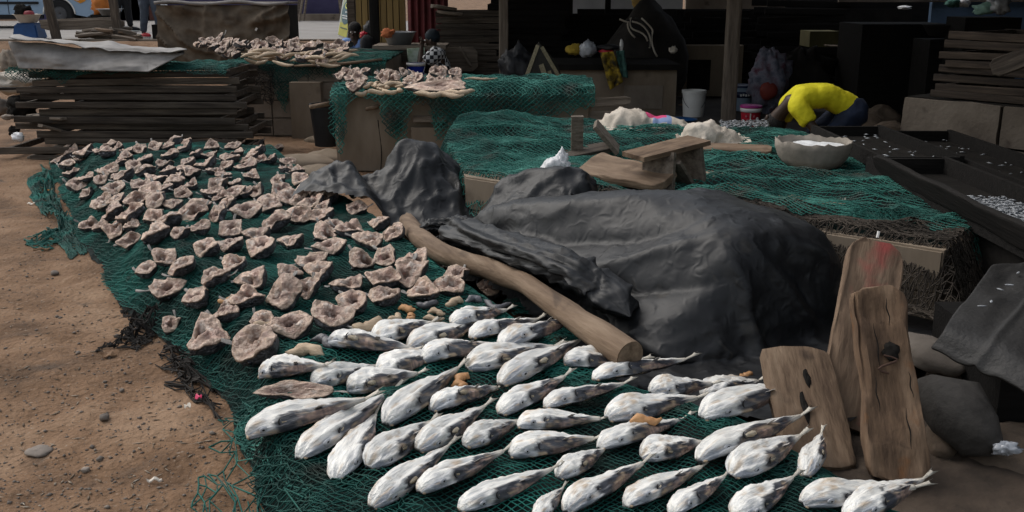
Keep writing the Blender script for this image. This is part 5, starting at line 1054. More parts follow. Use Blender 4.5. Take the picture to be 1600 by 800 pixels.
# stone step, dark bucket, low stone between the ovens
for k, (px, py, w_, lb) in enumerate(((470, 250, .62, 'long pale stone step beyond the fish heads'), (515, 243, .46, 'second stone step touching the middle clay oven'), (500, 268, .5, 'lower stone by the corner of the middle oven'))):
    c = P(px, py, .05); b = MB().blob((0, 0, 0), (w_/2, .16, .09), .14, 1.6, 40+k, 14); tag(b.build('stone', M['clay'], None, True, (c.x, c.y, .02)), lb, 'stone')
c = P(512, 214, .05); tag(MB().blob((0, 0, 0), (.26, .2, .07), .12, 1.5, 47, 12).build('stone', M['clay'], None, True, (c.x, c.y+.1, .0)), 'low stone slab under the black bucket', 'stone')
def bucket(px, py, Y, rt, rb, h, m, label, cat='bucket', lid=None, group=None, handle=None, z=None, water=None, band=None):
    c = PD(px, py, Y); o = empty('bucket', c if z is None else (c.x, c.y, z), label, cat, group)
    b = MB().lathe([(.01, 0), (rb, 0), (rb*.6+rt*.4, h*.4), (rt, h*.9), (rt*1.05, h*.9), (rt*1.05, h*.93), (rt*1.0, h*.935), (rt*1.04, h*.97), (rt*1.04, h), (rt*.95, h), (rt*.93, h*.8), (rb*.9, .02), (.01, .02)], 28); obj('shell', shade_auto(b.me('shell'), 35), m, o)
    if lid: b = MB().lathe([(rt*1.08, h*.95), (rt*1.08, h*1.02), (rt*1.0, h*1.045), (.01, h*1.05)], 28); obj('lid', shade_auto(b.me('lid'), 35), lid, o)
    if water: MB().lathe([(rt*.93, h*.9), (.001, h*.9)], 24).build('water', water, o)
    if handle: MB().tube([(rt*1.02*math.cos(a), -rt*1.02*math.sin(a)*.75-.01, h*.88-.72*h*math.sin(a)*.8) for a in np.linspace(0, math.pi, 14)], .004, 6).build('handle', handle, o, True)
    return o
M['black_plastic'] = plain('black_plastic', (.012,.012,.013), .45); M['water'] = plain('grey_water', (.16,.18,.19), .12, .1)
bucket(512, 214, 10.05, .165, .13, .42, M['black_plastic'], 'black bucket of grey water between the ovens', water=M['water'], z=.07)
M['magenta'] = plain('magenta', (.36,.03,.20), .45, .1); M['red_plastic'] = plain('red_plastic', (.38,.015,.03), .4, .1); M['bluewhite'] = plain('bluewhite', (.20,.26,.33), .45, .3, 8); M['navy'] = plain('navy', (.012,.022,.06), .45); M['wire'] = plain('wire', (.10,.10,.10), .4, metal=.8)
bucket(1083, 175, 12.9, .15, .128, .35, M['plastic_white'], 'tall white plastic bucket with wire handle in the shed', handle=M['wire'], z=0.0)
rb_ = bucket(1172, 196, 11.8, .120, .100, .27, M['red_plastic'], 'small red and white bucket with magenta lid by the post', lid=M['magenta'], z=0.0)
b = MB()
b.lathe([(.1235, .205), (.1265, .205), (.1275, .25), (.1235, .25)], 28); obj('white_band', b.me('white_band', True), M['plastic_white'], rb_)
MB().box((-.03, -.112, .115), (.012, .01, .16), (R(5), 0, 0)).build('printed_bar', M['plastic_white'], rb_); MB().box((-.02, -.115, .115), (.11, .008, .010), (R(5), 0, 0)).build('printed_bar', M['plastic_white'], rb_)
MB().blob((.055, -.098, .10), (.022, .010, .05), .15, 3, 2, 8).build('printed_figure', M['plastic_white'], rb_, True)
for sx, sz in ((-.075, .16), (-.07, .065), (.012, .16)): MB().blob((sx, -.098 if abs(sx) > .05 else -.113, sz), (.010, .006, .014), .1, 3, 3, 6).build('printed_spot', plain('pinkish', (.5,.2,.22), .5), rb_, True)
bb_ = bucket(1160, 156, 13.6, .15, .13, .34, M['bluewhite'], 'blue and white paint bucket behind the wooden post', lid=M['navy'], z=0.0)
MB().lathe([(.1505, .19), (.1535, .19), (.157, .27), (.152, .27)], 28).build('label_band', M['navy'], bb_, True)
for k in range(4): MB().box((-.06+.035*k, -.158, .225+.006*(k % 2)), (.022, .008, .03)).build('printed_mark', M['plastic_white'], bb_)

# ------------------------------------------------------------------ cracked concrete wall at the right with trays stacked on it
M['wood_shade'] = mat('wood_shade', [(.012,.008,.006),(.035,.025,.018),(.065,.048,.035)], 5, (.5, 7, 7), rough=.85, bump=.4, bscale=14, rand=.35)  # redder wood_dark with the shadow on the right stack put into its colour
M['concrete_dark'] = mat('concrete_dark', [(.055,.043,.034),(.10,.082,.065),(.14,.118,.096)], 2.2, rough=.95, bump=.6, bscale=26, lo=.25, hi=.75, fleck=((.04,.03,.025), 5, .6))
CW = [(3.32, 8.45), (4.9, 6.55)]
a, c_ = Vector((*CW[0], 0)), Vector((*CW[1], 0)); dr = (c_-a).normalized(); nr = Vector((-dr.y, dr.x, 0)) if dr.x < 0 else Vector((dr.y, -dr.x, 0)); nr = -nr if nr.y > 0 else nr; L = (c_-a).length
ow = empty('concrete_oven', a+dr*L/2, 'cracked concrete block oven under the right tray stack', 'oven'); ow.rotation_euler = (0, 0, math.atan2(dr.y, dr.x))
MB().box((0, .62, .36), (L-.02, 1.2, .74)).build('core', M['soot'], ow)
bxs = [(-L/2, -.42, .40, .72), (-.40, .38, .40, .72), (.40, L/2, .40, .72), (-L/2, -.66, .0, .385), (-.64, .08, .0, .385), (.10, .78, 0, .385), (.80, L/2, 0, .385)]
for k, (u0, u1, z0, z1) in enumerate(bxs):
    b = MB().box((0, 0, 0), (u1-u0-.006, .05, z1-z0-.006)); me_ = b.me('block'); bm = bmesh.new(); bm.from_mesh(me_); bmesh.ops.subdivide_edges(bm, edges=bm.edges[:], cuts=5, use_grid_fill=True)
    for v in bm.verts:
        n_ = fbm(np.array([v.co.x*6+k]), np.array([v.co.y*6]), np.array([v.co.z*6]), 5, 3)[0]*.008; v.co += Vector((n_, n_, n_))
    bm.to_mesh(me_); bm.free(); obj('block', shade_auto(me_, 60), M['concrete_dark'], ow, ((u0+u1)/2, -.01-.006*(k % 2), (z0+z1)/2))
z = .735
for i in range(8):
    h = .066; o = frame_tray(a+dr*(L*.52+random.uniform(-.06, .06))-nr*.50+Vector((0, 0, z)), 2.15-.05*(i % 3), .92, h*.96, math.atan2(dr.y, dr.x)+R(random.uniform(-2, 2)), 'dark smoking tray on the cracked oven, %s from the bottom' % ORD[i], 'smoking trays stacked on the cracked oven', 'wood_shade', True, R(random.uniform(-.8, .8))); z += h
o = obj('wood_wedge', plank_me(.26, .13, .03, 88, 8), M['wood_dark'], None, PD(1580, 97, 6.9), (R(60), R(-25), R(-20))); tag(o, 'brown wedge of wood lying on the right tray stack', 'board')
# ------------------------------------------------------------------ the shed: posts, roof, walls, floor
def post(px, py, Y, w, d, m, label, hgt=2.75, lean=0.0, z=0.0):
    c = PD(px, py, Y); me_ = plank_me(hgt, w, d, int(px), 24, .004, 0, 0, 0, .04); o = obj('post', me_, M[m]); between(o, (c.x, Y, z), (c.x+lean, Y, z+hgt), (0, -1, 0)); return tag(o, label, 'post')
post(1137, 195, 12.2, .17, .12, 'wood_grey', 'grey timber shed post between the white and red buckets', lean=.0)
post(787, 120, 13.2, .12, .10, 'wood_grey', 'slim grey timber post behind the middle clay oven', 2.7)
post(588, 110, 13.9, .13, .09, 'wood_black', 'dark post beside the table with the metal basin', 2.7)
M['roof'] = mat('roof', [(.05,.04,.035),(.12,.10,.085)], 4, rough=.8, bump=.2)
def corr(name, x0, x1, y0, y1, z0, z1, m, label, cat, parent=None):
    nx = int((x1-x0)/.04); U, Vv = np.meshgrid(np.linspace(x0, x1, nx), np.linspace(y0, y1, 8)); return tag(obj(name, grid_me(name, np.stack([U, Vv, z0+(z1-z0)*(Vv-y0)/(y1-y0)+.02*np.sin(U*40)], -1)), M[m], parent), label, cat)
RFY = 11.0
corr('roof', -2.2, 2.6, RFY, 23, 2.62, 3.1, 'roof', 'rusty corrugated roof over the back of the shed', 'roof')
corr('roof', 2.2, 10, 2.9, 10.98, 2.58, 2.8, 'roof', 'unseen rusty corrugated roof extended over the right side for shade', 'roof')  # out of view; edge brought further out to shade the right side
corr('roof', 2.605, 10, 11.0, 15.0, 2.72, 3.0, 'roof', 'rusty corrugated roof over the middle of the shed', 'roof')  # unseen sheets stop short here, a gap added to light the bluish wall
corr('roof', 2.605, 6.2, 16.9, 23, 2.76, 3.0, 'roof', 'rusty corrugated roof over the far corner of the shed', 'roof')
def wallbox(name, c, size, m, label, cat='wall', rot=None): return tag(MB().box(c, size, rot).build(name, M[m] if isinstance(m, str) else m), label, cat)
wallbox('wall', (9.6, 11.0, 1.5), (.15, 22, 3.0), 'soot', 'sooty side wall of the shed beyond the right trays')
wallbox('wall', (3.9, 17.2, .64), (5.6, .15, 1.28), 'soot', 'sooty low back wall of the shed under the bright gap')
wallbox('wall', (.35, 17.35, 1.35), (1.35, .15, 2.7), 'soot', 'dark back wall panel behind the tall tray stacks')
wallbox('wall', (6.0, 17.6, 1.6), (2.6, .12, 3.0), 'wood_black', 'black plank wall behind the yellow shirted person')
M['smoke_glow_wall'] = plain('smoke_glow_wall', (.075,.12,.19), .8, .25, 2)  # glow of the bluish smoke is put into this wall's colour
wallbox('wall', (8.1, 16.3, .9), (2.9, .1, 1.8), 'smoke_glow_wall', 'bluish wall standing in for the smoke glow at the back right')
for k in range(2): wallbox('beam', (6.1+2*k, 16.22, 1.42+.003*k), (1.9, .05, .03), 'wood_grey', ('thin pale rail on the bluish wall', 'second thin pale rail on the bluish wall')[k], 'rail')
# floor of the shed: dark ground sheet
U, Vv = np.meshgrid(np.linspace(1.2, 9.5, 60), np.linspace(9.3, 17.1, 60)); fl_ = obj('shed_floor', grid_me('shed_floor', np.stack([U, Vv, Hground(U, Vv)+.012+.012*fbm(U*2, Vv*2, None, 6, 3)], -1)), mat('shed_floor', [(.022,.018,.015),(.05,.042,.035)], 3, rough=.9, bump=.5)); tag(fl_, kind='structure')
# the far things in the bright gap
wallbox('wall', (2.4, 22.3, 1.4), (2.6, .1, 2.6), mat('white_wall', [(.45,.47,.5),(.6,.62,.64)], 2), 'pale wall seen through the gap at the back of the shed')
wallbox('wall', (5.0, 22.5, 1.4), (2.4, .1, 2.6), 'concrete', 'grey concrete wall seen through the gap at the back of the shed')
MB().blob((0, 0, 0), (.16, .1, .12), .2, 2, 3, 10).build('bundle', plain('yellow_cloth', (.5,.33,.10)), None, True, PD(1000, 4, 19.0))
tag(bpy.data.objects['bundle.001'], 'small yellow bundle in the bright gap above the back wall', 'bundle')
wallbox('post', PD(950, 3, 17.0), (.09, .09, 1.2), 'wood_black', 'black post standing in the bright gap', 'post')
# dark stacks of trays (background): each tray one piece of the stack
def stack(cx, cy, w, l, n, h, label, group, rz=0, m='wood_dark', z=0.0):
    for i in range(n):
        frame_tray((cx+random.uniform(-.06, .06), cy+random.uniform(-.04, .04), z), w*random.uniform(.92, 1.06), l, h*.94, rz+R(random.uniform(-4, 4)), label % ORD[i] if '%s' in label else label, group, m, False, R(random.uniform(-1.2, 1.2))); z += h
c = PD(735, 100, 14.3); stack(c.x, 14.6, .95, .9, 15, .088, 'smoking tray, %s from the floor behind the seated woman', 'tray stack behind the seated woman', z=0.0)
c = PD(835, 100, 15); stack(c.x-.1, 15.3, 1.15, .9, 17, .088, 'smoking tray, %s from the floor right of the slim post', 'tray stack right of the slim post', m='wood_black')
c = PD(915, 100, 16); stack(c.x+.2, 16.2, 1.1, .8, 14, .088, 'dark smoking tray, %s from the floor in the deepest stack', 'deepest dark tray stack', m='wood_black')
c = PD(1110, 60, 16); stack(c.x, 15.8, .95, .8, 13, .10, 'black smoking tray, %s from the floor behind the timber post', 'tray stack behind the timber post', m='wood_black')
c = PD(1250, 60, 16); stack(c.x+.1, 16.6, 1.3, .7, 12, .12, 'black smoking tray, %s from the floor at the black wall', 'tray stack at the black wall', m='wood_black')
for k, (px, py) in enumerate(((703, 20), (693, 12))): o = obj('board', plank_me(.34, .22, .05, 91+k, 6), M['wood_grey'], None, PD(px, py, 14.0), (0, R(8), R(20*k))); tag(o, ('pale board end on top of the stack behind the woman', 'pale curled board tip on the stack behind the woman')[k], 'board')
tag(obj('board', plank_me(.55, .32, .03, 93, 8), M['wood_grey'], None, PD(715, 93, 13.9), (R(80), 0, 0)), 'pale brown panel at the foot of the stack behind the woman', 'board')
tag(obj('board', plank_me(.30, .05, .03, 94, 8), M['wood_grey'], None, PD(727, 88, 13.8), (0, R(60), 0)), 'short slanting stick by the pale brown panel', 'stick')
c = PD(765, 105, 13.6); hb = [(c.x-.75, c.y, .0), (c.x+.75, c.y, .0), (c.x-.2, c.y+.3, .0), (c.x, c.y-.4, 0), (c.x+.25, c.y, .42), (c.x-.3, c.y, .22), (c.x+.65, c.y+.1, .5)]
drapes('tarp', (c.x, c.y, 0), 1.9, 1.2, 'tarp', 'black plastic heap in the dark behind the middle oven', 'tarp', [hb], lambda x, y: 0*x, 51, comp=(.75, .75), z=.75, step=.04, steps=70)
tag(MB().blob((0, 0, 0), (.24, .18, .30), .30, 2.1, 9, 16).build('sack', M['tarp_grey'], None, True, PD(800+10, 112, 13.0)), 'grey lumpy sack just right of the slim post', 'sack')
# patterned cloth standing like a tent
M['batik'] = mat('batik', [(.015,.014,.012),(.03,.028,.02)], 30, rough=.9, bump=.2); M['batik_gold'] = mat('batik_gold', [(.10,.085,.05),(.22,.19,.12)], 60, rough=.9, bump=.3)
ap, bl_, br_ = PD(842, 66, 10.75), PD(815, 140, 10.5), PD(884, 138, 10.7)
bc = MB(); bk = Vector((0, .12, 0)); bc.add([ap, bl_, br_, ap+bk, bl_+bk, br_+bk, ap.lerp(br_, .5)+Vector((.05, 0, .03))], [(0,1,2),(0,2,6),(5,4,3),(0,3,4,1),(1,4,5,2),(2,5,3),(6,2,0)])
bo_ = bc.build('batik_cloth', M['batik']); tag(bo_, 'black and gold patterned cloth propped like a tent behind the oven', 'cloth')
fw = Vector((0, -.012, 0))
def strip(a, b_, w, m, parent, nm='pattern_band'):
    d = (b_-a).normalized(); s = Vector((d.z, 0, -d.x))*w; k = MB(); k.add([a-s+fw, b_-s+fw, b_+s+fw, a+s+fw, a-s, b_-s, b_+s, a+s], [(0,1,2,3),(7,6,5,4),(0,4,5,1),(1,5,6,2),(2,6,7,3),(3,7,4,0)]); return k.build(nm, m, parent)
strip(ap.lerp(bl_, .06), bl_.lerp(ap, .03), .022, M['batik_gold'], bo_); strip(ap.lerp(br_, .10), br_.lerp(ap, .03), .02, M['batik_gold'], bo_); strip(ap.lerp(br_, .30).lerp(bl_, .25), bl_.lerp(br_, .62), .03, M['batik_gold'], bo_); strip(bl_.lerp(br_, .06).lerp(ap, .06), bl_.lerp(br_, .52).lerp(ap, .04), .016, M['batik_gold'], bo_); strip(ap.lerp(br_, .55).lerp(bl_, .15), br_.lerp(bl_, .25), .02, M['batik_gold'], bo_)
for k in range(3): o = obj('board', plank_me(.5, .05, .03, 45+k, 8), M['wood_grey']); between(o, PD(790+20*k, 128+4*k, 10.3), PD(905, 132+3*k, 10.1+.05*k)); tag(o, ('thin grey stick behind the net on the middle oven', 'second grey stick behind the net on the middle oven', 'grey slat end right of the middle oven')[k], 'board')
# low oven platform in the dark with cloths and bags
lo = empty('clay_oven', (1.35, 13.6, 0), 'low dark oven platform with cloths and bags on its ledge', 'oven')
c0, c1 = PD(862, 100, 13.2), PD(1015, 100, 13.8)
MB().box((0, 0, .30), (1.55, 1.2, .60)).build('body', M['clay'], lo); MB().box((0, -.02, .635), (1.62, 1.3, .07)).build('ledge', M['soot'], lo); MB().box((-.62, -.604, .22), (.22, .02, .22)).build('fire_opening', M['soot'], lo); MB().box((.35, -.604, .25), (.5, .02, .3)).build('panel', M['concrete'], lo)
M['yellow_cloth'] = plain('yellowish_cloth', (.32,.22,.03), .9, .3); M['green_cloth'] = plain('green_cloth', (.05,.12,.10), .9, .5, 20)
tag(MB().blob((0, 0, 0), (.12, .1, .07), .3, 2.5, 4, 12).build('cloth', M['yellow_cloth'], None, True, PD(898, 77, 13.2)), 'small yellow cloth bundle on the dark ledge', 'cloth')
tag(MB().blob((0, 0, 0), (.11, .09, .10), .25, 2.5, 6, 14).build('plastic_bag', M['clear_plastic'], None, True, PD(919, 77, 13.05)), 'blue and white plastic bag on the dark ledge', 'bag')
def hang(name, tl, tr, bl, br, m, label, cat, seed, amp=.03, thick=.01):
    U, Vv = np.meshgrid(np.linspace(0, 1, 20), np.linspace(0, 1, 26)); X = np.zeros((26, 20, 3))
    for k in range(3): X[..., k] = (1-U)*(1-Vv)*tl[k]+U*(1-Vv)*tr[k]+U*Vv*br[k]+(1-U)*Vv*bl[k]
    X[..., 1] += amp*np.sin(U*9+seed+fbm(U*2, Vv*3, None, seed, 2)*2)-.02; o = obj(name, grid_me(name, X), m); s = o.modifiers.new('thick', 'SOLIDIFY'); s.thickness = thick; return tag(o, label, cat)
M['batik_yellow'] = mat('batik_yellow', [(.02,.017,.01),(.14,.095,.015),(.34,.23,.02)], 7, (1, 1, 1), rough=.9, bump=.2, lo=.4, hi=.6)
hang('cloth', PD(938, 82, 12.9), PD(958, 80, 12.9), PD(953, 140, 12.8), PD(973, 128, 12.8), M['batik_yellow'], 'yellow patterned cloth hanging off the dark ledge', 'cloth', 3)
hang('cloth', PD(962, 80, 12.95), PD(974, 78, 12.95), PD(968, 118, 12.9), PD(981, 122, 12.9), M['green_cloth'], 'grey green cloth hanging beside the yellow patterned one', 'cloth', 5)
for k, (px, py, m, lb) in enumerate(((950, 74, 'tarp_grey', 'grey folded cloth on the dark ledge above the yellow one'), (948, 80, 'red_plastic', 'small red bag end on the dark ledge'), (971, 72, 'plastic_white', 'pale bottle standing on the dark ledge'))): tag(MB().blob((0, 0, 0), [(.15, .1, .04), (.09, .07, .04), (.025, .025, .09)][k], .2, 2, k+3, 10).build(('cloth', 'plastic_bag', 'bottle')[k], M[m], None, True, PD(px, py, 13.0)), lb, ('cloth', 'bag', 'bottle')[k])
# dark heap of net and rope
c = PD(1008, 100, 14.6); tag(MB().blob((0, 0, 0), (.62, .45, .80), .16, 1.5, 13, 20).build('net_heap', M['net_black'], None, True, (c.x, c.y, .55)), 'tall black heap of nets with white rope on top', 'fishing net')
for k in range(7): tag(MB().tube([PD(968+18*k/3+26*t+6*math.sin(t*6+k), 30+5*k*t+26*t*t+3*math.sin(t*8+k*2), 13.95) for t in np.linspace(0, 1, 12)], .013, 6).build('rope', M['tarp_grey' if k % 2 else 'sack'], None, True), 'strand of pale rope on the black net heap', 'rope', 'pale rope strands on the black net heap')
tag(MB().blob((0, 0, 0), (.06, .05, .05), .3, 3, 3, 9).build('scrap', M['sack'], None, True, PD(1052, 78, 13.8)), 'small pale rag by the right foot of the net heap', 'cloth')
M['blue_plastic'] = plain('blue_plastic', (.01,.055,.16), .45)
bp_ = MB().lathe([(.01, 0), (.15, 0), (.2, .09), (.21, .095), (.19, .09), (.13, .02), (.01, .02)], 24).build('basin', M['blue_plastic'], None, True, PD(1062, 181, 11.6)); bp_.location.z = .05; tag(bp_, 'blue plastic basin half hidden behind the pink patched sack', 'basin')
wallbox('wall', PD(1090, 110, 15.2), (1.3, .2, .75), 'clay', 'low dark clay wall behind the white bucket'); MB().box((0, -.105, -.06), (.34, .02, .45)).build('fire_opening', M['soot'], bpy.data.objects[[o.name for o in bpy.data.objects if o.get('label') == 'low dark clay wall behind the white bucket'][0]])
bpy.data.objects[[o.name for o in bpy.data.objects if o.name.startswith('fire_opening')][-1]].location = PD(1090, 110, 15.2)
# flowered sack and dark heap behind the person
M['flower'] = mat('flower', [(.05,.06,.09),(.16,.16,.20),(.10,.03,.05)], 9, rough=.8, bump=.3)
c = PD(1203, 120, 13.2); fs = MB().blob((0, 0, 0), (.26, .2, .40), .28, 2.1, 17, 18).build('sack', M['flower'], None, True, (c.x, c.y, .45)); tag(fs, 'tall flowered sack standing behind the red bucket', 'sack')
MB().blob((-.05, -.18, -.12), (.12, .06, .12), .1, 2, 3, 10).build('red_print', plain('dull_red', (.20,.035,.025)), fs, True)
c = PD(1255, 105, 13.4); tag(MB().blob((0, 0, 0), (.42, .3, .42), .3, 2.1, 19, 18).build('sack', M['soot'], None, True, (c.x, c.y, .42)), 'big black sack in the dark behind the bending person', 'sack')
for k, (px, py, r_) in enumerate(((1375, 190, .28), (1365, 158, .2), (1400, 172, .2), (1350, 205, .25), (1385, 215, .25))): c = P(px, py+12, 0); tag(MB().blob((0, 0, 0), (r_, r_*.8, r_*.7), .2, 1.5, 70+k, 12).build('stone', M['soil'], None, True, (c.x, c.y, .08)), 'dark earth clod between the person and the cracked oven', 'stone', 'dark clods by the cracked oven')
tag(MB().box(PD(1280, 60, 14.8), (.42, .5, .22)).build('crate', mat('crate_olive', [(.05,.045,.02),(.09,.08,.035)], 5), None), 'olive box in the dark above the bending person', 'crate')
for k in range(3): o = obj('board', plank_me(.42, .18, .025, 95+k, 6), M['wood_grey'], None, PD(1312+22*k, 72-3*k, 14.4)+Vector((0, .0, -.02*k)), (0, R(3), R(6*k))); tag(o, ('pale board end right of the olive box', 'second pale board right of the olive box', 'third pale board right of the olive box')[k], 'board')
c = PD(1415, 58, 12.6); tag(MB().box((c.x, c.y+.4, .60), (1.12, .9, 1.17)).build('metal_oven', M['wood_black'], None), 'black metal oven under the bluish smoke light', 'oven')
c = PD(1555, 42, 11.2); bo2 = MB().box((c.x, c.y+.3, .62), (.62, .5, 1.36)).build('wooden_box', M['wood_black']); tag(bo2, 'black wooden box with bags on top at the far right', 'crate')
tag(MB().blob((0, 0, 0), (.13, .1, .06), .3, 2.4, 6, 12).build('plastic_bag', plain('mint', (.25,.42,.36), .5), None, True, PD(1540, 14, 11.2)), 'pale mint plastic bag on the black box', 'bag')
tag(MB().blob((0, 0, 0), (.12, .1, .10), .3, 2.4, 9, 12).build('plastic_bag', M['clear_plastic'], None, True, PD(1560, 8, 11.15)), 'white net bag behind the mint bag on the black box', 'bag')
tag(MB().blob((0, 0, 0), (.10, .08, .03), .3, 2.4, 9, 10).build('cloth', M['white_bag'], None, True, PD(1413, 12, 16.15)), 'small white rag on the rail of the bluish wall', 'cloth')
for k, (px, m) in enumerate(((1490, 'green_cloth'), (1505, 'white_bag'))): tag(MB().blob((0, 0, 0), (.12, .08, .07), .3, 2.4, 12+k, 10).build('cloth', M[m], None, True, PD(px, 4, 15.9)), ('greenish cloth hung at the top right in the shed', 'white cloth hung beside the greenish one')[k], 'cloth')
c = PD(1480, 52, 11.9); tag(MB().lathe([(.01, 0), (.2, .02), (.28, .14), (.29, .15), (.26, .14), (.18, .04), (.01, .03)], 24).build('basin', M['wood_black'], None, True, (c.x, c.y, c.z-.05)), 'black basin beside the black metal oven', 'basin'); o = MB().box((c.x, c.y+.1, (c.z-.07)/2), (.5, .5, c.z-.07)).build('low_table', M['wood_black']); tag(o, 'black low table under the black basin', 'table')

# ------------------------------------------------------------------ table with a metal basin, walls and sign at the far left
tb_ = empty('wooden_table', (PD(625, 60, 13.2).x+.12, 13.5, 0), 'rough wooden box table carrying the metal basin', 'table')
MB().box((0, 0, .87), (.95, .75, .05)).build('tabletop', M['wood_grey'], tb_)
for k in range(4): obj('side_board', plank_me(.73, .19, .025, 30+k, 8), M['wood_grey'], tb_, (-.44, 0, .745-.2*k), (R(90), 0, R(90)))
for k in range(3): obj('front_board', plank_me(.90, .14, .025, 34+k, 8), M['wood_black' if k else 'wood_dark'], tb_, (0, -.345, .765-.26*k), (R(90), 0, 0))
MB().box((-.40, -.35, .42), (.07, .05, .84)).build('leg', M['wood_dark'], tb_); MB().box((.43, -.34, .42), (.07, .05, .84)).build('leg', M['wood_dark'], tb_)
M['enamel'] = plain('enamel', (.22,.23,.24), .4, .2, 8, metal=.3)
bs = PD(622, 50, 13.3); o = MB().lathe([(.01, 0), (.15, .0), (.21, .15), (.235, .165), (.205, .155), (.14, .03), (.01, .025)], 30).build('metal_basin', M['enamel'], None, True, (bs.x, bs.y+.1, .897)); tag(o, 'grey metal basin on the wooden table', 'basin')
tag(MB().blob((0, 0, 0), (.09, .08, .06), .35, 2.5, 5, 12).build('cloth', plain('orange_cloth', (.42,.13,.05), .9), None, True, (bs.x-.12, bs.y-.10, 1.05)), 'orange cloth hanging over the rim of the metal basin', 'cloth')
M['yellow_wood'] = mat('yellow_wood', [(.17,.115,.04),(.28,.20,.08)], 3, (6, 6, .4), rough=.8, bump=.3, rand=.25)
yb = empty('plank_shed', PD(585, 50, 16.5), 'yellow brown plank shed wall behind the dark post', 'shed'); yb.location.z = .3
yx0, yx1 = PD(556, 30, 16.5).x, PD(634, 30, 16.5).x; npl = 8
for k in range(npl): w = (yx1-yx0)/npl; MB().box((yx0+w*(k+.5)-yb.location.x, 0, .75), (w-.014, .04, 2.1), (0, 0, R(random.uniform(-.6, .6)))).build('plank', M['yellow_wood'], yb)
MB().box(((yx0+yx1)/2-yb.location.x, .08, .75), (yx1-yx0-.02, .06, 2.05)).build('backing', M['soot'], yb); MB().box((yx0-yb.location.x-.07, .02, .75), (.12, .12, 2.1)).build('corner_post', M['wood_dark'], yb)
M['maroon'] = plain('maroon', (.11,.022,.024), .6, .3)
mx0, mx1 = PD(637, 30, 16.2).x, PD(700, 30, 16.2).x; U, Vv = np.meshgrid(np.linspace(mx0, mx1, 90), np.linspace(.2, 2.7, 4)); mw = obj('corrugated_wall', grid_me('corrugated_wall', np.stack([U, 16.2+.022*np.sin(U*60), Vv], -1)), M['maroon']); tag(mw, 'dark red corrugated metal wall beside the plank shed', 'wall'); mw.modifiers.new('thick', 'SOLIDIFY').thickness = .01
sg = empty('sign_board', PD(537, 88, 17.9), 'leaning yellow and teal sign board beside the plank shed', 'sign')
sg.location.z = .735; tl, tr, bl, br = PD(538, -14, 18.4), PD(556, -14, 18.2), PD(527, 55, 18.0), PD(542, 61, 17.85)
def onS(u, v, off=.0):
    p = tl.lerp(tr, u).lerp(bl.lerp(br, u), v); nrm = (tr-tl).cross(bl-tl).normalized(); nrm = -nrm if nrm.y > 0 else nrm; return p+nrm*off-sg.location
def spanel(name, u0, u1, v0, v1, off, th, m):
    k = MB(); q = [onS(u0, v0, off), onS(u1, v0, off), onS(u1, v1, off), onS(u0, v1, off)]+[onS(u0, v0, off-th), onS(u1, v0, off-th), onS(u1, v1, off-th), onS(u0, v1, off-th)]; k.add(q, [(0,1,2,3),(7,6,5,4),(0,4,5,1),(1,5,6,2),(2,6,7,3),(3,7,4,0)]); me_ = k.me(name); bm = bmesh.new(); bm.from_mesh(me_); bmesh.ops.recalc_face_normals(bm, faces=bm.faces); bm.to_mesh(me_); bm.free(); return obj(name, me_, m, sg)
M['sign_yellow'] = plain('sign_yellow', (.42,.40,.07), .5, .15); M['sign_teal'] = plain('sign_teal', (.045,.10,.12), .5, .15); M['sign_white'] = plain('sign_white', (.6,.62,.6), .5, .1); M['sign_edge'] = plain('sign_edge', (.45,.46,.45), .5, .1)
spanel('panel', 0, 1, 0, 1, 0, .04, M['sign_edge']); spanel('yellow_print', .08, .95, .70, .98, .006, .004, M['sign_yellow']); spanel('pale_print', .10, .95, .02, .70, .006, .004, plain('sign_pale', (.30,.34,.20), .5))
k = MB(); ring = [onS(.55+.42*math.cos(a), .47+.26*math.sin(a), .010) for a in np.linspace(0, 2*math.pi, 24, endpoint=False)]; k.add(ring, [tuple(range(24))]); k.build('teal_oval', M['sign_teal'], sg)
g_ = [onS(.62+.20*math.cos(a), .33+.065*math.sin(a), .016) for a in np.linspace(-.8, -5.6, 14)]+[onS(.80, .345, .016), onS(.62, .345, .016)]
MB().tube(g_, .012, 6).build('letter_g', plain('sign_lime', (.55,.58,.16), .5), sg, True)
for j, (v_, n_, u0) in enumerate(((.45, 3, .48), (.535, 6, .24), (.585, 4, .30))):
    for i in range(n_): spanel('letter', u0+i*.115, u0+i*.115+.085, v_, v_+.028, .016, .004, M['sign_white'])
for i in range(6): spanel('letter', .22+i*.11, .22+i*.11+.07, .80, .822, .012, .004, M['sign_teal'])
wallbox('wall', (-9.2, 30.1, 2.2), (9.6, .2, 3.0), mat('purple_wall', [(.035,.03,.075),(.07,.06,.13)], 1.5, rough=.7), 'dark purple wall of the building across the road')
for k, (px, tilt) in enumerate(((472, .1), (531, -.05))): c = PD(px, 20, 29.7); tag(MB().box((c.x, c.y, 1.8), (.10, .08, 2.2), (0, tilt, 0)).build('post', M['wood_grey']), ('pale pole against the purple wall left of the stool frame', 'pale pole against the purple wall right of the stool frame')[k], 'pole')
wallbox('wall', (-7.0, 29.6, .80), (5.6, .5, .22), 'concrete', 'low concrete kerb wall under the purple building')
stx = PD(505, 20, 28.6); so_ = empty('wooden_stool', (stx.x, 28.6, .74), 'tall wooden stool frame against the purple wall', 'stool')
MB().box((0, 0, 1.02), (.95, .55, .06)).build('top', M['wood_grey'], so_)
for sx in (-1, 1):
    for sy in (-1, 1): MB().tube([(sx*.62, sy*.30, 0), (sx*.42, sy*.22, 1.0)], .035, 6).build('leg', M['wood_grey'], so_)
wallbox('wall', (-15.0, 31, 2.4), (3.0, .2, 3.4), mat('brown_wall', [(.08,.05,.04),(.13,.085,.065)], 2), 'dull brown wall across the road behind the standing people')
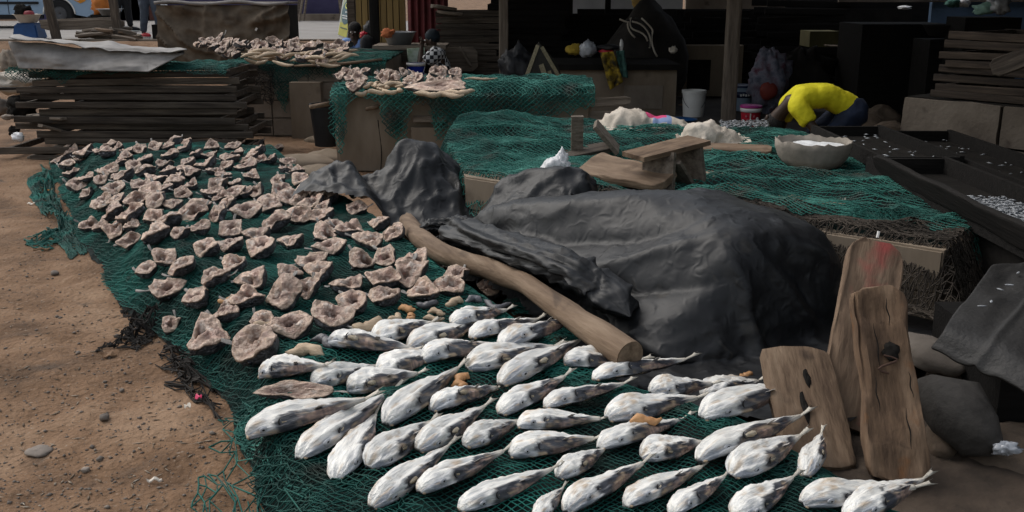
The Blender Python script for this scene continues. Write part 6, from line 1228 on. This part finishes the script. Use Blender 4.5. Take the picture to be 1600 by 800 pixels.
wallbox('wall', (-20.5, 33.5, 2.5), (9, .2, 3.6), mat('tan_wall', [(.20,.13,.085),(.28,.19,.13)], 2), 'tan wall across the road behind the blue car')
for k in range(3): c = PD(205+9*k, 18, 29.5); tag(MB().box((c.x, c.y, 1.15), (.9, .6, .8)).build('crate', mat('crate_red', [(.06,.02,.015),(.10,.04,.03)], 4)), 'dark red crate by the brown wall across the road', 'crate', 'dark red crates across the road')

# ------------------------------------------------------------------ brown tarp stall, frame of posts, blue stool, firewood
c0, c1 = PD(262, 40, 17.2), PD(462, 40, 17.2); st_ = empty('market_stall', ((c0.x+c1.x)/2, 17.2, .25), 'stall wrapped in a brown tarp behind the far oven', 'stall')
w = c1.x-c0.x; nx_ = 80; U, Vv = np.meshgrid(np.linspace(0, 1, nx_), np.linspace(0, 1, 30))
Y_ = -.45-.10*np.sin(Vv*math.pi)*np.sin(U*math.pi)-.13*np.clip(1-np.abs(fbm(U*2.5, Vv*3.2+4*(U-.5)**2, None, 5, 2))*2, 0, 1)**2-.05*np.clip(1-np.abs(fbm(U*7, Vv*6+6*(U-.5)**2, None, 9, 2))*2, 0, 1)**2+.02*fbm(U*9, Vv*5, None, 6, 2)
obj('tarp_front', grid_me('tarp_front', np.stack([(U-.5)*w*(1+.03*Vv)-.02*Vv, Y_, 1.10-1.12*Vv+.05*np.sin(U*math.pi)*Vv], -1)), M['tarp_brown'], st_)
MB().box((0, .0, 1.13), (w*.98, .95, .03)).build('tabletop', M['wood_grey'], st_); MB().box((0, .05, .52), (w*.96, .75, 1.14)).build('frame', M['soot'], st_)
MB().tube([((q-.5)*w*1.02, -.50+.02*math.sin(q*20), 1.135+.02*math.sin(q*13)) for q in np.linspace(0, 1, 30)], .03, 6).build('plastic_hem', M['sheet_metal'], st_, True)
MB().box((.55, -.56, .72), (.03, .01, .05), (0, R(30), 0)).build('white_tag', M['plastic_white'], st_)
wallbox('step', PD(515, 72, 17.3)-Vector((0, 0, .02)), (2.2, .5, .10), 'wood_grey', 'weathered timber step below the road kerb', 'step'); wallbox('step', PD(520, 80, 16.6)-Vector((0, 0, .1)), (2.4, .4, .2), 'clay', 'earthen step below the timber step', 'step')
for k, (px, dx) in enumerate(((86, .14), (181, .03))):
    c = PD(px, 55, 18.2); o = obj('post', plank_me(2.2, .15, .10, 130+k, 12), M['wood_dark']); between(o, (c.x+.05, 18.2, .55), (c.x-dx*1.6, 18.2, 2.7), (0, -1, 0)); tag(o, ('leaning dark post by the blue car', 'upright dark post in front of the firewood')[k], 'post')
o = obj('rail', plank_me(1.5, .17, .05, 140, 12), M['wood_grey']); between(o, PD(68, 40, 18.35), PD(190, 37, 18.35), (0, -1, 0)); tag(o, 'grey rail board between the two dark posts', 'rail')
o = obj('rail', plank_me(1.45, .05, .08, 141, 12), M['wood_grey']); between(o, PD(68, 34, 18.4), PD(182, 30, 18.4), (0, 0, 1)); tag(o, 'thin upper rail between the two dark posts', 'rail')
bt = PD(47, 57, 18.5); M['blue_stool'] = plain('blue_stool', (.006,.045,.15), .4)
so2 = MB(); so2.add([(-.24,-.2,0),(.24,-.2,0),(.24,.2,0),(-.24,.2,0),(-.19,-.16,.26),(.19,-.16,.26),(.19,.16,.26),(-.19,.16,.26)], [(3,2,1,0),(4,5,6,7),(0,1,5,4),(1,2,6,5),(2,3,7,6),(3,0,4,7)]); me_ = so2.me('plastic_stool'); bm = bmesh.new(); bm.from_mesh(me_); bmesh.ops.bevel(bm, geom=bm.edges[:], offset=.02, segments=2, affect='EDGES'); bm.to_mesh(me_); bm.free()
bs_ = obj('plastic_stool', me_, M['blue_stool'], None, (bt.x, 18.5, .735)); tag(bs_, 'blue plastic stool by the road carrying a basin', 'stool')
MB().box((0, 0, .268), (.30, .26, .02)).build('seat_pad', M['blue_stool'], bs_)
bz = 1.02; tag(MB().lathe([(.01, 0), (.15, 0), (.22, .13), (.26, .145), (.215, .135), (.14, .02), (.01, .02)], 28).build('basin', M['sack'], None, True, (bt.x+.0, 18.5, bz)), 'pale enamel basin on the blue plastic stool', 'basin')
tag(MB().blob((0, 0, 0), (.16, .12, .12), .3, 2.4, 5, 12).build('plastic_bag', M['soot'], None, True, (bt.x-.07, 18.5, bz+.2)), 'black plastic bag in the pale basin', 'bag')
tag(MB().lathe([(.01, 0), (.085, 0), (.09, .09), (.07, .12), (.01, .13)], 16).build('pot', plain('dull_red_tin', (.25,.04,.05)), None, True, (bt.x+.07, 18.42, bz+.08)), 'small red tin in the pale basin', 'tin')
tag(MB().lathe([(.01, 0), (.14, 0), (.2, .10), (.25, .115), (.2, .105), (.01, .02)], 24).build('basin', M['enamel'], None, True, PD(172, 24, 18.6)), 'grey basin on the rail behind the upright post', 'basin')
for k in range(26):
    p = PD(random.uniform(128, 210), random.uniform(46, 62), random.uniform(17.9, 18.7)); p.z = .745+random.uniform(.03, .22)*(1-abs(p.x+7.6)/2.2 if abs(p.x+7.6) < 1.6 else .2)
    o = obj('firewood', plank_me(random.uniform(.3, .6), random.uniform(.06, .12), .05, 150+k, 6, .006), M['wood_grey' if k % 3 else 'wood_brown'], None, p, (random.uniform(0, 3), R(random.uniform(-14, 14)), random.uniform(-.6, .6))); tag(o, 'split firewood log in the roadside pile', 'firewood', 'firewood pile by the road')
c = PD(258, 48, 18.3); tag(MB().box((c.x, 18.4, .86), (.42, .35, .26)).build('crate', M['soot']), 'black box beside the red sneakers', 'crate')

# ------------------------------------------------------------------ blue car
cx_, cy_ = PD(118, 30, 24.2).x, 24.2; car = empty('car', (cx_, cy_, .74), 'pale blue car with orange wrapped end parked across the road', 'car')
M['car_blue'] = plain('car_blue', (.23,.33,.45), .3, .06, 2, spec=.6, bump=.0); M['tyre'] = plain('tyre', (.012,.012,.013), .8); M['glass'] = plain('glass', (.02,.025,.03), .08, spec=.8, bump=0); M['orange_paint'] = plain('orange_paint', (.55,.22,.02), .4, .2); M['rim'] = plain('rim', (.07,.07,.075), .4)
def arch(cxw): return [(cxw+.36*math.cos(a), .30+.36*math.sin(a)) for a in np.linspace(math.pi, 0, 11)]
prof_ = [(-3.1, .25)]+arch(-2.55)+arch(0)+[(.62, .25), (.80, .34), (.84, .62), (.66, .85), (.10, .98), (-.35, 1.50), (-2.5, 1.55), (-3.0, 1.1), (-3.12, .7)]
bm = bmesh.new(); lo_ = [bm.verts.new((x, -.82, z)) for x, z in prof_]; hi_ = [bm.verts.new((x, .82, z)) for x, z in prof_]
for i in range(len(prof_)): bm.faces.new((lo_[i], lo_[(i+1) % len(prof_)], hi_[(i+1) % len(prof_)], hi_[i]))
bm.faces.new(lo_); bm.faces.new(hi_[::-1]); bmesh.ops.recalc_face_normals(bm, faces=bm.faces); bmesh.ops.triangulate(bm, faces=[f for f in bm.faces if len(f.verts) > 4])
me_ = bpy.data.meshes.new('body'); bm.to_mesh(me_); bm.free(); bd_ = obj('body', shade_auto(me_, 35), M['car_blue'], car)
for xw in (0, -2.55):
    for sy in (-.74, .74):
        wl = obj('wheel', shade_auto(MB().lathe([(.17, -.09), (.28, -.10), (.315, -.07), (.315, .07), (.28, .10), (.17, .09)], 32).me('wheel'), 40), M['tyre'], car, (xw, sy, .315), (R(90), 0, 0)); MB().lathe([(.01, .05), (.05, .08), (.10, .05), (.175, .085), (.175, -.08), (.01, -.08)], 24).build('rim', M['rim'], wl, True)
MB().box((-1.45, -.835, .56), (2.0, .03, .055)).build('side_trim', M['tyre'], car); MB().box((-1.28, -.825, .255), (1.82, .05, .09)).build('sill', M['tyre'], car)
MB().box((-.75, -.826, 1.22), (.72, .02, .40)).build('window', M['glass'], car); MB().box((-1.75, -.826, 1.22), (1.0, .02, .42)).build('window', M['glass'], car)
for xq in (-.20, -1.15, -2.15): MB().box((xq, -.8235, .72), (.012, .01, .82)).build('door_gap', M['tyre'], car)
MB().box((-.95, -.845, .82), (.16, .035, .03)).build('door_handle', M['tyre'], car)
ow_ = MB(); ow_.add([(x, -.832, z) for x, z in ((-.22, .70), (-.05, .78), (.12, .74), (.33, .64), (.50, .55), (.62, .60), (.70, .78), (.42, .90), (.10, .97), (-.05, .95))], [tuple(range(10))]); me_ = ow_.me('orange_wrap'); o = obj('orange_wrap', me_, M['orange_paint'], car); o.modifiers.new('thick', 'SOLIDIFY').thickness = .012
MB().blob((.45, -.84, .72), (.11, .02, .10), .1, 2, 2, 10).build('headlight', M['plastic_white'], car, True); MB().tube([(.36*math.cos(a), -.83, .315+.36*math.sin(a)) for a in np.linspace(math.pi, 0, 20)], .018, 6).build('wheel_arch', M['plastic_white'], car, True)

# ------------------------------------------------------------------ people
def skin_me(pts, edges, root, sub=2):
    names = list(pts); me = bpy.data.meshes.new('body'); me.from_pydata([pts[n][:3] for n in names], [(names.index(a), names.index(b)) for a, b in edges], [])
    o = bpy.data.objects.new('tmp', me); COL.objects.link(o); o.modifiers.new('s', 'SKIN')
    for i, n in enumerate(names):
        r = pts[n][3]; r2 = pts[n][4] if len(pts[n]) > 4 else r; me.skin_vertices[0].data[i].radius = (r, r2); me.skin_vertices[0].data[i].use_root = (n == root)
    o.modifiers.new('d', 'SUBSURF').levels = sub
    dg = bpy.context.evaluated_depsgraph_get(); out = bpy.data.meshes.new_from_object(o.evaluated_get(dg)); bpy.data.objects.remove(o)
    out.polygons.foreach_set('use_smooth', np.ones(len(out.polygons), bool)); return out
def person(loc, rz, J, label, shirt, trousers, hair_m, shoes, sc=1.0, short_sleeve=True, skirt=None, hairsize=1.0):
    """J: joints in metres; keys pelvis, waist, chest, neck, head, crown, and for l/r: shoulder, elbow, wrist, hip, knee, ankle, toe"""
    o = empty('person', loc, label, 'person'); o.rotation_euler = (0, 0, rz); o.scale = (sc,)*3
    V = {k: Vector(v) for k, v in J.items()}; hd = (V['crown']-V['head']).normalized(); face = V.get('face', Vector((0, -1, 0))).normalized()
    rad = dict(pelvis=.120, waist=.110, chest=.125, neck=.052, head=.082, crown=.072, shoulder=.058, elbow=.042, wrist=.028, hip=.085, knee=.058, ankle=.038, toe=.032)
    P_ = {}; 
    for k, v in V.items():
        if k == 'face': continue
        P_[k] = (*v, rad[k[2:] if k[1] == '_' else k])
    E = [('pelvis','waist'),('waist','chest'),('chest','neck'),('neck','head'),('head','crown')]
    for s in 'lr':
        E += [('chest', s+'_shoulder'),(s+'_shoulder', s+'_elbow'),(s+'_elbow', s+'_wrist'),('pelvis', s+'_hip'),(s+'_hip', s+'_knee'),(s+'_knee', s+'_ankle'),(s+'_ankle', s+'_toe')]
        d = (V[s+'_wrist']-V[s+'_elbow']).normalized(); a = d.cross(face); a = a.normalized() if a.length > .1 else Vector((1, 0, 0))
        P_[s+'_palm'] = (*(V[s+'_wrist']+d*.06), .034, .022); E.append((s+'_wrist', s+'_palm'))
        for q in range(4):
            b0 = V[s+'_wrist']+d*.095+a*(.021*(q-1.5)); L = (.062, .075, .07, .055)[q]; P_['%s_f%da' % (s, q)] = (*b0, .011); P_['%s_f%db' % (s, q)] = (*(b0+(d*.8+face*.3)*L*.55), .009); P_['%s_f%dc' % (s, q)] = (*(b0+(d*.5+face*.6)*L), .007); E += [(s+'_palm', '%s_f%da' % (s, q)), ('%s_f%da' % (s, q), '%s_f%db' % (s, q)), ('%s_f%db' % (s, q), '%s_f%dc' % (s, q))]
        P_[s+'_ta'] = (*(V[s+'_wrist']+d*.05+a*.045), .012); P_[s+'_tb'] = (*(V[s+'_wrist']+d*.09+a*.06+face*.015), .009); E += [(s+'_palm', s+'_ta'), (s+'_ta', s+'_tb')]
    obj('body', skin_me(P_, E, 'pelvis'), M['skin'], o)
    mid = lambda a, b, t: V[a].lerp(V[b], t); lat = (V['l_hip']-V['r_hip']).normalized()
    def cloth_part(name, tubes, m):
        b = MB()
        for pts, rr in tubes:
            n_ = len(pts)*4; tq = np.linspace(0, 1, n_); ts_ = np.linspace(0, 1, len(pts)); A_ = np.array([tuple(p) for p in pts]); b.tube(np.stack([np.interp(tq, ts_, A_[:, k]) for k in range(3)], -1), np.interp(tq, ts_, rr), 12)
        t_ = bpy.data.objects.new('tmp', b.me('tmp')); COL.objects.link(t_); q = t_.modifiers.new('r', 'REMESH'); q.mode = 'VOXEL'; q.voxel_size = .016; q = t_.modifiers.new('s', 'SMOOTH'); q.iterations = 5; q.factor = .5
        me = bpy.data.meshes.new_from_object(t_.evaluated_get(bpy.context.evaluated_depsgraph_get())); bpy.data.objects.remove(t_); me.name = name
        co_ = np.zeros(len(me.vertices)*3); me.vertices.foreach_get('co', co_); c3 = co_.reshape(-1, 3); no_ = np.array([tuple(v.normal) for v in me.vertices]); c3 += no_*(.007*(1-2*np.abs(fbm(c3[:, 0]*10, c3[:, 1]*10, c3[:, 2]*6, len(co_) % 50, 2))))[:, None]; me.vertices.foreach_set('co', c3.ravel())
        me.polygons.foreach_set('use_smooth', np.ones(len(me.polygons), bool)); me.materials.clear(); return obj(name, me, m, o)
    tor = [([V['pelvis']+lat*s*.06, V['waist']+lat*s*.055, V['chest']+lat*s*.07, mid('chest', ('l' if s > 0 else 'r')+'_shoulder', .55)], [.112, .102, .105, .085]) for s in (-1, 1)]
    slv = [([mid('chest', s+'_shoulder', .5), V[s+'_shoulder'], mid(s+'_shoulder', s+'_elbow', .62 if short_sleeve else .98)], [.10, .088, .072 if short_sleeve else .055]) for s in 'lr']
    cloth_part('shirt', tor+slv, shirt)
    if skirt: cloth_part('skirt', [([V['pelvis'], V[s+'_hip'], V[s+'_knee'], V[s+'_ankle'].lerp(V[s+'_knee'], .3)], [.16, .15, .15, .13]) for s in 'lr'], trousers)
    else: cloth_part('trousers', [([V['pelvis']+lat*(.05 if s == 'l' else -.05), V[s+'_hip'], mid(s+'_hip', s+'_knee', .5), V[s+'_knee'], mid(s+'_knee', s+'_ankle', .93)], [.128, .118, .10, .078, .060]) for s in 'lr'], trousers)
    hc = V['head'].lerp(V['crown'], .62)-face*.022; hb_ = MB().blob((0, 0, 0), (.098*hairsize, .100*hairsize, .095*hairsize), .06, 4, 5, 14); hb_.build('hair', hair_m, o, True, hc)
    sd_ = hd.cross(face).normalized(); fc = V['head'].lerp(V['crown'], .25)+face*.075
    MB().blob(tuple(fc-hd*.012+face*.012), (.016, .020, .022), .05, 2, 1, 8).build('nose', M['skin'], o, True); MB().blob(tuple(fc-hd*.058), (.026, .014, .010), .05, 2, 1, 8).build('mouth', plain('lips', (.055,.022,.018)) if 'lips' not in M else M['lips'], o, True)
    for s in (-1, 1):
        MB().blob(tuple(fc+sd_*s*.033+hd*.012-face*.004), (.013, .010, .009), .02, 2, 1, 8).build('eye', M['plastic_white'], o, True); MB().blob(tuple(fc+sd_*s*.033+hd*.012+face*.006), (.006, .005, .006), .02, 2, 1, 6).build('pupil', M['soot'], o, True); MB().blob(tuple(V['head'].lerp(V['crown'], .2)+sd_*s*.088), (.014, .022, .030), .05, 2, 1, 8).build('ear', M['skin'], o, True)
    for s in 'lr':
        f_ = V[s+'_toe']-V[s+'_ankle']; yaw = math.atan2(f_.y, f_.x); c = V[s+'_ankle'].lerp(V[s+'_toe'], .45); c.z = max(c.z-.02, .045) if V[s+'_ankle'].z < .2 else c.z-.03
        sh_ = MB().blob((0, 0, 0), (.145, .056, .050), .05, 2, 3, 10, .040).build('shoe', shoes, o, True, c, (0, 0, yaw)); MB().blob((0, 0, -.030), (.152, .060, .018), .02, 2, 3, 8).build('sole', M['plastic_white'], sh_, True)
    return o
M['lips'] = plain('lips', (.055,.022,.018)); M['shirt_yellow'] = plain('shirt_yellow', (.56,.50,.012), .8, .10, 5, bump=.5); M['jeans'] = plain('jeans', (.008,.014,.032), .9, .5, 6); M['black_cloth'] = plain('black_cloth', (.010,.010,.012), .9, .4); M['grey_jeans'] = plain('grey_jeans', (.07,.085,.11), .9, .3); M['red_shoe'] = plain('red_shoe', (.45,.02,.03), .5, .2); M['blue_shirt'] = plain('blue_shirt', (.12,.20,.40), .8, .5, 12); M['headscarf'] = plain('headscarf', (.010,.016,.022), .8, .4)
def checker(name, ca, cb, sc):
    m = bpy.data.materials.new(name); m.use_nodes = True; t = m.node_tree; ck = t.nodes.new('ShaderNodeTexChecker'); tc = t.nodes.new('ShaderNodeTexCoord'); ck.inputs['Color1'].default_value = (*ca, 1); ck.inputs['Color2'].default_value = (*cb, 1); ck.inputs['Scale'].default_value = sc
    t.links.new(tc.outputs['Object'], ck.inputs['Vector']); t.links.new(ck.outputs[0], t.nodes['Principled BSDF'].inputs['Base Color']); t.nodes['Principled BSDF'].inputs['Roughness'].default_value = .9; return m
M['check'] = checker('check_cloth', (.50,.50,.50), (.012,.012,.016), 22)
# 1: bending low over the ground, back to the sky, head towards the left
b0 = PD(1322, 165, 8.75); X0 = b0.x
J = dict(pelvis=(.03, 0, .60), waist=(-.18, 0, .71), chest=(-.40, 0, .69), neck=(-.54, .02, .58), head=(-.58, .08, .50), crown=(-.62, .09, .38), face=(-.25, -.1, -.9),
    l_shoulder=(-.46, .16, .62), l_elbow=(-.50, .22, .38), l_wrist=(-.48, .10, .18), r_shoulder=(-.46, -.16, .62), r_elbow=(-.32, -.27, .42), r_wrist=(-.44, -.18, .20),
    l_hip=(.06, .10, .56), l_knee=(-.22, .14, .36), l_ankle=(.08, .13, .07), l_toe=(-.10, .14, .04), r_hip=(.06, -.10, .56), r_knee=(-.20, -.15, .34), r_ankle=(.10, -.13, .07), r_toe=(-.08, -.14, .04))
person((X0, 8.75, 0), 0, J, 'person in yellow shirt and dark jeans bending low over the ground', M['shirt_yellow'], M['jeans'], M['hair'], M['black_cloth'])
# 2: woman in checked dress on a low stool, facing left
w0 = PD(683, 118, 13.2)
J = dict(pelvis=(.05, 0, .30), waist=(.05, 0, .45), chest=(-.01, 0, .64), neck=(-.06, 0, .745), head=(-.10, 0, .81), crown=(-.09, 0, .935), face=(-1, -.1, -.15),
    l_shoulder=(-.02, .17, .70), l_elbow=(-.18, .22, .48), l_wrist=(-.38, .12, .40), r_shoulder=(-.02, -.17, .70), r_elbow=(-.22, -.20, .54), r_wrist=(-.20, -.10, .76),
    l_hip=(0, .09, .28), l_knee=(-.36, .12, .36), l_ankle=(-.36, .12, .07), l_toe=(-.52, .12, .04), r_hip=(0, -.09, .28), r_knee=(-.34, -.12, .34), r_ankle=(-.32, -.12, .07), r_toe=(-.48, -.12, .04))
person((w0.x+.03, 13.2, .05), 0, J, 'seated person in black and white checked dress with a hand at the mouth', M['check'], M['check'], M['headscarf'], M['black_cloth'], 1.08, True, True, .92)
tag(MB().box((w0.x+.08, 13.2, .13), (.34, .3, .24)).build('wooden_stool', M['wood_dark']), 'low wooden stool under the person in the checked dress', 'stool')
M['bright_blue'] = plain('bright_blue', (.010,.03,.30), .4, .15)
bk_ = bucket(650, 117, 12.8, .115, .095, .22, M['bright_blue'], 'bright blue bucket with pale rim held by the seated person', handle=M['plastic_white'], z=.47)
MB().lathe([(.112, .195), (.124, .195), (.124, .232), (.112, .232)], 24).build('rim', M['plastic_white'], bk_, True)
tag(MB().box((w0.x-.33, 12.9, .23), (.30, .3, .46)).build('crate', M['wood_black']), 'dark crate under the bright blue bucket', 'crate')
tag(MB().box(PD(650, 87, 13.15), (.22, .18, .20), (0, R(-4), R(12))).build('carton', mat('carton', [(.22,.30,.18),(.5,.55,.48)], 14, rough=.6), None), 'pale green and white carton behind the bright blue bucket', 'carton')
# 3: child in a blue shirt behind the far oven
c0 = PD(552, 60, 14.4)
J = dict(pelvis=(0, 0, .52), waist=(0, 0, .66), chest=(0, -.01, .84), neck=(0, -.01, .97), head=(0, -.02, 1.04), crown=(.0, -.01, 1.16), face=(-.2, -1, -.3),
    l_shoulder=(.14, 0, .90), l_elbow=(.22, -.08, .68), l_wrist=(.10, -.28, .66), r_shoulder=(-.14, 0, .90), r_elbow=(-.22, -.08, .70), r_wrist=(-.16, -.28, .72),
    l_hip=(.08, 0, .50), l_knee=(.12, -.32, .50), l_ankle=(.12, -.32, .12), l_toe=(.12, -.46, .06), r_hip=(-.08, 0, .50), r_knee=(-.12, -.32, .50), r_ankle=(-.12, -.32, .12), r_toe=(-.12, -.46, .06))
person((c0.x, 14.55, .0), 0, J, 'child in blue and white shirt sitting behind the far oven', M['blue_shirt'], M['black_cloth'], M['hair'], M['black_cloth'], .95)
tag(MB().box((c0.x, 14.6, .22), (.4, .35, .44)).build('wooden_stool', M['wood_dark']), 'wooden stool under the child in the blue shirt', 'stool')
c = PD(574, 72, 13.75); tag(MB().blob((0, 0, 0), (.10, .09, .16), .12, 2, 7, 12).build('bag', M['black_cloth'], None, True, (c.x, c.y, c.z)), 'black bag between the child and the dark post', 'bag'); bpy.data.objects['bag'].location = c
MB().tube([Vector((-.09, -.03, -.13)), Vector((-.03, -.09, -.165)), Vector((.06, -.06, -.14)), Vector((.10, -.02, -.03))], .010, 6).build('white_edge', M['plastic_white'], bpy.data.objects['bag'], True)
c = PD(580, 50, 14.2); cl_ = MB().blob((0, 0, 0), (.10, .08, .16), .3, 2.4, 8, 14).build('cloth', M['tarp_grey'], None, True, c); tag(cl_, 'grey mottled cloth bundle behind the black bag', 'cloth')
tag(MB().blob((0, 0, 0), (.05, .05, .05), .3, 2.4, 9, 10).build('cloth', M['red_plastic'], None, True, PD(568, 55, 14.0)), 'small red and white cloth by the child', 'cloth')
tag(MB().box((PD(575, 60, 14).x, 14.0, .40), (.5, .35, .80)).build('crate', M['wood_black']), 'dark crate carrying the bags by the child', 'crate')
# 4, 5: people standing by the road
def standing(dx=0, lean_=0.0, stride=.14):
    return dict(pelvis=(0, 0, .92), waist=(0, 0, 1.08), chest=(lean_*.5, 0, 1.30), neck=(lean_, 0, 1.47), head=(lean_, -.01, 1.56), crown=(lean_, 0, 1.70), face=(0, -1, 0),
    l_shoulder=(.18+lean_, 0, 1.38), l_elbow=(.24, .02, 1.10), l_wrist=(.24, -.06, .86), r_shoulder=(-.18+lean_, 0, 1.38), r_elbow=(-.24, .02, 1.10), r_wrist=(-.24, -.06, .86),
    l_hip=(.09, 0, .88), l_knee=(.10+stride*.3, -.03, .48), l_ankle=(.10+stride, 0, .09), l_toe=(.24+stride, -.10, .04), r_hip=(-.09, 0, .88), r_knee=(-.09, -.04, .48), r_ankle=(-.09-stride, 0, .09), r_toe=(.04-stride, -.10, .04))
p4 = PD(238, 56, 18.7); person((p4.x, 18.7, .735), 0, standing(0, 0, .07), 'person in grey jeans and red sneakers standing by the road', M['black_cloth'], M['grey_jeans'], M['hair'], M['red_shoe'])
p5 = PD(193, 40, 21.5); person((p5.x, 21.5, .735), .4, standing(0, 0, .04), 'person in black trousers standing behind the firewood pile', M['black_cloth'], M['black_cloth'], M['hair'], M['black_cloth'])
tag(MB().blob((0, 0, 0), (.11, .06, .16), .25, 2.2, 6, 12).build('plastic_bag', M['white_bag'], None, True, PD(256, 18, 19.3)), 'white plastic bag held beside the person in red sneakers', 'bag')
for k in range(2): tag(MB().blob((0, 0, 0), (.13, .05, .045), .06, 2, 3, 10).build('shoe', M['black_cloth' if k else 'navy'], None, True, PD(213+9*k, 59-2*k, 18.9), (0, 0, .2)), ('black and white shoe lying left of the red sneakers', 'dark shoe lying just behind the black and white shoe')[k], 'shoe')
MB().blob((0, 0, -.03), (.135, .055, .018), .02, 2, 3, 8).build('sole', M['plastic_white'], [o for o in bpy.data.objects if o.get('label') == 'black and white shoe lying left of the red sneakers'][0], True)
p6 = PD(158, 6, 22.5); tag(MB().blob((0, 0, 0), (.22, .15, .22), .25, 2.2, 6, 12).build('sack', plain('orange_sack', (.42,.13,.02)), None, True, (p6.x, p6.y, 1.25)), 'orange bundle by the front of the blue car', 'bundle'); tag(MB().box((p6.x, p6.y, .90), (.4, .3, .32)).build('crate', M['soot']), 'dark crate under the orange bundle by the car', 'crate')

# ------------------------------------------------------------------ labels of the heaps, by what can be counted in each row
ORD2 = ORD+['twenty '+w for w in ORD[:9]]+['thirtieth']+['thirty '+w for w in ORD[:9]]
def relabel(group, fmt, rows):
    q = [o for o in COL.objects if o.get('group') == group]
    pp = {o.name: [float(v) for v in topix(np.array([tuple(o.matrix_basis.translation)]))[0:2]] for o in q}
    q.sort(key=lambda o: pp[o.name][1]); n = len(rows)
    for k in range(n):
        r = sorted(q[len(q)*k//n:len(q)*(k+1)//n], key=lambda o: pp[o.name][0])
        for i, o in enumerate(r): o['label'] = fmt % (ORD2[i], rows[k])
B3r = ['back row', 'middle row', 'front row']
relabel('fish heap on the far concrete oven', 'split fish head, %s from left, %s of far oven heap', B3r)
relabel('fish heap on the middle clay oven', 'split fish head, %s from left, %s of middle oven heap', [B3r[0], B3r[2]])
relabel('fish strips on the middle clay oven', 'pale dried strip, %s from left in the %s oven heap', ['middle'])
relabel('fish strips on the far concrete oven', 'pale dried fish strip, %s from left, %s on far oven', B3r)
relabel('firewood pile by the road', 'split firewood log, %s from left, %s of roadside pile', ['upper half', 'lower half'])
relabel('dark clods by the cracked oven', 'dark earth clod, %s from left of %s by cracked oven', ['those'])
relabel('dark red crates across the road', 'dark red crate, %s from left of %s across the road', ['three'])
relabel('fish pieces heaped between bowl and trays', 'orange brown dried fish piece by the bowl, %s from left, %s', ['back row', 'front row'])
relabel('tiny fish on the rubber sheet', 'tiny silver fish, %s from left of %s on rubber sheet', ['those'])
relabel('board ends at the left corner of the far oven', 'dark board end at far oven corner, %s from left of %s', ['four'])
relabel('pale rope strands on the black net heap', 'pale rope strand, %s from left of %s on black net heap', ['those'])
